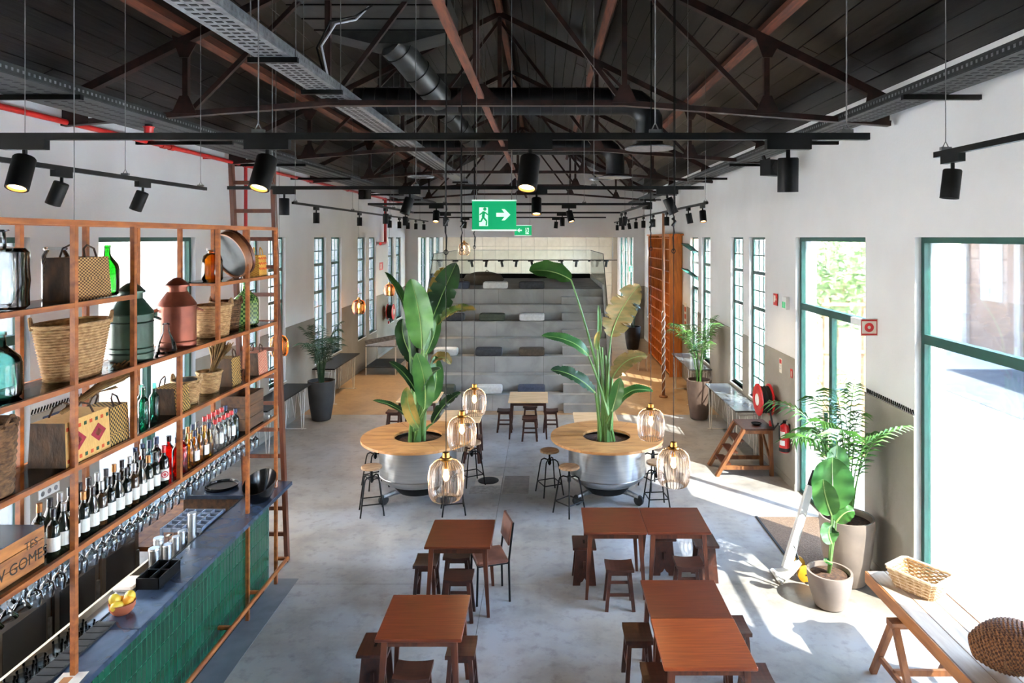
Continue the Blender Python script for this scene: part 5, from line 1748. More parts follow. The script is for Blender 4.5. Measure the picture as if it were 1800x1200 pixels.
for i, (x, y, h, r) in enumerate(((-3.42, 5.98, 0.2, 0.045), (-3.38, 6.12, 0.17, 0.04), (-3.47, 6.14, 0.22, 0.044), (-3.39, 6.28, 0.17, 0.034), (-3.4, 6.4, 0.17, 0.034), (-3.38, 6.55, 0.28, 0.04))):
    t = thing('cocktail_shaker', '%s polished steel shaker tin from the black caddy' % nth(i), 'shaker', (x, y, 0.861 + 0.0), 0, 'shaker tins behind the bar')
    hh = h + 0.22
    MB().lathe([(0, 0), (r * 0.78, 0), (r * 0.8, 0.005), (r, hh - 0.01), (r * 0.96, hh), (0, hh)], 20).build('tin', M['steel'], t)
    MB().lathe([(r * 0.99, hh - 0.02), (r * 1.04, hh - 0.014), (r * 0.99, hh - 0.008)], 20).build('rolled_edge', M['steel'], t)
cd = thing('bar_caddy', 'black divided bar caddy on the worktop', 'caddy', (-3.24, 5.74, CT + 0.001))
MB().box(-0.1, 0.09, -0.16, 0.17, 0, 0.012).build('base', M['black'], cd)
for x in (-0.1, 0.0, 0.08):
    MB().box(x, x + 0.008, -0.16, 0.17, 0.012, 0.09).build('divider', M['black'], cd)
for y in (-0.16, 0.0, 0.162):
    MB().box(-0.1, 0.088, y, y + 0.008, 0.012, 0.09).build('divider', M['black'], cd)
nt_ = thing('napkin_stack', 'white folded cloth stack beside the shaker tins', 'cloth', (-3.55, 5.85, 0.861))
for k in range(4):
    MB().cbox(-0.09 + 0.004 * k, 0.09, -0.12, 0.12 - 0.004 * k, k * 0.05, k * 0.05 + 0.046, 0.015).build('folded_layer', M['cloth'], nt_)
bowl = thing('clay_bowl', 'terracotta bowl filled with citrus fruit on the bar', 'bowl', (-3.24, 5.24, CT + 0.001))
MB().lathe(inner([(0, 0), (0.055, 0), (0.075, 0.02), (0.09, 0.05), (0.088, 0.08), (0.094, 0.086)], 0.007), 26).build('bowl_body', M['terracotta'], bowl)
for k, (x, y, z, m, nm) in enumerate(((-0.03, 0.02, 0.075, 'citrus', 'orange at the back'), (0.035, 0.015, 0.085, 'citrus', 'orange on top'), (-0.01, -0.045, 0.07, 'lemon', 'lemon near the rim'), (0.03, 0.045, 0.1, 'lemon', 'lemon at the top'), (-0.05, -0.01, 0.1, 'lemon', 'lemon leaning on the inner edge'))):
    fo = thing('citrus_fruit', '%s of the terracotta bowl' % nm, 'fruit', (-3.24 + x, 5.24 + y, CT + z), k * 1.3, 'fruit in the clay bowl')
    e = 1.0 if m == 'citrus' else 1.25
    MB().lathe([(0.041 * math.sin(PI * q / 8), -0.041 * e * math.cos(PI * q / 8)) for q in range(9)], 16).move(Matrix.Rotation(0.9 * k, 4, 'X')).build('fruit_body', M[m], fo)
    MB().lathe([(0, 0.034 * e), (0.005, 0.034 * e), (0.004, 0.038 * e), (0, 0.039 * e)], 8).move(Matrix.Rotation(0.9 * k, 4, 'X')).build('stem_end', M['leafdark'], fo)
pp = thing('paper_menu', 'sheet of white paper lying on the near end of the bar', 'paper', (-3.1, 4.42, CT + 0.001), 0.1)
MB().box(-0.07, 0.09, -0.1, 0.1, 0, 0.002).build('sheet', M['paper'], pp)
MB().box(-0.04, 0.02, -0.05, 0.05, 0.002, 0.0024).build('print_block', M['capgold'], pp)
tum = MB().lathe([(0, 0.0), (0.03, 0), (0.033, 0.003), (0.038, 0.095), (0.036, 0.095), (0.031, 0.01), (0, 0.01)], 14).mesh('tumbler', M['stemglass'])
q = 0
for i in range(15):
    for j in range(3):
        y = 4.18 + i * 0.088
        if abs(y - 5.05) < 0.03:
            continue
        o = put('tumbler', tum, None, (-3.69 + j * 0.088 + 0.02 * (i % 2), y, 0.8685 if y < 4.2 else 0.8615))
        tag(o, '%s clear tumbler along the steel station, %s file from the worktop' % (nth(i), nth(2 - j)), 'glass', 'tumblers on the steel station')
sv2 = thing('tray_stack', 'pair of round black trays stacked on the bar end', 'tray', (-3.72, 7.85, CT + 0.001))
for k in range(2):
    MB().lathe(inner([(0, 0), (0.15, 0), (0.17, 0.012), (0.175, 0.03)], 0.006), 28, c=(0.02 * k, 0.0, 0.014 * k)).build('tray', M['blackglossy'], sv2)
ib = thing('steel_bucket', 'steel wine bucket with black lid on the back bar', 'bucket', (-4.55, 6.75, 0.941))
MB().lathe(inner([(0, 0), (0.09, 0), (0.11, 0.2), (0.116, 0.205)], 0.004), 24).build('bucket_body', M['steel'], ib)
MB().lathe([(0.112, 0.16), (0.12, 0.165), (0.112, 0.17)], 24).build('band', M['steel'], ib)
kn = thing('black_tub', 'black rounded tub on the back bar near the crate', 'tub', (-4.35, 6.1, 0.941))
MB().lathe([(0, 0), (0.16, 0), (0.19, 0.05), (0.185, 0.16), (0.1, 0.24), (0, 0.26)], 24).build('tub_body', M['black'], kn)
MB().lathe([(0.02, 0.255), (0.03, 0.26), (0.02, 0.285), (0, 0.29)], 12).build('knob', M['black'], kn)
scr = thing('till_screen', 'dark till screen standing on the back bar', 'screen', (-4.5, 7.1, 0.941), 0.2)
MB().box(-0.02, 0.02, -0.2, 0.2, 0.14, 0.44).build('screen_panel', M['blackglossy'], scr)
MB().box(-0.03, 0.03, -0.03, 0.03, 0.0, 0.15).build('stand', M['black'], scr)
MB().box(-0.1, 0.1, -0.12, 0.12, 0.0, 0.012).build('base', M['black'], scr)
so = thing('socket_plate', 'white power socket plate on the wall behind the bar', 'socket', (XL + 0.013, 7.55, 1.2))
MB().box(0, 0.012, -0.16, 0.16, -0.05, 0.05).build('plate', M['white'], so)
for k in range(3):
    MB().lathe([(0, 0), (0.028, 0), (0.028, 0.002), (0, 0.002)], 14).move(Matrix.Translation((0.0125, -0.1 + 0.1 * k, 0)) @ Matrix.Rotation(PI / 2, 4, 'Y')).build('outlet', M['galv'], so)
po = thing('yellow_poster', 'small poster with yellow band and black letters behind the bar', 'poster', (XL + 0.013, 7.62, 1.62))
MB().box(0, 0.004, -0.16, 0.16, 0.0, 0.42).build('sheet', M['paper'], po)
MB().box(0.004, 0.005, -0.16, 0.16, 0.13, 0.29).build('yellow_band', M['yellow'], po)
MB().box(0.004, 0.005, -0.16, 0.16, 0.29, 0.42).build('photo_block', M['cush_navy'], po)
MB().box(0.004, 0.005, -0.1, 0.16, 0.0, 0.12).build('photo_block', M['cush_green'], po)
fc = Matrix(((0, 0, 1, 0.0056), (1, 0, 0, 0), (0, 1, 0, 0), (0, 0, 0, 1)))
text_part('SANT', 0.075, Matrix.Translation((0, -0.03, 0.25)) @ fc, M['ink'], po)
text_part('NA P', 0.075, Matrix.Translation((0, -0.03, 0.17)) @ fc, M['ink'], po)

# ================================================================== TABLES AND STOOLS
def table(label, x0, x1, y0, y1, top, leg, z=0.75, group='square wooden tables'):
    w, d = x1 - x0, y1 - y0
    t = thing('dining_table', label, 'table', ((x0 + x1) / 2, (y0 + y1) / 2, 0), 0, group)
    MB().cbox(-w / 2, w / 2, -d / 2, d / 2, z - 0.028, z, 0.004).build('tabletop', top, t)
    a, b = w / 2 - 0.07, d / 2 - 0.07
    for s in (-1, 1):
        MB().box(-a, a, s * b - 0.011, s * b + 0.011, z - 0.095, z - 0.028).build('apron', leg, t)
        MB().box(s * a - 0.011, s * a + 0.011, -b + 0.011, b - 0.011, z - 0.095, z - 0.028).build('apron', leg, t)
        for q in (-1, 1):
            MB().bar((s * a, q * b, z - 0.028), (s * (a + 0.045), q * (b + 0.045), 0), 0.052, 0.052, up=(1, 0, 0), w2=0.03, h2=0.03).build('leg', leg, t)
    return t


TW_, TL_ = M['tablewood'], M['legwood']
table('red-brown square table nearest the bar in the front row', -1.375, -0.672, 5.52, 6.215, TW_, TL_)
table('red-brown square table with the leather chair beside it', -1.265, -0.565, 7.17, 7.87, TW_, TL_)
table('red-brown square table of the joined pair, planter stool side', 0.44, 1.133, 7.52, 8.22, TW_, TL_)
table('red-brown square table of the joined pair, window side', 1.138, 1.84, 7.52, 8.22, TW_, TL_)
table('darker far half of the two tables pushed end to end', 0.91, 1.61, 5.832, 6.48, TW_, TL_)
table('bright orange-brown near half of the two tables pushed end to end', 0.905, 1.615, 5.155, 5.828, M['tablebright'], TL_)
table('pale topped table at the foot of the steps, centre', -0.72, 0.07, 13.5, 14.37, M['palewood'], M['stoolwood'])
table('pale topped table behind the banana plant on the bar side', -2.94, -2.12, 13.5, 14.37, M['palewood'], M['stoolwood'])
table('pale topped table right behind the pendant row', -1.92, -1.14, 12.05, 12.85, M['palewood'], M['stoolwood'])
table('pale topped table behind the window-side planter', 0.53, 1.31, 12.0, 12.7, M['palewood'], M['stoolwood'])


def make_stool(label, loc, rz, group):
    """four-legged stool with a dished seat"""
    t = thing('wooden_stool', label, 'stool', loc, rz, group)
    w, d, h = 0.30, 0.25, 0.45
    n = 6
    v, f = [], []
    for i in range(n + 1):
        x = -w / 2 + w * i / n
        dip = 0.014 * (1 - (2 * i / n - 1) ** 2)
        for y in (-d / 2, d / 2):
            v += [(x, y, h - dip), (x, y, h - 0.034)]
    for i in range(n):
        o = i * 4
        f += [(o, o + 4, o + 6, o + 2), (o + 1, o + 3, o + 7, o + 5), (o, o + 1, o + 5, o + 4), (o + 2, o + 6, o + 7, o + 3)]
    f += [(0, 2, 3, 1), (n * 4, n * 4 + 1, n * 4 + 3, n * 4 + 2)]
    MB().add(v, f).build('seat', M['stoolwood'], t)
    for s in (-1, 1):
        for q in (-1, 1):
            MB().bar((s * 0.105, q * 0.085, h - 0.034), (s * 0.145, q * 0.115, 0), 0.036, 0.036, up=(1, 0, 0)).build('leg', M['stoolwood'], t)
        MB().box(s * 0.107 - 0.01, s * 0.107 + 0.01, -0.08, 0.08, h - 0.08, h - 0.034).build('apron', M['stoolwood'], t)
        MB().bar((-0.125, s * 0.103, 0.17 if s < 0 else 0.2), (0.125, s * 0.103, 0.17 if s < 0 else 0.2), 0.018, 0.03).build('stretcher', M['stoolwood'], t)
        MB().box(-0.1, 0.1, s * 0.088 - 0.009, s * 0.088 + 0.009, h - 0.08, h - 0.034).build('apron', M['stoolwood'], t)
    return t


def make_panel_stool(label, loc, rz, group):
    """stool on two shaped board legs"""
    t = thing('panel_stool', label, 'stool', loc, rz, group)
    w, d, h = 0.34, 0.27, 0.45
    MB().cbox(-w / 2, w / 2, -d / 2, d / 2, h - 0.03, h, 0.004).build('seat', M['stoolwood'], t)
    MB().box(-0.045, 0.045, -0.012, 0.012, h, h + 0.001).build('hand_slot', M['black'], t)
    for s in (-1, 1):
        poly = [(-0.095, h - 0.03), (0.095, h - 0.03), (0.135, 0), (0.05, 0), (0.045, 0.035), (0.02, 0.05), (0, 0.085), (-0.02, 0.05), (-0.045, 0.035), (-0.05, 0), (-0.135, 0)]
        MB().prism(poly, 0, s * 0.115 - 0.012, s * 0.115 + 0.012).build('board_leg', M['stoolwood'], t, fix=True)
    MB().box(-0.15, 0.15, -0.014, 0.014, 0.2, 0.28).build('stretcher', M['stoolwood'], t)
    return t


GS = 'low wooden stools at the tables'
s0 = make_stool('dark stool tucked under the front edge of the nearest bar-side table', (-1.08, 5.62, 0), 0, GS)
p0 = make_panel_stool('board-legged stool on the bar side of the nearest table', (-1.47, 5.97, 0), PI / 2, GS)
for lab, x, y, rz in (
        ('dark stool between the nearest table and the middle floor', -0.72, 5.94, PI / 2), ('dark stool in front of the table with the leather chair', -0.90, 7.20, 0),
        ('dark stool on the bar side of the leather chair table', -1.30, 7.53, PI / 2), ('dark stool hidden behind the leather chair table', -0.98, 7.70, 0),
        ('dark stool in front of the joined pair, planter stool side', 0.81, 7.42, 0), ('lighter stool in front of the joined pair, window side', 1.58, 7.50, 0),
        ('dark stool on the bar side of the end-to-end tables, far one', 0.84, 6.15, PI / 2), ('dark stool on the bar side of the end-to-end tables, near one', 0.92, 5.56, PI / 2),
        ('dark stool on the window side of the end-to-end tables, far one', 1.74, 6.27, PI / 2), ('dark stool on the window side of the end-to-end tables, near one', 1.72, 5.55, PI / 2),
        ('dark stool under the near end of the end-to-end tables', 1.30, 5.14, 0),
        ('reddish stool on the bar side of the pale centre table', -0.82, 14.1, 0), ('reddish stool in front of the pale centre table', -0.29, 13.5, 0), ('reddish stool behind the pale centre table', -0.30, 14.45, 0),
        ('reddish stool on the window side of the pale centre table', 0.13, 14.1, 0), ('dark stool on the bar side of the pale table by the banana plant', -3.08, 14.0, 0),
        ('dark stool on the aisle side of the pale table by the banana plant', -2.0, 13.95, 0), ('dark stool under the pale table behind the pendants', -1.28, 12.2, 0)):
    dup(s0, lab, (x, y, 0), rz)
for lab, x, y, rz in (('board-legged stool beside the joined pair, planter stool side', 0.46, 7.97, PI / 2), ('board-legged stool beside the joined pair in the sunlight', 1.88, 8.02, PI / 2),
                      ('board-legged stool hidden behind the joined pair', 1.42, 8.2, PI / 2)):
    dup(p0, lab, (x, y, 0), rz)
# leather and steel chair
ch = thing('leather_chair', 'steel framed chair with worn brown leather seat and back', 'chair', (-0.60, 7.62, 0), 0.3)
MB().cbox(-0.19, 0.16, -0.19, 0.19, 0.43, 0.475, 0.012).build('seat', M['leather'], ch)
bk_ = MB().cbox(-0.012, 0.012, -0.18, 0.18, -0.13, 0.13, 0.01)
bk_.move(Matrix.Translation((0.185, 0, 0.74)) @ Matrix.Rotation(0.16, 4, 'Y')).build('backrest', M['leather'], ch)
for s in (-1, 1):
    MB().tube([(0.175, s * 0.175, 0), (0.165, s * 0.175, 0.45), (0.215, s * 0.175, 0.86)], 0.012, 8).build('back_leg', M['black'], ch)
    MB().tube([(-0.19, s * 0.17, 0), (-0.18, s * 0.17, 0.44)], 0.012, 8).build('leg', M['black'], ch)
    MB().tube([(-0.18, s * 0.172, 0.425), (0.165, s * 0.172, 0.425)], 0.011, 8).build('side_rail', M['black'], ch)
MB().tube([(0.165, -0.175, 0.425), (0.165, 0.175, 0.425)], 0.011, 8).build('cross_rail', M['black'], ch)
MB().tube([(-0.18, -0.17, 0.425), (-0.18, 0.17, 0.425)], 0.011, 8).build('cross_rail', M['black'], ch)


# bar stools
def make_barstool(label, loc, rz):
    t = thing('bar_stool', label, 'bar stool', loc, rz, 'round seated bar stools at the planters')
    MB().lathe([(0, 0.645), (0.13, 0.645), (0.15, 0.652), (0.15, 0.672), (0.14, 0.68), (0, 0.677)], 26).build('seat', M['stoolseat'], t)
    MB().tube([(0, 0, 0.44), (0, 0, 0.645)], 0.016, 10).build('screw_post', M['black'], t)
    MB().lathe([(0, 0.46), (0.028, 0.46), (0.028, 0.54), (0, 0.54)], 12).build('hub', M['black'], t)
    for k in range(4):
        a = PI / 4 + k * PI / 2
        c, s = math.cos(a), math.sin(a)
        pts = [(0.02 * c, 0.02 * s, 0.52), (0.09 * c, 0.09 * s, 0.535), (0.135 * c, 0.135 * s, 0.51), (0.155 * c, 0.155 * s, 0.45), (0.235 * c, 0.235 * s, 0.0)]
        MB().tube(pts, 0.011, 8).build('leg', M['black'], t)
    r = 0.205
    for k in range(4):
        a, b = PI / 4 + k * PI / 2, PI / 4 + (k + 1) * PI / 2
        MB().tube([(r * math.cos(a), r * math.sin(a), 0.17), (r * math.cos(b), r * math.sin(b), 0.17)], 0.009, 7).build('foot_ring', M['black'], t)
    return t


b0 = make_barstool('bar stool standing alone on the bar side of the first planter', (-2.51, 9.92, 0), 0.3)
for lab, x, y, rz in (('bar stool tucked under the bar-side rim of the first planter', -2.72, 10.98, 0.6), ('bar stool behind the nearest pendant lamp', -1.33, 9.95, 0.2),
                      ('bar stool on the far aisle side of the first planter', -1.18, 11.1, 0.5), ('farther bar stool on the aisle side of the window planter', 0.08, 10.68, 0.4),
                      ('nearer bar stool on the aisle side of the window planter', 0.36, 9.92, 0.75), ('bar stool on the window side of the second planter', 1.66, 10.12, 0.1),
                      ('bar stool half hidden behind the window-side bar stool', 1.74, 10.95, 0.5)):
    dup(b0, lab, (x, y, 0), rz)

# ================================================================== PLANTER TABLES
def planter(label, x, y):
    t = thing('planter_table', label, 'planter', (x, y, 0), 0, 'round planter tables made from steel drums')
    R_, r_ = 0.86, 0.365
    # annular oak top made of six boards
    for k in range(6):
        a0, a1 = k * PI / 3 + 0.004, (k + 1) * PI / 3 - 0.004
        n = 9
        v, f = [], []
        for i in range(n + 1):
            a = a0 + (a1 - a0) * i / n
            c, s = math.cos(a), math.sin(a)
            v += [(r_ * c, r_ * s, 0.955), (R_ * c, R_ * s, 0.955), (R_ * c, R_ * s, 0.918), (r_ * c, r_ * s, 0.918)]
        for i in range(n):
            for q in range(4):
                f.append((i * 4 + q, i * 4 + (q + 1) % 4, i * 4 + 4 + (q + 1) % 4, i * 4 + 4 + q))
        f += [(3, 2, 1, 0), (n * 4, n * 4 + 1, n * 4 + 2, n * 4 + 3)]
        MB().add(v, f).build('top_board', M['oak'], t, fix=True)
    MB().lathe([(0.0, 0.25), (0.3, 0.255), (0.48, 0.29), (0.565, 0.36), (0.585, 0.42), (0.585, 0.90), (0.60, 0.905), (0.60, 0.916), (0.56, 0.916), (0.56, 0.84), (0, 0.84)], 56).build('steel_drum', M['steel'], t)
    MB().lathe([(0, 0.842), (0.56, 0.842), (0.3, 0.87), (0, 0.88)], 24).build('soil', M['soil'], t)
    MB().lathe([(0.583, 0.40), (0.592, 0.41), (0.583, 0.42)], 56).build('drum_band', M['steel'], t)
    for a in [q * PI / 2 + 0.5 for q in range(4)]:
        MB().box(-0.02, 0.02, -0.005, 0.005, 0.86, 0.925).move(Matrix.Rotation(a, 4, 'Z') @ Matrix.Translation((0, 0.6, 0))).build('top_bracket', M['steel'], t)
    MB().lathe([(0.0, 0.13), (0.3, 0.13), (0.36, 0.2), (0.4, 0.27), (0, 0.27)], 28).build('base_ring', M['black'], t)
    for a in (-0.6, 1.5, 3.7):
        c, s = math.cos(a), math.sin(a)
        MB().tube([(0.2 * c, 0.2 * s, 0.17), (0.4 * c, 0.4 * s, 0.15), (0.55 * c, 0.55 * s, 0.12)], [0.05, 0.04, 0.035], 8).build('truck_arm', M['galv'], t)
        MB().lathe([(0, -0.03), (0.06, -0.03), (0.075, -0.02), (0.075, 0.02), (0.06, 0.03), (0, 0.03)], 18).move(Matrix.Translation((0.55 * c, 0.55 * s, 0.076)) @ Matrix.Rotation(a, 4, 'Z') @ Matrix.Rotation(PI / 2, 4, 'X')).build('caster_wheel', M['rubber'], t)
    return t


planter('round oak planter table on a steel drum, bar side', -1.94, 10.5)
planter('round oak planter table on a steel drum, window side', 0.955, 10.5)


# ------------------------------------------------------------------ plants
def big_leaf(name, root, p0, p1, p2, w, m, face=(0, -1, 0.15), fold=0.35, wave=0.03, tear=0.0, n=44, o=Vector((0, 0, 0))):
    """banana-type blade along a bent midrib; blade shares the facing side"""
    P = bez(p0, p1, p2, n)
    face = Vector(face).normalized()
    v, f = [], []
    rr = random.Random(int(abs(p2[0] * 977 + p2[2] * 331)))
    k = 4
    for i, c in enumerate(P):
        t = i / (n - 1)
        tan = (P[min(i + 1, n - 1)] - P[max(i - 1, 0)]).normalized()
        side = tan.cross(face)
        side = side.normalized() if side.length > 1e-4 else Vector((1, 0, 0))
        nor = side.cross(tan).normalized()
        if nor.dot(face) < 0:
            nor = -nor
        ww = max(0.004, w / 2 * (1 - abs(2 * min(1.0, t ** 0.9) - 1) ** 2.5) ** 0.62)
        jag = 1.0 - (tear * rr.uniform(0.4, 1.0) if tear and rr.random() < 0.16 else 0)
        for j in range(-k, k + 1):
            u = j / k
            jj = jag if abs(j) >= k - 1 else 1.0
            pos = c + side * (u * ww * jj) + nor * (abs(u) * ww * fold + wave * w * math.sin(t * 21 + (1.3 if u > 0 else 0)) * abs(u) ** 2 + (0.0035 if (i + abs(j)) % 2 else -0.0035) * (1 if j else 0) * min(1.0, ww * 12))
            v.append(pos - o)
    m2 = 2 * k + 1
    for i in range(n - 1):
        for j in range(2 * k):
            f.append((i * m2 + j, i * m2 + j + 1, (i + 1) * m2 + j + 1, (i + 1) * m2 + j))
    lf = MB().add(v, f, True).build('leaf', m, root)
    MB().tube([q - o for q in P], [0.012 * (1 - 0.8 * i / (n - 1)) for i in range(n)], 5).build('midrib', M['midrib'], lf)
    return lf


def stalk(root, pts, r0, r1, o):
    n = 9
    P = bez(pts[0], pts[1], pts[2], n)
    MB().tube([q - o for q in P], [r0 + (r1 - r0) * i / (n - 1) for i in range(n)], 7).build('leaf_stalk', M['stalk'], root)


def strelitzia(label, base, leaves, seed):
    o = Vector(base)
    t = thing('banana_plant', label, 'plant', base)
    for (b, mpt, tip, w, m, kw) in leaves:
        d = kw.pop('d', base[1])
        dt = kw.pop('dt', 0.0)
        p0, p1, p2 = V3(b[0], b[1], d), V3(mpt[0], mpt[1], d + dt / 2), V3(tip[0], tip[1], d + dt)
        big_leaf('leaf', t, p0, p1, p2, w, M[m], o=o, **kw)
        rr = random.Random(seed + int(b[0]))
        foot = o + Vector((rr.uniform(-0.12, 0.12), rr.uniform(-0.1, 0.1), 0.0))
        mid = foot.lerp(p0, 0.55) + Vector(((foot.x - p0.x) * 0.12, 0, 0.08))
        stalk(t, (foot, mid, p0), 0.03, 0.013, o)
    return t


Lp = strelitzia('tall banana-leaf plant growing from the bar-side planter', (-1.94, 10.5, 0.875), [
    ((742, 614), (742, 550), (722, 490), 0.45, 'leaf', dict(d=10.3, dt=0.1, face=(-0.25, -1, 0.2), fold=0.14)),
    ((752, 580), (775, 520), (802, 462), 0.42, 'leafdark', dict(d=10.7, dt=0.2, fold=0.2, tear=0.3)),
    ((756, 560), (768, 500), (780, 470), 0.26, 'leafyellow', dict(d=10.85, dt=0.1, fold=0.3, tear=0.5)),
    ((716, 560), (708, 515), (676, 478), 0.16, 'leaf', dict(d=10.5, dt=0.2, face=(0.8, -0.5, 0.2), fold=0.5)),
    ((747, 718), (752, 668), (732, 620), 0.31, 'leaf', dict(d=10.05, dt=0.0, face=(-0.1, -1, 0.2), fold=0.15)),
    ((758, 706), (772, 665), (764, 625), 0.22, 'leaf', dict(d=10.2, dt=0.1, face=(0.3, -1, 0.2), fold=0.25)),
    ((762, 575), (795, 535), (836, 545), 0.22, 'leafyellow', dict(d=10.4, dt=-0.1, face=(0, -0.6, 1), fold=0.3, tear=0.4)),
    ((732, 690), (712, 650), (684, 636), 0.15, 'leafdark', dict(d=10.4, dt=0.1, face=(0, -0.5, 1), fold=0.4)),
    ((757, 640), (778, 615), (792, 640), 0.20, 'leafbrown', dict(d=10.3, dt=0.0, face=(0, -0.6, 1), fold=0.3, tear=0.4)),
    ((722, 738), (695, 708), (655, 704), 0.12, 'leafdark', dict(d=10.3, dt=-0.1, face=(0, -0.4, 1), fold=0.3)),
    ((760, 745), (780, 705), (810, 690), 0.20, 'leafdark', dict(d=10.6, dt=0.2, face=(0, -0.5, 1), fold=0.3, tear=0.4)),
    ((736, 752), (712, 715), (716, 680), 0.21, 'leafyellow', dict(d=10.15, dt=0.0, fold=0.2)),
    ((734, 700), (722, 650), (732, 606), 0.18, 'leafdark', dict(d=10.6, dt=0.0, fold=0.4)),
    ((734, 645), (700, 590), (708, 560), 0.24, 'leafdark', dict(d=10.55, dt=0.1, fold=0.3, tear=0.2)),
    ((748, 622), (766, 590), (770, 552), 0.16, 'leaf', dict(d=10.25, dt=0.1, face=(0.5, -1, 0.2), fold=0.4)),
    ((738, 690), (750, 655), (775, 648), 0.2, 'leafdark', dict(d=10.1, dt=-0.05, face=(0, -0.5, 1), fold=0.3, tear=0.3)),
], 3)
Rp = strelitzia('arching banana-leaf plant growing from the window-side planter', (0.955, 10.5, 0.875), [
    ((1004, 492), (970, 470), (930, 476), 0.36, 'leaf', dict(d=10.5, dt=-0.1, face=(0, -0.7, 0.7), fold=0.22)),
    ((1074, 592), (1085, 545), (1124, 500), 0.46, 'leafbrown', dict(d=10.6, dt=0.1, face=(0.1, -1, 0.1), fold=0.12, tear=0.6)),
    ((1034, 625), (1010, 592), (952, 590), 0.20, 'leaf', dict(d=10.3, dt=-0.1, face=(0, -0.7, 0.8), fold=0.25)),
    ((1046, 690), (1010, 652), (968, 650), 0.22, 'leafdark', dict(d=10.2, dt=-0.1, face=(0, -0.7, 0.8), fold=0.3, tear=0.3)),
    ((1076, 665), (1098, 622), (1138, 626), 0.26, 'leafbrown', dict(d=10.4, dt=0.0, face=(0, -0.8, 0.6), fold=0.2, tear=0.3)),
    ((1078, 722), (1102, 672), (1148, 688), 0.18, 'leaf', dict(d=10.3, dt=-0.1, face=(0, -0.6, 0.9), fold=0.3)),
    ((1052, 600), (1056, 570), (1052, 536), 0.07, 'leaf', dict(d=10.5, dt=0.0, fold=0.7)),
    ((1076, 722), (1086, 690), (1090, 664), 0.20, 'leaf', dict(d=10.2, dt=0.0, face=(-0.3, -1, 0.2), fold=0.2)),
    ((1050, 615), (1046, 598), (1053, 582), 0.09, 'leafyellow', dict(d=10.45, dt=0.0, fold=0.3)),
], 9)
oR = Vector((0.955, 10.5, 0.875))
for k, (dx, dy) in enumerate(((-0.04, 0), (0.03, 0.02), (0.0, -0.04), (0.05, -0.02))):
    P = bez(oR + Vector((dx, dy, 0)), oR + Vector((dx * 1.2, dy, 0.7)), V3(1058 + k * 6, 610 + 14 * k, 10.5), 8)
    MB().tube([q - oR for q in P], [0.055, 0.05, 0.045, 0.038, 0.032, 0.026, 0.022, 0.016], 8).build('trunk_sheath', M['stalk'], Rp)
oL = Vector((-1.94, 10.5, 0.875))
for k, (dx, dy) in enumerate(((-0.05, 0), (0.04, 0.02), (0.0, -0.05))):
    P = bez(oL + Vector((dx, dy, 0)), oL + Vector((dx * 1.2, dy, 0.6)), V3(736 + k * 9, 640 + 16 * k, 10.45), 8)
    MB().tube([q - oL for q in P], [0.05, 0.046, 0.042, 0.036, 0.03, 0.026, 0.02, 0.014], 8).build('trunk_sheath', M['stalk'], Lp)


def frond(root, p0, p1, p2, ll, m, n=28, droop=0.4, wid=1.0):
    P = bez(p0, p1, p2, n + 2)
    mb = MB()
    mb.tube(P, [0.009 * (1 - 0.75 * i / (n + 1)) for i in range(n + 2)], 5)
    i0 = int(n * 0.36)
    for i in range(i0, n + 1):
        t = (i - i0) / (n - i0)
        tan = (P[i + 1] - P[i - 1]).normalized()
        side = tan.cross(Vector((0, 0, 1)))
        side = side.normalized() if side.length > 1e-3 else Vector((1, 0, 0))
        L_ = ll * (0.55 + 0.45 * math.sin(PI * (0.15 + 0.75 * t)))
        for s in (-1, 1):
            d = (side * s + tan * 0.75).normalized()
            q0 = P[i]
            q1 = q0 + d * L_ * 0.5 + Vector((0, 0, -droop * L_ * 0.12))
            q2 = q0 + d * L_ + Vector((0, 0, -droop * L_))
            wv = d.cross(Vector((0, 0, 1)))
            wv = (wv.normalized() if wv.length > 1e-3 else tan) * 0.0125 * (0.6 + ll) * wid
            up = Vector((0, 0, 0.008))
            mb.add([q0, q1 + wv - up, q2, q1 - wv - up, q1 + up], [(0, 1, 4), (1, 2, 4), (0, 4, 3), (4, 2, 3)])
    return mb.build('frond', m, root)


def pot(t, prof, m, soil_z, soil_r):
    MB().lathe(inner(prof, 0.025), 36).build('pot', m, t)
    MB().lathe([(0, soil_z), (soil_r, soil_z), (soil_r * 0.5, soil_z + 0.02), (0, soil_z + 0.025)], 24).build('soil', M['soil'], t)


def palm(label, loc, r, h, m_pot, reach, height, n, m, seed, ll=0.22, name='potted_palm', lim=(-9, 9), nl=28, wid=1.0):
    t = thing(name, label, 'potted palm', loc)
    prof = [(0, 0), (r * 0.62, 0), (r * 0.7, 0.02), (r * 0.9, h * 0.45), (r, h * 0.85), (r, h)]
    pot(t, prof, m_pot, h - 0.07, r - 0.035)
    rr = random.Random(seed)
    for k in range(n):
        a = 2 * PI * k / n * 1.62 + rr.uniform(-0.3, 0.3)
        e = rr.uniform(0.35, 1.0)
        hh = height * rr.uniform(0.55, 1.0)
        c, s = math.cos(a), math.sin(a)
        b = (0.05 * c, 0.05 * s, h - 0.06)
        mid = (reach * 0.22 * c * e, reach * 0.22 * s * e, h + hh * 0.85)
        tip = (reach * c * e, reach * s * e, h + hh * rr.uniform(0.72, 1.0))
        tip = (min(max(tip[0], lim[0]), lim[1]), tip[1], tip[2])
        frond(t, b, mid, tip, ll * (1 if lim[0] < tip[0] < lim[1] else 0.6), m, n=nl, wid=wid)
    return t


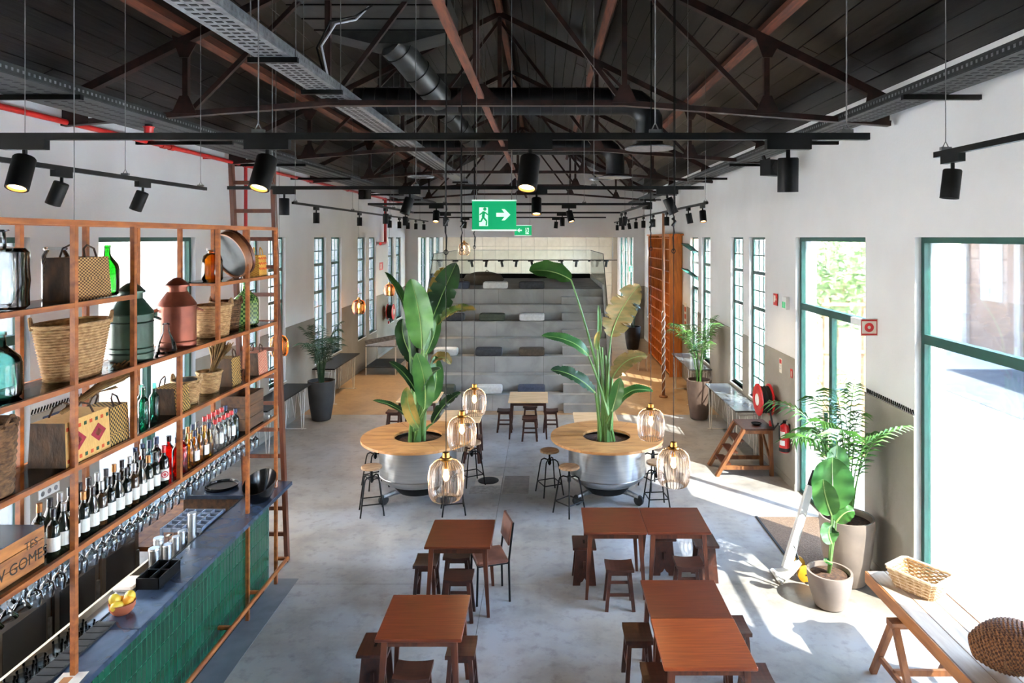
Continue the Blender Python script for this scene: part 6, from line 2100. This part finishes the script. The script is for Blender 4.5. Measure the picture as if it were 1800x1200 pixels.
palm('dark leaved palm in a tall charcoal pot by the narrow windows', (-4.9, 15.0, 0), 0.29, 0.86, M['potdark'], 0.72, 1.4, 20, M['fronddark'], 4, 0.32, lim=(-0.35, 9), nl=15, wid=0.75)
palm('bright green palm in a brown pot between the wall tables', (3.42, 15.1, 0), 0.27, 0.86, M['potbrown'], 0.72, 1.6, 18, M['frond'], 6, 0.34, lim=(-9, 0.3), nl=15, wid=0.75)
palm('small looking palm in a dark pot far along the window wall', (3.15, 24.4, 0), 0.29, 0.82, M['potdark'], 0.55, 1.5, 14, M['fronddark'], 8, 0.3, lim=(-9, 0.2), nl=15, wid=0.8)
palm('large kentia palm in a tall taupe pot beside the glazed door', (3.52, 7.95, 0), 0.30, 0.76, M['pottaupe'], 0.98, 1.72, 17, M['frond'], 15, 0.34, lim=(-9, 0.22), nl=18, wid=1.1)

sp = thing('potted_banana', 'small broad-leaved plant in a taupe bowl pot on the sunlit floor', 'potted plant', (3.10, 7.42, 0))
pot(sp, [(0, 0), (0.13, 0), (0.155, 0.015), (0.215, 0.2), (0.235, 0.33), (0.235, 0.38)], M['pottaupe'], 0.335, 0.205)
oS = Vector((3.10, 7.42, 0))
for (b, mpt, tip, w, m, kw) in [((1466, 895), (1462, 850), (1463, 803), 0.44, 'leaf', dict(d=7.45, face=(-0.2, -1, 0.35), fold=0.12)), ((1462, 905), (1448, 870), (1447, 842), 0.26, 'leaf', dict(d=7.35, face=(-0.5, -1, 0.2), fold=0.3)),
                                ((1470, 918), (1485, 895), (1502, 898), 0.2, 'leaf', dict(d=7.4, face=(0, -0.6, 1), fold=0.2)), ((1462, 955), (1452, 930), (1462, 922), 0.2, 'leaf', dict(d=7.3, face=(0, -1, 0.5), fold=0.25)),
                                ((1472, 850), (1468, 815), (1472, 782), 0.28, 'leaf', dict(d=7.6, face=(0.1, -1, 0.2), fold=0.2)), ((1462, 990), (1455, 985), (1448, 986), 0.08, 'leaf', dict(d=7.35, face=(0, -0.5, 1), fold=0.2))]:
    d = kw.pop('d')
    p0_, p1_, p2_ = V3(b[0], b[1], d), V3(mpt[0], mpt[1], d), V3(tip[0], tip[1], d)
    big_leaf('leaf', sp, p0_, p1_, p2_, w, M[m], o=oS, **kw)
    foot = Vector((3.09, 7.42, 0.35))
    stalk(sp, (foot, foot.lerp(p0_, 0.5), p0_), 0.018, 0.009, oS)

# ================================================================== WALL COUNTERS
def counter(label, side, a, b, top):
    x0, x1 = (3.41, 3.94) if side > 0 else (-5.48, -4.95)
    t = thing('wall_counter', label, 'counter', ((x0 + x1) / 2, (a + b) / 2, 0), 0, 'narrow window counters')
    w, l = (x1 - x0) / 2, (b - a) / 2
    MB().cbox(-w, w, -l, l, 0.87, 0.9, 0.004).build('counter_top', top, t)
    for y in (-l + 0.25, l - 0.25):
        for x in (-w + 0.06, w - 0.1):
            MB().tube([(x, y - 0.16, 0.87), (x, y - 0.05, 0.02), (x, y - 0.03, 0.008), (x, y + 0.03, 0.008), (x, y + 0.05, 0.02), (x, y + 0.16, 0.87)], 0.009, 6).build('hairpin_leg', M['cream_steel'], t)
        MB().tube([(-w + 0.06, y - 0.15, 0.8), (w - 0.1, y - 0.15, 0.8)], 0.008, 6).build('cross_rod', M['cream_steel'], t)
        MB().tube([(-w + 0.0, y, 0.009), (w - 0.02, y, 0.009)], 0.009, 6).build('foot_rod', M['cream_steel'], t)
        for q in range(3):
            x = -w + 0.1 + q * 0.14
            MB().tube([(x, y - 0.15, 0.8), (x + 0.06, y - 0.07, 0.25), (x + 0.12, y - 0.15, 0.8)], 0.006, 5).build('zigzag_rod', M['cream_steel'], t)
    return t


counter('dark window counter on hairpin legs next to the bar end', -1, 12.2, 14.5, M['black'])
counter('dark window counter on hairpin legs beyond the charcoal pot', -1, 16.1, 18.3, M['black'])
sk = mat('polished_grey_top', lin(86, 92, 96), 0.18, col2=lin(104, 110, 114), scale=4)
counter('grey window counter on hairpin legs behind the step stool', 1, 12.2, 14.5, sk)
counter('grey window counter on hairpin legs beyond the green palm', 1, 16.05, 18.3, sk)

sd = thing('side_stool', 'small pale stool on thin white legs before the far palm pot', 'stool', (2.95, 20.6, 0))
MB().lathe([(0, 0.43), (0.17, 0.43), (0.18, 0.44), (0.17, 0.455), (0, 0.455)], 22).build('seat', M['stoolseat'], sd)
for k in range(4):
    a = PI / 4 + k * PI / 2
    MB().tube([(0.12 * math.cos(a), 0.12 * math.sin(a), 0.43), (0.19 * math.cos(a), 0.19 * math.sin(a), 0)], 0.011, 6).build('leg', M['cream_steel'], sd)

# metal trolley table at the far bar-side wall
mt_ = thing('metal_trolley', 'steel work trolley with raised tray by the far windows', 'trolley', (-4.75, 20.5, 0))
MB().box(-0.45, 0.45, -0.7, 0.7, 0.82, 0.85).build('top_sheet', M['galv'], mt_)
MB().bar((-0.45, -0.7, 0.95), (0.45, -0.55, 1.1), 0.03, 0.14).build('tray_edge', M['galv'], mt_)
MB().bar((0.45, -0.7, 0.93), (0.45, 0.7, 0.93), 0.03, 0.14).build('tray_edge', M['galv'], mt_)
MB().box(-0.45, 0.45, -0.7, 0.7, 0.22, 0.24).build('lower_shelf', M['darkgalv'], mt_)
for x in (-0.43, 0.43):
    for y in (-0.68, 0.68):
        MB().tube([(x, y, 0), (x, y, 1.0)], 0.018, 8).build('leg', M['cream_steel'], mt_)

# pigeonhole bookcase on the window wall
bc = thing('bookcase', 'tall orange pine pigeonhole bookcase with wooden pole', 'bookcase', (3.6, 0, 0))
MB().box(-0.02, 0.34, 19.55, 19.59, 0, 4.05).build('side_panel', M['orangewood'], bc)
MB().box(-0.02, 0.34, 23.46, 23.5, 0, 4.05).build('side_panel', M['orangewood'], bc)
MB().box(0.33, 0.35, 19.55, 23.5, 0, 4.05).build('back_panel', M['orangewood'], bc)
for k in range(13):
    MB().box(0.0, 0.33, 19.59, 23.46, 0.06 + k * 0.325, 0.085 + k * 0.325).build('shelf_board', M['orangewood'], bc)
for k in range(1, 11):
    MB().box(0.0, 0.33, 19.57 + k * 0.355, 19.59 + k * 0.355, 0.06, 4.0).build('divider', M['orangewood'], bc)
MB().box(-0.06, 0.36, 19.4, 23.6, 4.05, 4.1).build('cornice', M['orangewood'], bc)
pl = thing('striped_pole', 'spiral striped wooden pole standing before the bookcase', 'pole', (2.98, 17.1, 0))
MB().lathe([(0, 0), (0.11, 0), (0.11, 0.03), (0.04, 0.05), (0.04, 2.25), (0.032, 2.27), (0.032, 4.6), (0, 4.6)], 16).build('shaft', M['oldwood'], pl)
for s in (0, PI):
    MB().tube([(0.042 * math.cos(i * 0.5 + s), 0.042 * math.sin(i * 0.5 + s), 0.1 + i * 0.035) for i in range(60)], 0.011, 5).build('white_stripe', M['white'], pl)

# ================================================================== WINDOW SIDE
ss = thing('step_stool', 'worn wooden library step stool with three treads', 'step stool', (3.45, 11.72, 0))
W = M['oldwood']
MB().cbox(-0.13, 0.40, -0.31, 0.31, 0.77, 0.8, 0.004).build('platform', M['legwood'], ss)
for q in (-1, 1):
    MB().bar((-0.10, q * 0.27, 0.78), (-0.56, q * 0.27, 0.0), 0.05, 0.09, up=(0, 1, 0)).build('front_leg', W, ss)
    MB().bar((0.34, q * 0.27, 0.77), (0.36, q * 0.27, 0.0), 0.06, 0.06).build('back_leg', W, ss)
    MB().bar((-0.48, q * 0.27, 0.14), (0.36, q * 0.27, 0.14), 0.045, 0.06).build('side_rail', W, ss)
    MB().bar((-0.10, q * 0.27, 0.74), (0.36, q * 0.27, 0.74), 0.045, 0.06).build('side_rail', W, ss)
for k in range(3):
    z = 0.2 + k * 0.19
    x = -0.56 + 0.46 * z / 0.78
    MB().box(x - 0.02, x + 0.13, -0.25, 0.25, z - 0.022, z).build('tread', M['legwood'], ss)
MB().bar((0.35, -0.27, 0.2), (0.35, 0.27, 0.68), 0.03, 0.05).build('brace', W, ss)
hw = thing('dark_bowl', 'small dark dish on the step stool platform', 'dish', (3.62, 11.66, 0.801))
MB().lathe(inner([(0, 0), (0.05, 0), (0.08, 0.02), (0.085, 0.03)], 0.005), 20).build('dish_body', M['black'], hw)
MB().lathe([(0.083, 0.028), (0.09, 0.03), (0.083, 0.034)], 20).build('rim', M['black'], hw)


def hose_reel(label, x, y, z, side):
    t = thing('hose_reel', label, 'hose reel', (x, y, z), 0 if side > 0 else PI)
    Rx = Matrix.Rotation(PI / 2, 4, 'Y')
    for xx in (-0.13, 0.06):
        MB().lathe([(0, -0.008), (0.1, -0.008), (0.12, -0.02), (0.25, -0.02), (0.27, -0.006), (0.27, 0.006), (0.25, 0.0), (0.12, 0.0), (0, 0.008)], 36).move(Matrix.Translation((xx, 0, 0)) @ Rx).build('reel_disc', M['red'], t)
    for k in range(6):
        r = 0.2
        MB().tube([(-0.1 + k * 0.028, (r + 0.012 * (k % 2)) * math.cos(a), (r + 0.012 * (k % 2)) * math.sin(a)) for a in [2 * PI * i / 30 for i in range(30)]], 0.018, 7, True).build('hose_coil', M['rubber'], t)
    MB().lathe([(0, -0.01), (0.1, -0.01), (0.1, 0.0), (0, 0.0)], 24).move(Matrix.Translation((-0.145, 0, 0)) @ Rx).build('centre_cap', M['white'], t)
    MB().tube([(-0.13, 0, 0), (0.17, 0, 0)], 0.02, 8).build('axle', M['galv'], t)
    MB().tube([(0.0, -0.2, -0.1), (0.02, -0.24, -0.3), (0.03, -0.3, -0.42), (0.08, -0.38, -0.3)], 0.016, 7).build('hose_tail', M['rubber'], t)
    MB().lathe([(0, 0), (0.03, 0), (0.035, 0.08), (0, 0.1)], 12, c=(0.05, -0.1, -0.42)).build('valve', M['red'], t)
    return t


hose_reel('red fire hose reel with black hose beside the glazed door', XR - 0.19, 11.62, 1.24, 1)
hose_reel('dark red fire hose reel on the far bar-side wall', XL + 0.19, 23.4, 1.45, -1)
ex = thing('fire_extinguisher', 'red fire extinguisher hung on the wall beside the door', 'fire extinguisher', (XR - 0.1, 10.98, 0.55))
MB().lathe([(0, 0), (0.07, 0), (0.08, 0.015), (0.08, 0.38), (0.065, 0.42), (0.03, 0.445), (0.03, 0.46), (0, 0.46)], 24).build('cylinder', M['red'], ex)
MB().lathe([(0.081, 0.015), (0.082, 0.02), (0.082, 0.07), (0.081, 0.075)], 24).build('base_band', M['rubber'], ex)
MB().lathe([(0, 0.46), (0.028, 0.46), (0.028, 0.5), (0, 0.5)], 12).build('valve', M['black'], ex)
MB().bar((-0.01, 0, 0.5), (-0.01, -0.12, 0.54), 0.025, 0.02).build('handle', M['black'], ex)
MB().tube([(-0.02, -0.02, 0.48), (-0.1, -0.06, 0.44), (-0.1, -0.06, 0.3), (-0.09, -0.04, 0.2)], 0.012, 7).build('hose', M['black'], ex)
n = 8
for z0, z1, mm in ((0.12, 0.2, 'white'), (0.24, 0.34, 'paper')):
    v, f = [], []
    for i in range(n + 1):
        a = PI + 0.2 + 1.1 * i / n
        for rr_, zz in ((0.0815, z0), (0.0815, z1)):
            v.append((rr_ * math.cos(a), rr_ * math.sin(a), zz))
    f = [(2 * i, 2 * i + 2, 2 * i + 3, 2 * i + 1) for i in range(n)]
    MB().add(v, f).build('label_sticker', M[mm], ex)
MB().box(0.07, 0.1, -0.03, 0.03, 0.25, 0.45).build('wall_bracket', M['black'], ex)

# signs on the window-side wall
def wall_sign(name, label, y, z, w, h, parts):
    t = thing(name, label, 'sign', (XR - 0.012, y, z))
    MB().box(-0.006, 0, -w / 2, w / 2, -h / 2, h / 2).build('plate', M[parts[0]], t)
    for k, (a, b, c, d, m) in enumerate(parts[1]):
        MB().box(-0.0085 - 0.001 * k, -0.006 - 0.001 * k, a * w / 2, b * w / 2, c * h / 2, d * h / 2).build('symbol', M[m], t)
    return t


wall_sign('hose_sign', 'red square fire hose sign between the windows and door', 11.66, 2.94, 0.2, 0.2, ('red', [(-0.1, 0.75, -0.5, 0.65, 'paper'), (-0.1, 0.15, -0.5, -0.2, 'red'), (-0.7, -0.4, -0.15, 0.2, 'paper')]))
wall_sign('extinguisher_sign', 'small red sign with white pictogram above the extinguisher', 10.9, 1.83, 0.09, 0.14, ('red', [(-0.3, 0.3, -0.75, 0.5, 'paper')]))
wall_sign('notice_sheet', 'white notice sheet with red heading above the hose reel', 11.4, 1.86, 0.12, 0.24, ('paper', [(-0.8, 0.8, 0.3, 0.85, 'red'), (-0.6, 0.6, -0.1, 0.1, 'cloth'), (-0.6, 0.6, -0.5, -0.3, 'cloth')]))
wall_sign('small_notice', 'small pale notice on the grey wall beside the extinguisher', 11.0, 1.28, 0.1, 0.08, ('straw', [(-0.7, 0.7, -0.5, 0.5, 'paper')]))
wall_sign('far_notice', 'tall narrow poster with orange shapes by the bookcase', 19.1, 1.72, 0.3, 0.9, ('paper', [(-0.6, 0.6, -0.9 + 0.45 * i, -0.6 + 0.45 * i, 'orange') for i in range(4)]))
el = thing('emergency_light', 'small white wall light with green stripes by the door', 'emergency light', (XR - 0.001, 11.12, 2.93))
MB().box(-0.06, 0, -0.09, 0.09, -0.1, 0.1).build('body', M['white'], el)
for k in range(4):
    MB().box(-0.064, -0.06, -0.07 + k * 0.04, -0.05 + k * 0.04, -0.08, 0.02).build('green_stripe', M['exitgreen'], el)
al = thing('alarm_sign', 'red framed square sign with red ring projecting from the wall', 'sign', (XR - 0.1, 8.12, 2.93))
MB().box(-0.1, 0.1, -0.006, 0.0, -0.1, 0.1).build('plate', M['paper'], al)
for a, b, c, d in ((-0.1, 0.1, 0.08, 0.1), (-0.1, 0.1, -0.1, -0.08), (-0.1, -0.08, -0.08, 0.08), (0.08, 0.1, -0.08, 0.08)):
    MB().box(a + 0.006, b - 0.006, -0.008, -0.006, c + (0.006 if c < 0 else -0.006), d + (0.006 if c < 0 else -0.006)).build('red_border', M['red'], al)
MB().lathe([(0.02, 0), (0.055, 0), (0.055, 0.002), (0.02, 0.002)], 24).move(Matrix.Translation((0, -0.0062, 0)) @ Matrix.Rotation(PI / 2, 4, 'X')).build('red_ring', M['red'], al)
fs = thing('far_hose_sign', 'red fire hose sign on the far bar-side wall', 'sign', (XL + 0.001, 23.0, 3.03))
MB().box(0, 0.01, -0.22, 0.22, -0.13, 0.13).build('plate', M['red'], fs)
MB().box(0.01, 0.012, -0.15, 0.0, -0.08, 0.08).build('symbol', M['paper'], fs)

dm2 = thing('door_mat', 'brown coir mat inside the glazed door', 'mat', (3.05, 7.9, 0))
MB().box(0, 0.86, 0, 1.85, 0.0, 0.01).build('coir_pile', M['mat'], dm2)
MB().box(-0.03, 0.0, -0.03, 1.88, 0.0, 0.011).build('edging', M['rubber'], dm2)

# white hand truck with yellow wheels
ht = thing('hand_truck', 'white metal hand truck with yellow wheels leaning by the pots', 'hand truck', (2.90, 8.05, 0))
MB().bar((-0.05, 0.0, 0.1), (0.33, 0.25, 0.98), 0.1, 0.07, up=(0, 1, 0), w2=0.075, h2=0.06).build('column', M['white'], ht)
MB().bar((0.33, 0.25, 0.98), (0.42, 0.31, 1.14), 0.06, 0.05, up=(0, 1, 0)).build('handle', M['darkgalv'], ht)
v, f = [], []
for i in range(9):
    t_ = i / 8
    a = -0.2 + 0.28 * t_
    wd = 0.16 - 0.09 * t_
    z = 0.02 + 0.16 * t_ ** 2.2
    for y in (-wd, wd):
        v += [(a, y - 0.03, z), (a + 0.02, y - 0.03, z + 0.02)]
for i in range(8):
    o = i * 4
    f += [(o, o + 4, o + 6, o + 2), (o + 1, o + 3, o + 7, o + 5), (o, o + 1, o + 5, o + 4), (o + 2, o + 6, o + 7, o + 3)]
f += [(0, 2, 3, 1), (32, 33, 35, 34)]
MB().add(v, f).build('toe_plate', M['white'], ht, fix=True)
for y in (-0.12, 0.14):
    MB().lathe([(0, -0.03), (0.07, -0.03), (0.09, -0.022), (0.09, 0.022), (0.07, 0.03), (0, 0.03)], 24).move(Matrix.Translation((0.13, y, 0.091)) @ Matrix.Rotation(PI / 2, 4, 'X')).build('wheel', M['yellow'], ht)
MB().tube([(0.13, -0.15, 0.091), (0.13, 0.17, 0.091)], 0.012, 8).build('axle', M['galv'], ht)
MB().bar((0.13, 0.01, 0.09), (0.05, 0.05, 0.35), 0.03, 0.03).build('wheel_strut', M['darkgalv'], ht)

# trestle table with baskets
tt = thing('trestle_table', 'long plank table on wooden trestles beside the large window', 'table', (3.35, 5.6, 0))
for k in range(3):
    MB().cbox(-0.265 + k * 0.179, -0.09 + k * 0.179, -1.5, 0.95, 0.765, 0.8, 0.003).build('plank', M['benchwood'], tt)
MB().box(-0.275, -0.255, -1.5, 0.95, 0.69, 0.8).build('front_rail', M['railwood'], tt)
MB().box(0.255, 0.275, -1.5, 0.95, 0.69, 0.8).build('front_rail', M['railwood'], tt)
for yy in (0.3, -1.1):
    MB().box(-0.37, 0.33, yy - 0.05, yy + 0.05, 0.64, 0.69).build('trestle_head', M['oldwood'], tt)
    for x in (-0.33, 0.3):
        for s in (-1, 1):
            MB().bar((x, yy + s * 0.02, 0.66), (x, yy + s * 0.38, 0.0), 0.05, 0.05).build('leg', M['oldwood'], tt)
        MB().bar((x, yy - 0.27, 0.22), (x, yy + 0.27, 0.22), 0.03, 0.05).build('stretcher', M['oldwood'], tt)
    MB().bar((-0.33, yy, 0.24), (0.3, yy, 0.24), 0.03, 0.05).build('stretcher', M['oldwood'], tt)

wb_ = thing('wicker_tray', 'rectangular flared wicker basket on the trestle table', 'basket', (3.40, 6.2, 0.801), math.radians(-56))
def trayring(u, z, g=0.0):
    a, b = 0.175 + 0.05 * u - g, 0.12 + 0.05 * u - g
    c = 0.03
    return [Vector((sx * (a - c if k else a), sy * (b if k else b - c), z)) for sx, sy, k in ((1, -1, 0), (1, 1, 0), (1, 1, 1), (-1, 1, 1), (-1, 1, 0), (-1, -1, 0), (-1, -1, 1), (1, -1, 1))]
nrow = 11
for i in range(nrow):
    u = i / (nrow - 1)
    R0 = trayring(u, 0.012 + 0.15 * u)
    pts = []
    for q in range(8):
        A, Bv = R0[q], R0[(q + 1) % 8]
        m_ = 10 if (A - Bv).length > 0.1 else 2
        for s in range(m_):
            P_ = A.lerp(Bv, s / m_)
            out = Vector((P_.x, P_.y, 0)).normalized()
            pts.append(P_ + out * (0.006 if (s + i) % 2 else -0.006))
    MB().tube(pts, 0.0078, 5, True).build('wicker_strand', M['palewicker'] if i % 2 else M['straw'], wb_)
RA, RB = trayring(0, 0.0), trayring(1, 0.17)
for q in range(8):
    A0, A1, B0, B1 = RA[q], RA[(q + 1) % 8], RB[q], RB[(q + 1) % 8]
    m_ = 10 if (A0 - A1).length > 0.1 else 2
    for s in range(0, m_, 2):
        MB().tube([A0.lerp(A1, s / m_), B0.lerp(B1, s / m_)], 0.004, 4).build('stake', M['palewicker'], wb_)
MB().tube([p for p in trayring(1.02, 0.172)], 0.014, 7, True).build('rim', M['palewicker'], wb_)
MB().prism([(p.x, p.y) for p in trayring(0, 0)], 2, 0.0, 0.012).build('base', M['straw'], wb_, fix=True)

rb = thing('reed_bag', 'brown woven reed bag with ring handles lying on the table', 'bag', (3.36, 5.02, 0.801), 0.5)
prof = []
for i in range(31):
    u = i / 30
    r = 0.2 * (math.sin(PI * (0.10 + 0.62 * u)) ** 0.8)
    prof.append((r + (0.006 if i % 2 else -0.004), -0.2 + 0.4 * u))
prof = [(0, -0.2)] + prof + [(prof[-1][0] - 0.02, 0.2), (0.05, -0.1), (0, -0.12)]
Rb = Matrix.Translation((0, 0, 0.195)) @ Matrix.Rotation(math.radians(-62), 4, 'Z') @ Matrix.Rotation(math.radians(72), 4, 'Y')
MB().lathe(prof, 40, sx=0.92).move(Rb).build('woven_body', M['wickerbrown'], rb)
Ri = Matrix.Translation(Vector((3.36, 5.02, 0.801))) @ Matrix.Rotation(0.5, 4, 'Z')
for (px, py, d), tilt in (((1727, 1122, 5.08), 0.2), ((1784, 1166, 4.84), -0.3)):
    c0 = V3(px, py, d)
    ring = [Ri.inverted() @ (c0 + Vector((0.062 * math.cos(a), tilt * 0.05 * math.cos(a), 0.062 * math.sin(a)))) for a in [2 * PI * i / 20 for i in range(20)]]
    MB().tube(ring, 0.0105, 7, True).build('ring_handle', M['strawdark'], rb)
